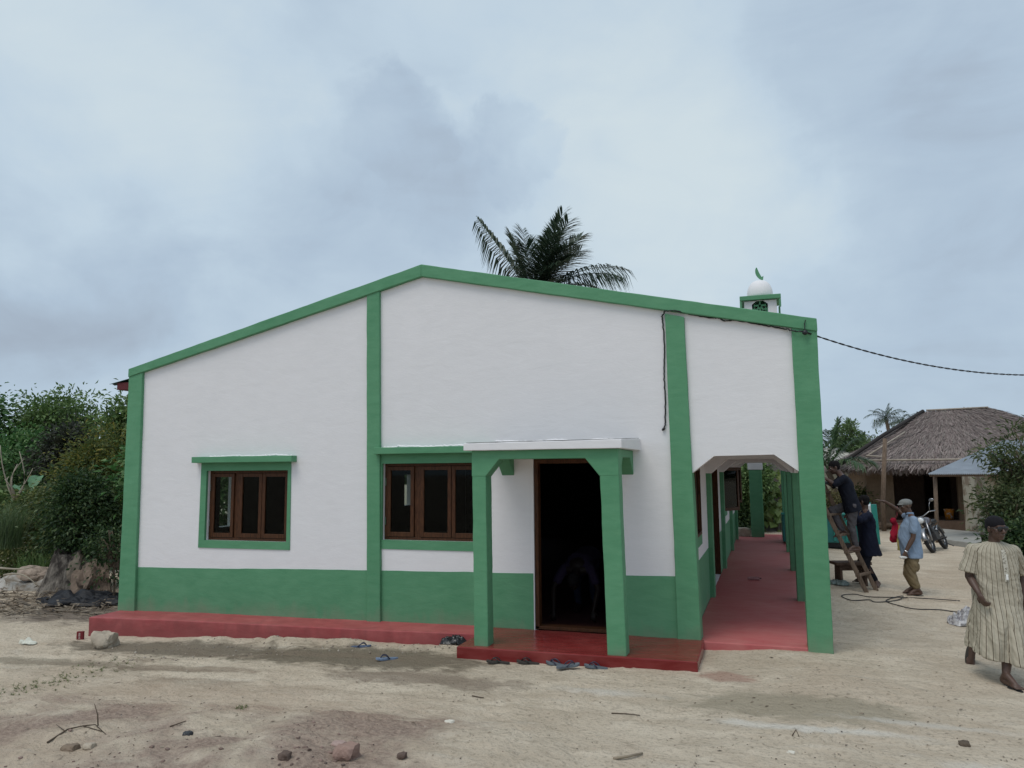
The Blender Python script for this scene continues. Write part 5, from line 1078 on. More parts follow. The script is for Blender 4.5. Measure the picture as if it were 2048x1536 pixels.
scatter_stones('pebbles', 900, (-60, 1290, 2100, 1560), .002, .009, PEB, 1, lambda x, y: .25 + .75 * (fbm(x * .006, y * .012, 3, 3) > 0))
scatter_stones('pebbles', 700, (190, 1262, 960, 1300), .004, .018, PEB, 2)
scatter_stones('earth_clods', 300, (-40, 1476, 860, 1570), .004, .022, CLOD, 3, lambda x, y: np.clip(.03 + .97 * (np.exp(-((x - 650) / 75) ** 2) + .18 * np.exp(-((x - 180) / 160) ** 2)) * ((y - 1470) / 60), 0, 1))
R = np.random.default_rng(15); b = MB(); n = 600
for i in range(n):
    px, py = R.uniform(-40, 2090), 1290 + 270 * R.random(); 
    if fbm(px * .005, py * .01, 8, 3) < -.05 and R.random() < .8: continue
    p = gp(px, py, -.08); p = np.array([p[0], p[1], gz(p[0], p[1]) + .004]); az = R.uniform(0, 3.14); l = R.uniform(.01, .055); d = np.array([math.cos(az), math.sin(az), 0]); s_ = np.array([-d[1], d[0], 0]) * R.uniform(.0015, .008)
    b.add([p - d * l * .5, p + s_ + [0, 0, .006], p + d * l * .5 + [0, 0, .003], p - s_], [(0, 1, 2, 3)])
o = b.build('leaf_bits', DEAD, None, fix=False); o['kind'] = 'stuff'
R = np.random.default_rng(16); V = []; F = []
for i in range(150):
    t_ = R.random(); px = R.choice([R.normal(90, 70), R.normal(230, 25), R.normal(480, 8), R.normal(140, 15)], p=[.62, .2, .06, .12]); py = {True: 1386 - (px - 10) * .28 + R.normal(0, 9)}[True]
    if px > 400: py = 1436 + R.normal(0, 3)
    p = gp(px, py, -.2); p = np.array([p[0], p[1], gz(p[0], p[1])])
    for q in range(7):
        az = R.uniform(0, 6.28); d = np.array([math.cos(az), math.sin(az), R.uniform(.2, .9)]); l = R.uniform(.015, .05); s_ = np.array([-d[1], d[0], 0]) * .0035; k = len(V); V += [p - s_, p + s_, p + d * l]; F.append((k, k + 1, k + 2))
b = MB(); b.add(V, F); o = b.build('grass_sprigs', G_OLIVE, None, fix=False); o['kind'] = 'stuff'
# cable coiled on the sand
CABLE = mat('black_cable', (.012, .012, .013), .5, .4)
def cable(pts, r, lift=.012, n=10):
    P = np.array(on_ground(pts, lift)); t_ = np.linspace(0, len(P) - 1, (len(P) - 1) * n + 1); i = np.clip(t_.astype(int), 0, len(P) - 2); f_ = (t_ - i)[:, None]
    p0 = P[np.maximum(i - 1, 0)]; p1 = P[i]; p2 = P[i + 1]; p3 = P[np.minimum(i + 2, len(P) - 1)]
    Q = .5 * (2 * p1 + (p2 - p0) * f_ + (2 * p0 - 5 * p1 + 4 * p2 - p3) * f_ ** 2 + (3 * p1 - p0 - 3 * p2 + p3) * f_ ** 3); return Q
Q = cable([(1990, 1229), (1920, 1226), (1880, 1222), (1830, 1220), (1795, 1212), (1772, 1204), (1790, 1196), (1806, 1194), (1800, 1200), (1780, 1204), (1750, 1206), (1738, 1201), (1705, 1201), (1684, 1195), (1690, 1191), (1712, 1190), (1740, 1194), (1800, 1196), (1850, 1199), (1920, 1203)], .012)
o = MB().tube(Q, .0075, 6).build('extension_cable', CABLE, None, smooth=True); tag(o, 'black cable looped on the sand between the ladder and the striped tunic', 'cable')
# supply cable: along the coping, down the pilaster, and away to the right
a = yp(1610, 664, -.05); e_ = yp(2048, 750, 2.2); e2 = e_ + (e_ - a) * .9
def tw(P, r=.0065):
    b_ = MB(); P = np.asarray(P, float); n = len(P); s_ = np.concatenate([[0], np.cumsum(np.linalg.norm(np.diff(P, axis=0), axis=1))])
    for ph in (0, PI): b_.tube(P + np.stack([0 * s_, r * np.cos(s_ * 26 + ph), r * np.sin(s_ * 26 + ph)], 1), r * .8, 6)
    return b_
t_ = np.linspace(0, 1, 160)[:, None]; P = a + (e2 - a) * t_; P[:, 2] += -.42 * 4 * (t_ * (1 - t_))[:, 0] + .0; 
kz = yp(2048, 750, 2.2)[2]; ip = np.argmin(np.abs(P[:, 0] - e_[0])); P[:, 2] += (kz - P[ip, 2]) * np.clip(t_[:, 0] / t_[ip, 0], 0, None)
wire = thing('power_cable', 'twisted black power cable strung from the right corner column and tacked along the coping', 'cable', tuple(a))
tw(P).build('span', CABLE, wire, smooth=True)
pts = [(1328, 858, 0), (1331, 846, 0), (1330, 790, 0), (1328, 745, 0), (1329, 700, 0), (1326, 650, 0), (1324, 632, 0), (1330, 622, -1), (1352, 621, -1), (1385, 630, 0), (1420, 636, 0), (1438, 636, 0), (1450, 642, 0), (1470, 640, 0), (1520, 649, 0), (1560, 656, 0), (1590, 662, -1), (1610, 664, -1)]
P = np.array([yp(px, py, -.03 if k else .035) for px, py, k in pts]); tt = np.linspace(0, len(P) - 1, 140); P2 = np.stack([np.interp(tt, np.arange(len(P)), P[:, i]) for i in range(3)], 1); P2 += np.stack([rng.normal(0, .003, 140), 0 * tt, rng.normal(0, .003, 140)], 1)
MB().tube(P2, .009, 6).build('tacked_run', CABLE, wire, smooth=True)
c_ = yp(1610, 665, -.045); MB().ell(c_, (.032, 0, 0), (0, .03, 0), (0, 0, .03), 12, 8).build('hook', DARKMETAL, wire, smooth=True)
MB().tube([c_, yp(1609, 648, -.03), yp(1611, 640, -.03)], .006, 6).build('loose_end', CABLE, wire)
c_ = yp(1327, 858, .03); MB().ell(c_, (.022, 0, .01), (0, .02, 0), (0, 0, .02), 10, 6).build('cable_end', CABLE, wire, smooth=True)

# ------------------------------------------------------------------ ladder, bench, vehicle, motorcycle
LYN, LYF = 4.95, 5.42
V3_ = lambda *a: np.array(a, float)
lf_ = gp(1733, 1191, -.12); lz0 = gz(lf_[0], LYN); A0_ = np.array([lf_[0], LYN, lz0]); T0_ = lp(1662, 1040, LYN); dirl = (T0_ - A0_) / (T0_[2] - A0_[2]); zt3 = 2.25
while (A0_ + dirl * (zt3 - lz0))[0] < .655: zt3 -= .02
ladder = thing('ladder', 'rough wooden ladder leaning on the right corner column side of the verandah', 'ladder', tuple(A0_))
LOFF = V3_(.20, .42, 0)
def rail(off):
    a = A0_ + off; a = np.array([a[0], a[1], gz(a[0], a[1]) - .01]); c_ = a + dirl * (zt3 - lz0); u = unit(dirl); nrm = np.array([u[2], 0, -u[0]]) * .036; w = np.array([0, .026, 0])
    MB().hexa([a - nrm - w, a + nrm - w, a + nrm + w, a - nrm + w], [c_ - nrm - w, c_ + nrm - w, c_ + nrm + w, c_ - nrm + w]).build('rail', RAWWOOD, ladder, bevel=.006)
rail(LOFF * 0); rail(LOFF)
for pyr in (1150, 1105, 1071, 1030, 985):
    c_ = A0_ + dirl * (lp(1690, pyr, LYN)[2] - lz0)
    if c_[2] > zt3: break
    d_ = unit(LOFF); n_ = np.array([d_[1], -d_[0], 0]) * .035; p0 = c_ - d_ * .05; p1 = c_ + LOFF + d_ * .05; z_ = np.array([0, 0, .018])
    MB().hexa([p0 - n_ - z_, p1 - n_ - z_, p1 + n_ - z_, p0 + n_ - z_], [p0 - n_ + z_, p1 - n_ + z_, p1 + n_ + z_, p0 + n_ + z_]).build('rung', RAWWOOD, ladder, bevel=.004)
bq = gp(1690, 1176, -.12); by = bq[1]; z0 = gz(bq[0], by); c0_ = lp(1672, 1125, by); c1_ = lp(1722, 1122, by + .3); zt4 = lp(1690, 1121, by + .15)[2]
bench = thing('wooden_bench', 'small rough brown wooden bench behind the foot of the ladder', 'bench', (bq[0], by, z0), math.atan2(.35, 1)); BW = mat('brown_bench_wood', (.13, .085, .065), .85, .2, var=.4, stretch=(1, 5, 5), vscale=8, bump=.5)
Hh = zt4 - z0
MB().box(-.20, .44, -.16, .16, Hh - .05, Hh).build('seat', BW, bench, local=True, bevel=.006)
for x in (-.10, .34):
    MB().prism([(-.13, -.02), (-.045, -.02), (0, .17), (.045, -.02), (.13, -.02), (.115, Hh - .052), (-.115, Hh - .052)], 'x', x - .022, x + .022).build('leg', BW, bench, local=True, bevel=.004)
MB().box(-.077, .317, -.02, .02, Hh - .16, Hh - .06).build('stretcher', BW, bench, local=True)
# teal three-wheeled carrier
VY = 12.3; va, vb = lp(1640, 1100, VY), lp(1757, 1100, VY); vz = gz(va[0], VY); zt_b = lp(1700, 1040, VY)[2]; ztop = lp(1745, 1011, VY)[2]; zu = lp(1680, 1086, VY)[2]
TEAL = mat('teal_paint', (.012, .19, .16), .4, .5, var=.15); TEALD = mat('deep_teal', (.01, .13, .125), .45, .5, var=.15)
veh = thing('three_wheeler', 'teal three-wheeled carrier parked behind the men at the ladder', 'vehicle', (va[0], VY + .6, vz))
vx0, vx1 = va[0] - .9, vb[0]
b = MB(); b.box(vx0, vx1 - .32, VY, VY + .05, zu, zt_b + .12); b.box(vx0, vx1 - .32, VY + 1.2, VY + 1.25, zu, zt_b + .12); b.box(vx0, vx1 - .32, VY + .05, VY + 1.2, zu, zu + .05); b.box(vx0, vx0 + .05, VY + .05, VY + 1.2, zu + .05, zt_b + .12); b.box(vx1 - .37, vx1 - .32, VY + .05, VY + 1.2, zu + .05, zt_b + .12)
b2_ = MB().box(vx0, vx1 - .32, VY, VY + 1.25, zu, zt_b + .12); b2_.build('cargo_tub', TEALD, veh, bevel=.02)
for i in range(7): x = vx0 + .12 + i * (vx1 - .44 - vx0 - .12) / 6; MB().box(x - .025, x + .025, VY - .03, VY - .001, zu + .04, zt_b + .10).build('rib', TEAL, veh, bevel=.008)
MB().box(vx0 - .02, vx1 - .30, VY - .04, VY + .02, zt_b + .121, zt_b + .17).build('rim_rail', TEAL, veh, bevel=.01)
MB().box(vx0 + .1, vx1 - .1, VY + .15, VY + 1.1, zu - .14, zu - .002).build('chassis', DARKMETAL, veh, bevel=.01)
MB().prism([(vx1 - .30, zu), (vx1 + .03, zu), (vx1 + .0, ztop - .0), (vx1 - .40, ztop)], 'y', VY + .02, VY + 1.2).build('cab_shield', mat('white_panel', (.60, .62, .64), .4, .5), veh, bevel=.02)
for y0, y1 in ((VY - .005, VY + .06), (VY + 1.16, VY + 1.225)): MB().prism([(vx1 - .08, zu - .02), (vx1 + .06, zu - .02), (vx1 + .02, ztop + .03), (vx1 - .12, ztop + .03)], 'y', y0, y1).build('cab_post', TEAL, veh, bevel=.01)
for x, y in ((vx0 + .45, VY + .08), (vx0 + .45, VY + 1.05), (vx1 - .16, VY + .58)):
    w = MB(); a_ = np.arange(24) * 2 * PI / 24
    w.prism([(x + .27 * math.cos(q), vz + .27 + .27 * math.sin(q)) for q in a_], 'y', y, y + .12); o = w.build('wheel', BLACK, veh, bevel=.02)
    w = MB(); w.prism([(x + .16 * math.cos(q), vz + .27 + .16 * math.sin(q)) for q in a_], 'y', y - .006, y + .126); w.build('rim', CHROME, o)
MB().tube([(vx1 - .16, VY + .64, vz + .27), (vx1 - .18, VY + .64, zu + .1)], .035, 8).build('fork', DARKMETAL, veh)
# motorcycle leaning on its stand
mf, mr_ = gp(1868, 1106, GZR + .0), gp(1889, 1094, GZR)
hd = math.atan2(mf[1] - mr_[1], mf[0] - mr_[0]); hd = math.atan2(-.92, -.40)
MCH = mat('dull_chrome', (.30, .30, .31), .30, .5, .9)
moto = thing('motorcycle', 'black and chrome motorcycle leaning on its side stand in front of the cement slab', 'motorcycle', (mf[0] + .26, mf[1] + .62, GZR - .0), hd); moto.rotation_euler = (math.radians(20), 0, hd)
def torus(cx, cz, R0, r, k=28, m=8):
    V = []; F = []
    for i in range(k):
        a = 2 * PI * i / k
        for j in range(m): q = 2 * PI * j / m; rr_ = R0 + r * math.cos(q); V.append((cx + rr_ * math.cos(a), r * math.sin(q) * 1.1, cz + rr_ * math.sin(a)))
    for i in range(k):
        for j in range(m): F.append((i * m + j, i * m + (j + 1) % m, ((i + 1) % k) * m + (j + 1) % m, ((i + 1) % k) * m + j))
    return V, F
for cx in (.64, -.62):
    V, F = torus(cx, .30, .255, .045); w = MB().add(V, F).build('wheel', BLACK, moto, local=True, smooth=True)
    b = MB(); V, F = torus(cx, .30, .205, .014, 28, 6); b.add(V, F); b.tube([(cx, -.05, .3), (cx, .05, .3)], .06, 12)
    for i in range(12): a = PI * i / 6; b.tube([(cx, .03 * (-1) ** i, .3), (cx + .2 * math.cos(a), 0, .3 + .2 * math.sin(a))], .004, 4)
    b.build('rim', MCH, w, local=True)
TANK = mat('dark_maroon_paint', (.035, .018, .025), .25, .6, coat=.5)
def fender(cx, a0, a1, name, mt):
    b = MB(); aa = np.linspace(a0, a1, 12); V = []
    for a in aa:
        for w, r_ in ((-.065, .325), (-.045, .35), (.045, .35), (.065, .325)): V.append((cx + r_ * math.cos(a), w, .3 + r_ * math.sin(a)))
    b.add(V, [(i * 4 + j, i * 4 + j + 1, (i + 1) * 4 + j + 1, (i + 1) * 4 + j) for i in range(11) for j in range(3)]); o = b.build(name, mt, moto, local=True, smooth=True, fix=False); so = o.modifiers.new('t', 'SOLIDIFY'); so.thickness = .004
fender(.64, .1, 2.3, 'front_fender', MCH); fender(-.62, .7, 2.9, 'rear_fender', MCH)
for y in (-.085, .085): MB().tube([(.64, y, .30), (.50, y, .62), (.40, y, .86)], [.022, .026, .026], 8).build('fork', MCH, moto, local=True, smooth=True)
MB().ell((.13, 0, .78), (.27, 0, -.04), (0, .13, 0), (.02, 0, .12), 18, 10).build('fuel_tank', TANK, moto, local=True, smooth=True)
b = MB(); b.ell((-.34, 0, .76), (.36, 0, -.02), (0, .12, 0), (0, 0, .06), 18, 8); b.build('seat', mat('black_vinyl', (.015, .014, .015), .5, .4), moto, local=True, smooth=True)
b = MB(); b.tube([(.40, 0, .84), (.05, 0, .66), (-.40, 0, .68), (-.85, 0, .74)], .028, 8); b.tube([(.40, 0, .80), (.30, 0, .34), (-.12, 0, .28)], .025, 8); b.tube([(-.62, .09, .3), (-.1, .08, .34), (-.1, -.08, .34), (-.62, -.09, .3)], .022, 8); b.tube([(-.1, 0, .3), (-.15, 0, .68)], .025, 8); b.build('frame', DARKMETAL, moto, local=True)
b = MB(); b.box(-.06, .22, -.12, .12, .28, .50); b.hexa([(.02, -.08, .50), (.20, -.08, .48), (.20, .08, .48), (.02, .08, .50)], [(.06, -.07, .68), (.22, -.07, .66), (.22, .07, .66), (.06, .07, .68)])
for k in range(5): b.box(.0, .25, -.095, .095, .51 + k * .032, .52 + k * .032)
b.build('engine', mat('engine_alloy', (.10, .10, .105), .45, .5, .7, var=.2), moto, local=True, bevel=.01)
for y in (-.13,): MB().tube([(.22, y * .6, .5), (.30, y, .34), (.05, y, .25), (-.35, y - .02, .28), (-.85, y - .03, .38)], [.022, .022, .024, .045, .05], 10).build('exhaust', MCH, moto, local=True, smooth=True)
b = MB(); b.tube([(.30, .38, .98), (.36, .24, 1.0), (.40, .08, .93), (.40, -.08, .93), (.36, -.24, 1.0), (.30, -.38, .98)], .014, 8); b.build('handlebar', MCH, moto, local=True, smooth=True)
for y in (.26, -.26): m_ = MB(); m_.tube([(.36, y, 1.0), (.34, y * 1.15, 1.15), (.30, y * 1.35, 1.24)], .007, 6); m_.ell((.29, y * 1.5, 1.26), (.012, 0, 0), (0, .065, 0), (0, 0, .04), 12, 8); m_.build('mirror', MCH, moto, local=True, smooth=True)
h_ = MB().ell((.50, 0, .84), (.07, 0, 0), (0, .09, 0), (0, 0, .09), 16, 10).build('headlight', MCH, moto, local=True, smooth=True)
MB().ell((.535, 0, .84), (.045, 0, 0), (0, .075, 0), (0, 0, .075), 16, 8).build('lens', mat('lamp_lens', (.75, .77, .78), .1, .6), h_, local=True, smooth=True)
MB().tube([(.0, .10, .26), (-.06, .34, .02)], .012, 6).build('side_stand', DARKMETAL, moto, local=True)
for y in (.3, -.3): MB().tube([(.05, y * .4, .27), (.05, y, .28)], .016, 7).build('foot_peg', BLACK, moto, local=True)
for k in range(4):
    p = lp(1764 + k * 5, 1050 - k * 3, 20.2 + k * .2); a = np.array([p[0] - .5, 20.2 + k * .18, GZR + .06 + .09 * (k % 2)])
    log_('firewood_log', ['dark firewood log lowest in the pile by the hut pole', 'firewood log on top at the front of the pile by the hut pole', 'firewood log in the middle of the pile by the hut pole', 'firewood log at the back of the pile by the hut pole'][k], a, a + [1.1, .25 * (-1) ** k, .02], .07, RAWWOOD)

# ------------------------------------------------------------------ people
V3 = lambda *a: np.array(a, float)
def remesh(name, mb, mt, parent, voxel=.006, iters=3, deform=None, sub=None):
    """one continuous skin over a set of overlapping limbs"""
    me = bpy.data.meshes.new('tmp'); me.from_pydata([tuple(p) for p in np.vstack(mb.v)], [], mb.f)
    bm = bmesh.new(); bm.from_mesh(me); bmesh.ops.recalc_face_normals(bm, faces=bm.faces); bm.to_mesh(me); bm.free()
    o = bpy.data.objects.new('tmp', me); COL.objects.link(o)
    r = o.modifiers.new('r', 'REMESH'); r.mode = 'VOXEL'; r.voxel_size = voxel
    s = o.modifiers.new('s', 'SMOOTH'); s.factor = .5; s.iterations = iters
    dg = bpy.context.evaluated_depsgraph_get(); dg.update(); ev = o.evaluated_get(dg); m2 = bpy.data.meshes.new_from_object(ev)
    n = len(m2.vertices); co = np.empty(n * 3, np.float32); m2.vertices.foreach_get('co', co); co = co.reshape(-1, 3).astype(float)
    no = np.empty(n * 3, np.float32); m2.vertices.foreach_get('normal', no); no = no.reshape(-1, 3)
    if deform is not None:
        res = deform(co, no)
        if isinstance(res, tuple):
            co, att = res
            for k, a in att.items(): q = m2.attributes.new(k, 'FLOAT', 'POINT'); q.data.foreach_set('value', np.ascontiguousarray(a, np.float32))
        else: co = res
    co = co - np.array(parent['_o']); m2.vertices.foreach_set('co', np.ascontiguousarray(co, np.float32).ravel()); m2.update()
    m2.polygons.foreach_set('use_smooth', np.ones(len(m2.polygons), bool)); m2.materials.clear(); m2.materials.append(mt); m2.name = name
    bpy.data.objects.remove(o); bpy.data.meshes.remove(me)
    q = bpy.data.objects.new(name, m2); COL.objects.link(q); q.parent = parent; q['_o'] = list(parent['_o']); return q
def noise3(p, f, seed):
    return fbm(p[:, 0] * f + p[:, 2] * f * .6, p[:, 1] * f - p[:, 2] * f * .75, seed, 3)
def folds(amp, f, seed, zs=1.0):
    def d(co, no):
        q = co.copy(); q[:, 2] *= zs; k = np.abs(noise3(q, f, seed)) * 2 - .5 + .4 * noise3(q, f * 2.3, seed + 5)
        return co + no * (amp * k)[:, None]
    return d
def add_hand(b, w, d, pn, curl, side, spread=.16, s=1.0, thumb=.75):
    """palm, four bent fingers of different lengths and a thumb; w wrist, d hand direction, pn palm normal, side +1/-1 thumb side"""
    d = unit(V3(*d)); pn = V3(*pn); pn = unit(pn - d * pn.dot(d)); l = np.cross(d, pn) * side       # l points to the thumb side
    c = w + d * .050 * s; b.ell(c, d * .052 * s, l * .040 * s, pn * .0155 * s, 14, 8); b.cone(w - d * .01, .024 * s, w + d * .03 * s, .026 * s)
    for i, (off, L_) in enumerate(((.028, .070), (.0095, .080), (-.0095, .074), (-.027, .058))):
        p = w + (d * .088 + l * off) * s; dd = unit(d + l * off * spread * 14); a = curl * (1 + .15 * i)
        for j, (fr_, r0, r1) in enumerate(((.44, .0098, .0088), (.31, .0088, .0080), (.25, .0080, .0068))):
            ca, sa = math.cos(a), math.sin(a); dn = dd * ca + pn * sa; q = p + dn * L_ * fr_ * s; b.cone(p, r0 * s, q, r1 * s, 10); p = q; a += curl * .9
    p = w + (d * .030 + l * .034) * s; t1 = unit(d * .62 + l * thumb + pn * .35); q = p + t1 * .040 * s; b.cone(w + (d * .02 + l * .022) * s, .014 * s, q, .0115 * s, 10); b.cone(q, .0112 * s, q + unit(t1 * .8 + d * .4 + pn * .25) * .030 * s, .0085 * s, 10)
def add_head(b, c, f, u, s=1.0, ears=True):
    f = unit(V3(*f)); u = V3(*u); u = unit(u - f * u.dot(f)); l = np.cross(u, f)
    P = lambda a, q, z: c + (f * a + l * q + u * z) * s
    b.ell(P(-.008, 0, .028), f * .096 * s, l * .074 * s, u * .088 * s); b.ell(P(.022, 0, -.045), f * .066 * s, l * .060 * s, u * .070 * s)
    b.ell(P(.052, 0, -.092), f * .030 * s, l * .030 * s, u * .022 * s, 12, 8); b.ell(P(.076, 0, .030), f * .020 * s, l * .056 * s, u * .014 * s, 12, 8)
    b.cone(P(.086, 0, .012), .009 * s, P(.108, 0, -.026), .0135 * s); [b.ell(P(.094, q * .014, -.030), f * .011 * s, l * .010 * s, u * .009 * s, 8, 6) for q in (-1, 1)]
    b.ell(P(.083, 0, -.056), f * .013 * s, l * .026 * s, u * .0085 * s, 12, 8); b.ell(P(.080, 0, -.070), f * .013 * s, l * .023 * s, u * .0095 * s, 12, 8)
    [b.ell(P(.058, q * .042, -.022), f * .026 * s, l * .022 * s, u * .026 * s, 10, 8) for q in (-1, 1)]
    if ears: [b.ell(P(-.008, q * .078, -.008), f * .020 * s, l * .010 * s, u * .033 * s, 10, 8) for q in (-1, 1)]
    return P, f, l, u
def add_foot(b, an, toe_dir, up_, s=1.0, toes=True):
    d = unit(V3(*toe_dir)); u = V3(*up_); u = unit(u - d * u.dot(d)); l = np.cross(u, d)
    heel = an - u * .062 * s - d * .045 * s; ball = an - u * .072 * s + d * .125 * s
    b.cone(an, .037 * s, heel + u * .012, .031 * s); b.cone(an + d * .02, .036 * s, ball + u * .012, .027 * s); b.cone(heel, .030 * s, ball, .026 * s)
    b.ell(ball, d * .045 * s, l * .046 * s, u * .024 * s, 12, 8)
    for i, (o_, L_, r) in enumerate(((.030, .062, .0125), (.012, .060, .0095), (-.004, .055, .009), (-.019, .048, .0085), (-.033, .040, .008))):
        p = ball + (l * o_ + d * .02) * s - u * .004; b.cone(p, r * s, p + d * L_ * s * .72 - u * .006, r * s * .95, 8)
def body(t, J, mt, s=1.0, voxel=.0065, head=True):
    b = MB(); ch, pe, nk = J['chest'], J['pelvis'], J['neck']; lat = unit(J['shL'] - J['shR']); ax = unit(ch - pe); fw = unit(np.cross(lat, ax)); lat2 = np.cross(ax, fw)
    b.ell(ch, lat2 * .160 * s, fw * .112 * s, ax * .19 * s); b.ell((ch + pe) / 2, lat2 * .138 * s, fw * .105 * s, ax * .17 * s); b.ell(pe, lat2 * .155 * s, fw * .115 * s, ax * .13 * s)
    for q in 'LR':
        b.cone(nk - ax * .03, .055 * s, J['sh' + q], .054 * s); b.cone(ch + lat2 * (.07 if q == 'L' else -.07) * s, .095 * s, J['sh' + q], .05 * s)
        b.cone(J['sh' + q], .052 * s, J['el' + q], .039 * s); b.cone(J['el' + q], .039 * s, J['el' + q] * .62 + J['wr' + q] * .38, .040 * s); b.cone(J['el' + q] * .62 + J['wr' + q] * .38, .040 * s, J['wr' + q], .0255 * s)
        d, pn, cu, sp = J['ha' + q]; add_hand(b, J['wr' + q], d, pn, cu, J.get('th' + q, 1), sp, s)
        hp, kn, an = J['hip' + q], J['kn' + q], J['an' + q]; b.cone(hp, .088 * s, kn, .056 * s); b.cone(kn, .055 * s, kn * .65 + an * .35, .055 * s); b.cone(kn * .65 + an * .35, .055 * s, an, .034 * s)
        add_foot(b, an, *J['ft' + q], s)
    P, f, l, u = add_head(b, J['head'], J['face'], J['up'], s); b.cone(nk - ax * .02, .058 * s, J['head'] - u * .05 * s - f * .022 * s, .052 * s)
    o = remesh('body', b, mt, t, voxel, 3); return o, P, f, l, u
def loft(b, C, lat, fw, ra, rb, k=32, e=.85):
    a = np.arange(k) * 2 * PI / k; ca, sa = np.cos(a), np.sin(a); ca = np.sign(ca) * np.abs(ca) ** e; sa = np.sign(sa) * np.abs(sa) ** e; n = len(C)
    b.add(np.vstack([C[i] + np.outer(ca * ra[i], lat) + np.outer(sa * rb[i], fw) for i in range(n)]), [(i * k + j, i * k + (j + 1) % k, (i + 1) * k + (j + 1) % k, (i + 1) * k + j) for i in range(n - 1) for j in range(k)] + [tuple(range(k))[::-1], tuple(range((n - 1) * k, n * k))])
def shell(b, J, s, g, hem=.0, belly=0.0, flare=0.0, back=0.0):
    """loose shirt: one sleeve of cloth from the hem to the collar"""
    ch, pe, nk = J['chest'], J['pelvis'], J['neck']; lat = unit(J['shL'] - J['shR']); ax = unit(ch - pe); fw = unit(np.cross(lat, ax)); lat2 = np.cross(ax, fw); m_ = (ch + pe) / 2; sh = (J['shL'] + J['shR']) / 2; axn = unit(nk - pe)
    C = [pe - ax * (.10 + hem) - fw * back, pe - ax * .02 - fw * back * .5, m_ + fw * belly * .55, ch - ax * .01 + fw * belly * .15, ch * .45 + sh * .55, sh + axn * .005, nk - axn * .012]
    ra = np.array([.172 + g * 1.1 + flare, .172 + g + flare * .6, .158 + g, .172 + g, .176 + g * .8, .135 + g * .5, .064 + g * .1]) * s; rb = np.array([.128 + g * 1.1 + flare, .128 + g + belly * .35, .116 + g + belly * .62, .122 + g + belly * .2, .108 + g * .7, .082 + g * .4, .062 + g * .1]) * s
    loft(b, C, lat2, fw, ra, rb)
    for q in 'LR': b.cone(nk - ax * .05, .055 * s, J['sh' + q], .054 * s + g * .4); b.cone(ch + lat2 * (.09 if q == 'L' else -.09) * s, .085 * s + g * .4, J['sh' + q], .054 * s + g * .5)
    return ax, fw, lat2
def sleeve(b, J, q, frac, r0, r1):
    b.cone(J['sh' + q], r0, J['sh' + q] + (J['el' + q] - J['sh' + q]) * frac, r1)
def cloth(name, col, col2=None, **k): return mat(name, col, .9, .15, var=.14, col2=col2, vscale=7, bump=.35, bscale=260, **k)
def eyes(P, f, l, u, t):
    for q in (-1, 1):
        e_ = MB().ell(P(.073, q * .031, .006), f * .012, l * .013, u * .0085, 10, 8).build('eye', mat('eye_white', (.55, .52, .48), .3), t, smooth=True)
        MB().ell(P(.0815, q * .031, .006), f * .005, l * .0058, u * .006, 8, 6).build('iris', mat('dark_iris', (.012, .008, .006), .2), e_, smooth=True)

# --- man in the striped tunic, walking towards the camera on the right
y = -.45; SK = SKIN
gl = gp(2021, 1372, -.06); zf = gz(gl[0], -.72)
J = dict(head=lp(1992, 1057, -.50), face=V3(.44, -.89, -.04), up=V3(.03, -.10, 1), neck=lp(1988, 1090, -.46), chest=lp(1987, 1122, -.45), pelvis=lp(1993, 1192, -.45),
         shR=lp(1944, 1099, -.50), shL=lp(2027, 1101, -.36), elR=lp(1938, 1152, -.50), wrR=lp(1958, 1187, -.66), elL=lp(2042, 1150, -.22), wrL=lp(2047, 1201, -.30),
         haR=(V3(.30, -.30, -.90), V3(.75, .45, .1), .55, .10), haL=(V3(.05, -.2, -.97), V3(-.9, -.1, 0), .4, .10), thR=-1, thL=1,
         hipR=lp(1977, 1198, -.42), hipL=lp(2010, 1198, -.48), knL=lp(2016, 1284, -.62), anL=lp(2019, 1352, -.70), knR=lp(1970, 1262, -.30), anR=lp(1946, 1294, .10))
h1_, t1_ = gp(2006, 1368, zf + .01), gp(2052, 1386, zf + .01); ftd = unit(V3(t1_[0] - h1_[0], t1_[1] - h1_[1], 0))
J['anL'] = V3(h1_[0] + ftd[0] * .05, h1_[1] + ftd[1] * .05, zf + .105)
tr_ = gp(1945, 1331, gz(1.95, .0)); J['ftL'] = (ftd, V3(0, 0, 1)); J['ftR'] = (unit(tr_ + V3(0, 0, .035) - J['anR']), V3(.1, -.6, .6))
t = thing('person', 'man in a cream striped knee-length tunic, dark cap and sunglasses, walking at right', 'person', (J['pelvis'][0], J['pelvis'][1], zf))
o, P, f, l, u = body(t, J, SK, .98, .0055)
MB().ell(P(-.012, 0, .052), f * .101, l * .080, u * .078, 20, 12).ell(P(-.03, 0, .02), f * .085, l * .081, u * .055, 18, 10).build('cap', mat('dark_knit_cap', (.012, .011, .014), .9, .2, bump=.6, bscale=300), t, smooth=True)
b = MB()
for q in (-1, 1):
    b.ell(P(.094, q * .033, .008), f * .006 + l * q * -.003, l * .031, u * .023, 14, 8)
    b.tube([P(.09, q * .062, .013), P(.05, q * .080, .012), P(-.02, q * .083, .008)], .004, 6)
b.tube([P(.098, -.012, .014), P(.101, 0, .016), P(.098, .012, .014)], .0045, 6); b.tube([P(.092, -.064, .016), P(.10, 0, .022), P(.092, .064, .016)], .004, 6)
b.build('sunglasses', mat('smoked_lens', (.008, .008, .010), .12, .6), t, smooth=True)
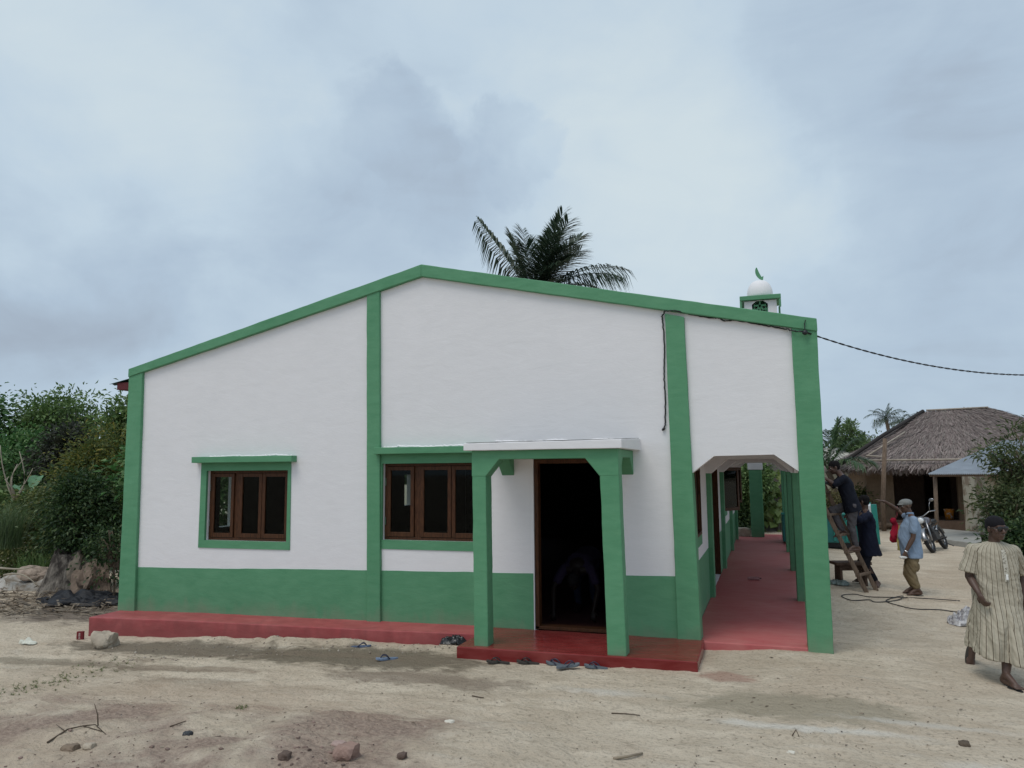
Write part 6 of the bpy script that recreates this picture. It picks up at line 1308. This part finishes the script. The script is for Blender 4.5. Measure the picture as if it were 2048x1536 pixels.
# tunic: rings from the neck to the hem, pushed about by the stride
FW = unit(V3(.22, -.97, 0)); LT = V3(-FW[1], FW[0], 0) * -1; LT = V3(.97, .22, 0)
topz, hemz = J['neck'][2] + .036, zf + .25
prof = [(1.0, .062, .064), (.99, .098, .076), (.975, .138, .088), (.95, .180, .104), (.915, .206, .122), (.80, .216, .148), (.66, .212, .162), (.55, .222, .175), (.45, .222, .205), (.33, .224, .29), (.2, .226, .345), (.1, .228, .38), (0, .230, .40)]
def tun_c(h):                                   # centre line
    a = J['neck']; c_ = J['pelvis']; m_ = (J['anL'] * .60 + J['anR'] * .40)
    if h > .45: k = (h - .45) / .55; p = c_ + (a - c_) * k
    else: k = (.45 - h) / .45; p = c_ + (V3(m_[0], m_[1], 0) - V3(c_[0], c_[1], 0)) * k * .95 + FW * .05 * k
    return V3(p[0], p[1], hemz + (topz - hemz) * h)
hh = np.linspace(0, 1, 60); nth = 96; th_ = np.arange(nth) * 2 * PI / nth; V = []
pa_ = np.array(prof)[::-1]
for h in hh:
    A_ = np.interp(h, pa_[:, 0], pa_[:, 1]); B_ = np.interp(h, pa_[:, 0], pa_[:, 2]); c_ = tun_c(h); k = max(0, 1 - h / .62) ** 1.2
    fo = 1 + k * (.055 * np.sin(th_ * 5 + 1.2 + h * 3) + .03 * np.sin(th_ * 9 + h * 6 + .4) + .012 * np.sin(th_ * 15 - h * 7)) - k * .17 * np.exp(-((th_ - (PI / 2 + .16)) / .17) ** 2) + .05 * k * np.exp(-((th_ - (PI / 2 - .55)) / .32) ** 2)
    fo = fo + .02 * np.sin(th_ * 5 + h * 14)
    dz = -.035 * np.sin(th_) * (1 - h) ** 2 - .03 * np.cos(th_) * (1 - h) ** 2
    V.append(c_ + np.outer(np.cos(th_) * A_ * fo, LT) + np.outer(np.sin(th_) * B_ * fo * np.where(np.sin(th_) > 0, 1, 1 - .28 * min(1, k * 1.5)), FW) + np.outer(dz, V3(0, 0, 1)))
nr = len(hh); F = [(i * nth + j, i * nth + (j + 1) % nth, (i + 1) * nth + (j + 1) % nth, (i + 1) * nth + j) for i in range(nr - 1) for j in range(nth)] + [tuple(range(nth))[::-1], tuple(range((nr - 1) * nth, nr * nth))]
b = MB(); b.add(np.vstack(V), F)
arms = {}
for q in 'LR':
    s0 = J['sh' + q]; e0 = J['el' + q]; out_ = LT * (.05 if q == 'L' else -.05); s0 = s0 - out_ * .25; s1 = s0 + (e0 - s0) * .84 + out_ * .42; b.tube([s0 - out_ * 1.3 + V3(0, 0, .004), s0 - out_ * .2 + V3(0, 0, -.014), s0 * .72 + s1 * .28 + out_ * .12, s0 * .4 + s1 * .6 + out_ * .1, s1], [.048, .060, .064, .072, .086], 24); arms[q] = (s0, s1); b.cone(J['sh' + q] + V3(0, 0, -.004), .064, s0 * .5 + s1 * .5, .074); b.cone(J['neck'] + out_ * 1.4 - V3(0, 0, .034), .062, J['sh' + q] - out_ * .2 - V3(0, 0, .006), .062)
def tunic_def(co, no):
    q = co.copy(); q[:, 2] *= .45; k = np.abs(noise3(q, 9, 3)) * 2 - .5; diag = np.abs(noise3(co * V3(1, 1, 1.3), 14, 8)) * 2 - .5
    co = co + no * (.013 * k * np.clip((J['neck'][2] - .12 - co[:, 2]) / .3, .25, 1.3) + .008 * diag)[:, None]
    rel = co - J['pelvis']; hz = np.clip((co[:, 2] - hemz) / (topz - hemz), 0, 1); cc = np.stack([np.interp(hz, hh, [tun_c(a)[i] for a in hh]) for i in range(3)], 1)
    A_ = np.interp(hz, pa_[:, 0], pa_[:, 1]); B_ = np.interp(hz, pa_[:, 0], pa_[:, 2]); lx = (co - cc) @ LT; fx = (co - cc) @ FW
    A_ = np.maximum(A_, .208); B_ = np.maximum(B_, .145); lx2 = lx + .012 * noise3(co, 3.0, 6); st = np.arctan2(lx2 / A_, fx / B_) * 15 / PI
    for qn, (s0, s1) in arms.items():
        ax = unit(s1 - s0); tt = (co - s0) @ ax; rad_ = co - s0 - tt[:, None] * ax; e1 = unit(np.cross(ax, FW)); e2 = np.cross(ax, e1); inarm = (np.abs(lx) > .205) & (np.linalg.norm(rad_, axis=1) < .13) & (tt > -.03)
        st = np.where(inarm, np.arctan2(rad_ @ e1, rad_ @ e2) * 5.5 / PI + .3, st)
    return co, {'stripe': st}
def stripe_mat():
    M = bpy.data.materials.new('striped_cotton'); M.use_nodes = True; t_ = M.node_tree; b_ = t_.nodes['Principled BSDF']; n = t_.nodes.new; lk = t_.links.new
    a = n('ShaderNodeAttribute'); a.attribute_name = 'stripe'; fr = n('ShaderNodeMath'); fr.operation = 'FRACT'; lk(a.outputs['Fac'], fr.inputs[0])
    r = n('ShaderNodeValToRGB'); lk(fr.outputs[0], r.inputs[0]); e = r.color_ramp.elements; base = (.415, .37, .29, 1); e[0].position = 0; e[0].color = base; e[1].position = 1; e[1].color = base
    for p_, c_ in ((.40, base), (.455, (.06, .045, .03, 1)), (.515, (.07, .05, .035, 1)), (.545, base), (.90, (.345, .315, .25, 1)), (.96, base)): q = e.new(p_); q.color = c_
    lk(r.outputs[0], b_.inputs[0]); b_.inputs['Roughness'].default_value = .9; b_.inputs['Specular IOR Level'].default_value = .15
    c = n('ShaderNodeTexCoord'); nn = n('ShaderNodeTexNoise'); nn.inputs['Scale'].default_value = 28; nn.inputs['Detail'].default_value = 6; lk(c.outputs['Object'], nn.inputs[0]); bp = n('ShaderNodeBump'); bp.inputs['Strength'].default_value = .5; bp.inputs['Distance'].default_value = .01; lk(nn.outputs[0], bp.inputs['Height']); lk(bp.outputs[0], b_.inputs['Normal']); return M
STRIPE = stripe_mat()
remesh('tunic', b, STRIPE, t, .008, 3, tunic_def)
# embroidered placket and its white button
def on_tunic(h, a): A_ = np.interp(h, pa_[:, 0], pa_[:, 1]); B_ = np.interp(h, pa_[:, 0], pa_[:, 2]); return tun_c(h) + LT * math.sin(a) * A_ + FW * (math.cos(a) * B_ + .013)
b = MB(); hs_ = np.linspace(.935, .66, 12); V = [on_tunic(h, .10 + a) for h in hs_ for a in (-.10, -.03, .03, .10)]; b.add(V, [(i * 4 + j, i * 4 + j + 1, i * 4 + j + 5, i * 4 + j + 4) for i in range(11) for j in range(3)])
o = b.build('placket', mat('embroidery', (.50, .47, .40), .9, .1, col2=(.16, .14, .11), vscale=70, thresh=(.52, .6)), t, fix=False); so = o.modifiers.new('t', 'SOLIDIFY'); so.thickness = .006; so.offset = 1
p_ = on_tunic(.70, .10); MB().box(p_[0] - .010, p_[0] + .010, p_[1] - .014, p_[1] + .002, p_[2] - .028, p_[2] + .024).build('button', mat('white_button', (.8, .8, .78), .4), t, bevel=.004)
def sandal_on(t, an, d, up_, label=None):
    d = unit(V3(*d)); u_ = V3(*up_); u_ = unit(u_ - d * u_.dot(d)); l_ = np.cross(u_, d); c_ = an - u_ * .103 + d * .055; n = 24; a = np.linspace(0, 2 * PI, n, endpoint=False); x = .148 * np.cos(a); w = (.046 + .008 * np.cos(a)) * np.sin(a)
    V = np.concatenate([c_ + np.outer(x, d) + np.outer(w, l_) - u_ * .016, c_ + np.outer(x, d) + np.outer(w, l_) + u_ * .002]); MB().add(V, [tuple(range(n))[::-1], tuple(range(n, 2 * n))] + [(i, (i + 1) % n, n + (i + 1) % n, n + i) for i in range(n)]).build('sandal', FG, t)
sandal_on(t, J['anL'], *J['ftL']); sandal_on(t, J['anR'], *J['ftR'])

# --- man with the flat cap, pointing
yb = 5.3; zc_ = gz(2.28, 5.3); IL = V3(-.948, -.317, 0)          # picture-left in the world
def gy(px, py, yy): p = gp(px, py, zc_); return p
J = dict(head=lp(1811, 1012, yb), face=IL + V3(0, 0, -.10), up=V3(-.06, 0, 1), neck=lp(1819, 1027, yb), chest=lp(1822, 1052, yb), pelvis=lp(1823, 1101, yb),
         shL=lp(1828, 1040, yb - .17), shR=lp(1817, 1036, yb + .17), elL=lp(1826, 1076, yb - .22), wrL=lp(1811, 1104, yb - .26), elR=lp(1798, 1022, yb + .30), wrR=lp(1771, 1004, yb + .22),
         haL=(IL * .35 + V3(0, 0, -.93), V3(-.3, .9, 0), .65, .08), haR=(IL * .93 + V3(0, 0, .30), V3(0, .1, -1), .10, .35), thL=1, thR=-1,
         hipL=lp(1826, 1106, yb - .09), hipR=lp(1822, 1105, yb + .09), knL=lp(1822, 1147, yb - .10), knR=lp(1816, 1147, yb + .10), anL=lp(1836, 1183, yb - .11), anR=lp(1829, 1181, yb + .09))
for q in 'LR': J['an' + q][2] = gz(J['an' + q][0], J['an' + q][1]) + .108
J['ftL'] = (IL, V3(0, 0, 1)); J['ftR'] = (unit(IL + V3(.05, .2, 0)), V3(0, 0, 1))
t = thing('person', 'man in a grey flat cap, light blue polo shirt and rolled khaki trousers, pointing left', 'person', (J['pelvis'][0], yb, zc_))
o, P, f, l, u = body(t, J, SKIN2, 1.0, .0065); eyes(P, f, l, u, t)
b = MB(); b.ell(P(-.008, 0, .055), f * .112, l * .088, u * .066, 20, 12); b.ell(P(.075, 0, .035), f * .060, l * .070, u * .016, 16, 8); remesh('flat_cap', b, cloth('grey_tweed', (.20, .205, .20)), t, .007, 3)
b = MB(); ax, fw, l2 = shell(b, J, 1.0, .022, .015, .055, .012); sleeve(b, J, 'L', .60, .070, .072); sleeve(b, J, 'R', .34, .064, .062)
SH = cloth('light_blue_pique', (.225, .30, .41)); remesh('polo_shirt', b, SH, t, .009, 9, folds(.012, 9, 5, .7))
b = MB(); a = np.linspace(0, 2 * PI, 20, endpoint=False); c_ = J['neck'] + ax * .012; V = np.concatenate([c_ + np.outer(np.cos(a) * r_, l2) + np.outer(np.sin(a) * r_, fw) + ax * z for r_, z in ((.066, -.03), (.058, .006), (.054, .000))]); b.add(V, [(i * 20 + j, i * 20 + (j + 1) % 20, (i + 1) * 20 + (j + 1) % 20, (i + 1) * 20 + j) for i in range(2) for j in range(20)])
o = b.build('collar', cloth('blue_collar', (.16, .23, .34)), t, smooth=True, fix=False); so = o.modifiers.new('t', 'SOLIDIFY'); so.thickness = .006
b = MB(); b.ell(J['pelvis'] - ax * .03, l2 * .160, fw * .125, ax * .12)
for q in 'LR': b.cone(J['hip' + q] - V3(0, 0, .03), .094, J['kn' + q], .086); k_ = J['kn' + q] * .22 + J['an' + q] * .78; b.cone(J['kn' + q], .086, k_, .068)
b.ell(J['hipL'] * .38 + J['knL'] * .62 + V3(.03, -.07, 0), V3(.06, 0, 0), V3(0, .035, 0), V3(0, 0, .085)); b.ell(J['hipL'] * .3 + J['knL'] * .7 - IL * .10, V3(.035, 0, 0), V3(0, .05, 0), V3(0, 0, .075))
KH = cloth('khaki_twill', (.19, .145, .085)); remesh('trousers', b, KH, t, .009, 3, folds(.018, 10, 9, .8))
MB().tube([J['wrL'] + unit(J['wrL'] - J['elL']) * -.022, J['wrL'] + unit(J['wrL'] - J['elL']) * -.002], .031, 14).build('wristwatch', CHROME, t, smooth=True)
sandal_on(t, J['anL'], *J['ftL']); sandal_on(t, J['anR'], *J['ftR'])
HANDW = J['wrL']
# red and yellow cloths hanging from the crook of his raised arm
c_ = lp(1791, 1068, yb + .34); b = MB(); k_ = mpp(1791, 1060, yb + .34)
b.ell(lp(1786, 1042, yb + .34), V3(6 * k_, 0, .01), V3(0, .05, 0), V3(0, 0, 6 * k_)); ctr = [lp(*p_, yb + .34) for p_ in ((1789, 1044), (1790, 1052), (1791, 1062), (1790, 1072), (1788, 1081), (1789, 1086))]
loft(b, ctr[::-1], V3(.95, .3, 0), V3(-.3, .95, 0), np.array([5, 8.5, 10, 8.5, 6, 4.5]) * k_, np.array([3, 6, 7, 6, 4, 3]) * k_)
t2 = thing('red_bag', 'crumpled red cloth bag hanging beside the man in the flat cap', 'bag', tuple(c_)); remesh('sack', b, cloth('red_cloth', (.34, .016, .040)), t2, .010, 3, folds(.022, 9, 15, .6))
pu = [J['elR'] * .85 + J['wrR'] * .15 + V3(0, 0, .045), lp(1794, 1030, yb + .36), lp(1788, 1040, yb + .34)]; MB().tube(pu, [.016, .014, .02], 8).build('strap', cloth('pink_strap', (.30, .10, .10)), t2, smooth=True)
b = MB()
loft(b, [lp(*p_, yb + .28) for p_ in ((1800, 1101), (1800, 1085), (1800, 1068), (1801, 1050))], V3(.95, .3, 0), V3(-.3, .95, 0), np.array([5.5, 5, 5, 4]) * k_, np.array([6, 6, 5, 4]) * k_)
t2 = thing('yellow_cloth', 'pale yellow cloth hanging in front of the belly of the man in the flat cap', 'cloth', tuple(lp(1800, 1080, yb + .30))); remesh('drape', b, cloth('pale_yellow_cloth', (.42, .36, .13)), t2, .010, 3, folds(.018, 9, 16, .5))
pw = HANDW + V3(-.06, -.02, -.09)
b = MB(); b.ell(pw, V3(.045, 0, 0), V3(0, .028, 0), V3(0, 0, .026)); b.ell(pw + V3(.04, .0, .0), V3(.045, 0, 0), V3(0, .018, 0), V3(0, 0, .018)); t2 = thing('white_paper', 'crumpled white paper held in the lowered hand of the man in the flat cap', 'paper', tuple(pw)); remesh('wad', b, mat('white_wad', (.62, .62, .60), .9), t2, .006, 2, folds(.010, 24, 4))

# --- man on the ladder, painting the column side
yb = 5.2
J = dict(head=lp(1668, 935, yb), face=IL * .95 + V3(0, .05, -.30), up=V3(-.30, -.1, .95), neck=lp(1681, 949, yb), chest=lp(1690, 970, yb), pelvis=lp(1703, 1010, yb),
         shL=lp(1688, 957, yb - .17), shR=lp(1684, 955, yb + .17), elL=lp(1669, 969, yb - .24), wrL=lp(1651, 957, yb - .22), elR=lp(1667, 972, yb + .22), wrR=lp(1652, 964, yb + .12),
         haL=(IL + V3(0, 0, .12), V3(0, .5, -.8), .7, .08), haR=(IL + V3(0, 0, .1), V3(0, -.5, -.8), .7, .08), thL=1, thR=-1,
         hipL=lp(1706, 1012, yb - .09), hipR=lp(1700, 1011, yb + .09), knL=lp(1703, 1054, yb - .06), anL=lp(1713, 1092, yb - .05), knR=lp(1664, 1021, yb + .06), anR=lp(1684, 1060, yb + .05))
J['ftL'] = (IL, V3(0, 0, 1)); J['ftR'] = (IL + V3(0, 0, -.25), V3(-.2, 0, 1))
t = thing('person', 'man in a dark navy shirt and grey jeans standing on the ladder', 'person', tuple(lp(1708, 1101, yb)))
o, P, f, l, u = body(t, J, SKIN, .97, .007); eyes(P, f, l, u, t)
b = MB(); b.ell(P(-.018, 0, .045), f * .100, l * .080, u * .080); b.ell(P(-.045, 0, .0), f * .060, l * .074, u * .07); remesh('hair', b, HAIR, t, .007, 2, folds(.006, 40, 3))
b = MB(); ax, fw, l2 = shell(b, J, .97, .022, .02, .0); sleeve(b, J, 'L', .95, .070, .060); sleeve(b, J, 'R', .95, .07, .06); NAVY = cloth('navy_shirt', (.010, .012, .020)); remesh('shirt', b, NAVY, t, .009, 4, folds(.014, 9, 25, .7))
b = MB(); b.ell(J['pelvis'] - ax * .03, l2 * .168, fw * .132, ax * .12)
for q in 'LR': b.cone(J['hip' + q], .098, J['kn' + q], .070); k_ = J['kn' + q] * .06 + J['an' + q] * .94; b.cone(J['kn' + q], .070, k_, .052)
remesh('jeans', b, cloth('grey_denim', (.085, .080, .088)), t, .009, 3, folds(.014, 11, 27, .9))
a, c_ = lp(1655, 962, yb - .05), lp(1676, 976, yb - .08); t2 = thing('paint_tool', 'paint tool with a pale handle held by the man on the ladder', 'paint tool', tuple(a)); MB().tube([a, c_], .012, 8).build('handle', mat('white_plastic', (.65, .65, .66), .4), t2, smooth=True); d_ = unit(c_ - a)
MB().box(a[0] - .06, a[0] + .02, a[1] - .05, a[1] + .05, a[2] - .06, a[2] - .014).build('pad', DARKMETAL, t2, bevel=.006)

# --- helper in the navy jacket steadying the ladder
yb = 5.85; zc_ = gz(1.8, 5.8); FWD = unit(V3(-.85, .45, 0))
J = dict(head=lp(1727, 1003, yb), face=FWD + V3(0, 0, -.15), up=V3(-.12, 0, 1), neck=lp(1730, 1018, yb), chest=lp(1731, 1042, yb), pelvis=lp(1738, 1088, yb),
         shL=lp(1737, 1032, yb - .17), shR=lp(1722, 1030, yb + .17), elL=lp(1720, 1040, yb - .26), wrL=lp(1704, 1032, yb - .24), elR=lp(1708, 1044, yb + .12), wrR=lp(1699, 1034, yb - .02),
         haL=(IL + V3(0, .2, .25), V3(.2, .8, -.3), .75, .05), haR=(IL + V3(0, -.1, .25), V3(.2, -.8, -.3), .75, .05), thL=1, thR=-1,
         hipL=lp(1741, 1092, yb - .09), hipR=lp(1734, 1092, yb + .09), knL=lp(1732, 1128, yb - .14), anL=lp(1753, 1163, yb - .05), knR=lp(1720, 1128, yb + .15), anR=lp(1726, 1160, yb + .22))
J['ftL'] = (unit(gp(1744, 1178, gz(1.7, 5.8)) + V3(0, 0, .03) - J['anL']), V3(-.6, -.2, .75)); J['anR'][2] = gz(J['anR'][0], J['anR'][1]) + .108; J['ftR'] = (FWD, V3(0, 0, 1))
t = thing('person', 'barefoot person in a loose navy jacket seen from behind, steadying the ladder', 'person', (J['pelvis'][0], yb, zc_))
o, P, f, l, u = body(t, J, SKIN, .96, .007); eyes(P, f, l, u, t)
b = MB(); b.ell(P(-.016, 0, .036), f * .100, l * .080, u * .086); b.ell(P(-.04, 0, -.01), f * .062, l * .075, u * .07); remesh('hair', b, HAIR, t, .007, 2, folds(.006, 40, 4))
b = MB(); ax, fw, l2 = shell(b, J, .98, .028, .10, .0, .022, .0); sleeve(b, J, 'L', 1.0, .080, .070); sleeve(b, J, 'R', 1.0, .08, .07)
for q in 'LR': b.cone(J['el' + q], .068, J['el' + q] * .3 + J['wr' + q] * .7, .055)
remesh('jacket', b, cloth('navy_jacket', (.013, .016, .032)), t, .009, 4, folds(.022, 7, 35, .6))
b = MB(); b.ell(J['pelvis'] - ax * .03, l2 * .165, fw * .13, ax * .12)
for q in 'LR': b.cone(J['hip' + q], .094, J['kn' + q], .064); k_ = J['kn' + q] * .1 + J['an' + q] * .9; b.cone(J['kn' + q], .062, k_, .043)
remesh('trousers', b, cloth('black_trousers', (.012, .013, .020)), t, .009, 3, folds(.010, 11, 37, .9))

# --- person bent over in the dark doorway, wiping the floor
yb = 1.15; x0 = float(yp(1163, 1200, yb)[0]); z0 = .03; A = lambda dx, yy, z: V3(x0 + dx, yy, z0 + z)
J = dict(head=A(.0, yb - .42, .52), face=V3(.05, -.45, -.9), up=V3(0, -.9, .45), neck=A(0, yb - .26, .64), chest=A(0, yb - .08, .72), pelvis=A(.02, yb + .30, .76),
         shL=A(.19, yb - .20, .66), shR=A(-.19, yb - .20, .66), elL=A(.31, yb - .32, .42), wrL=A(.27, yb - .46, .16), elR=A(-.31, yb - .32, .42), wrR=A(-.27, yb - .48, .15),
         haL=(V3(0, -.4, -.9), V3(0, .9, -.4), .5, .1), haR=(V3(0, -.4, -.9), V3(0, .9, -.4), .5, .1), thL=1, thR=-1,
         hipL=A(.11, yb + .30, .72), hipR=A(-.08, yb + .30, .72), knL=A(.14, yb + .16, .42), knR=A(-.11, yb + .16, .42), anL=A(.14, yb + .30, .11), anR=A(-.11, yb + .30, .11), ftL=(V3(.1, -1, 0), V3(0, 0, 1)), ftR=(V3(-.1, -1, 0), V3(0, 0, 1)))
t = thing('person', 'person bent over inside the dark doorway, arms reaching to the floor', 'person', A(0, yb, 0))
o, P, f, l, u = body(t, J, mat('shade_darkened_skin', (.012, .007, .006), .6, .2, var=.1), .97, .008)  # skin colour darkened so the figure sinks into the doorway's shade
b = MB(); b.ell(P(-.016, 0, .036), f * .099, l * .079, u * .084); remesh('hair', b, HAIR, t, .008, 2)
b = MB(); ax, fw, l2 = shell(b, J, .97, .024, .0, .0); sleeve(b, J, 'L', .6, .07, .07); sleeve(b, J, 'R', .6, .07, .07); remesh('shirt', b, cloth('dark_violet_shirt', (.022, .016, .035)), t, .010, 3, folds(.012, 9, 45, .7))
b = MB(); b.ell(J['pelvis'], l2 * .168, fw * .132, ax * .14)
for q in 'LR': b.cone(J['hip' + q], .096, J['kn' + q], .070); b.cone(J['kn' + q], .070, J['kn' + q] * .1 + J['an' + q] * .9, .052)
remesh('trousers', b, cloth('dark_blue_trousers', (.016, .022, .045)), t, .010, 3, folds(.012, 11, 47, .9))
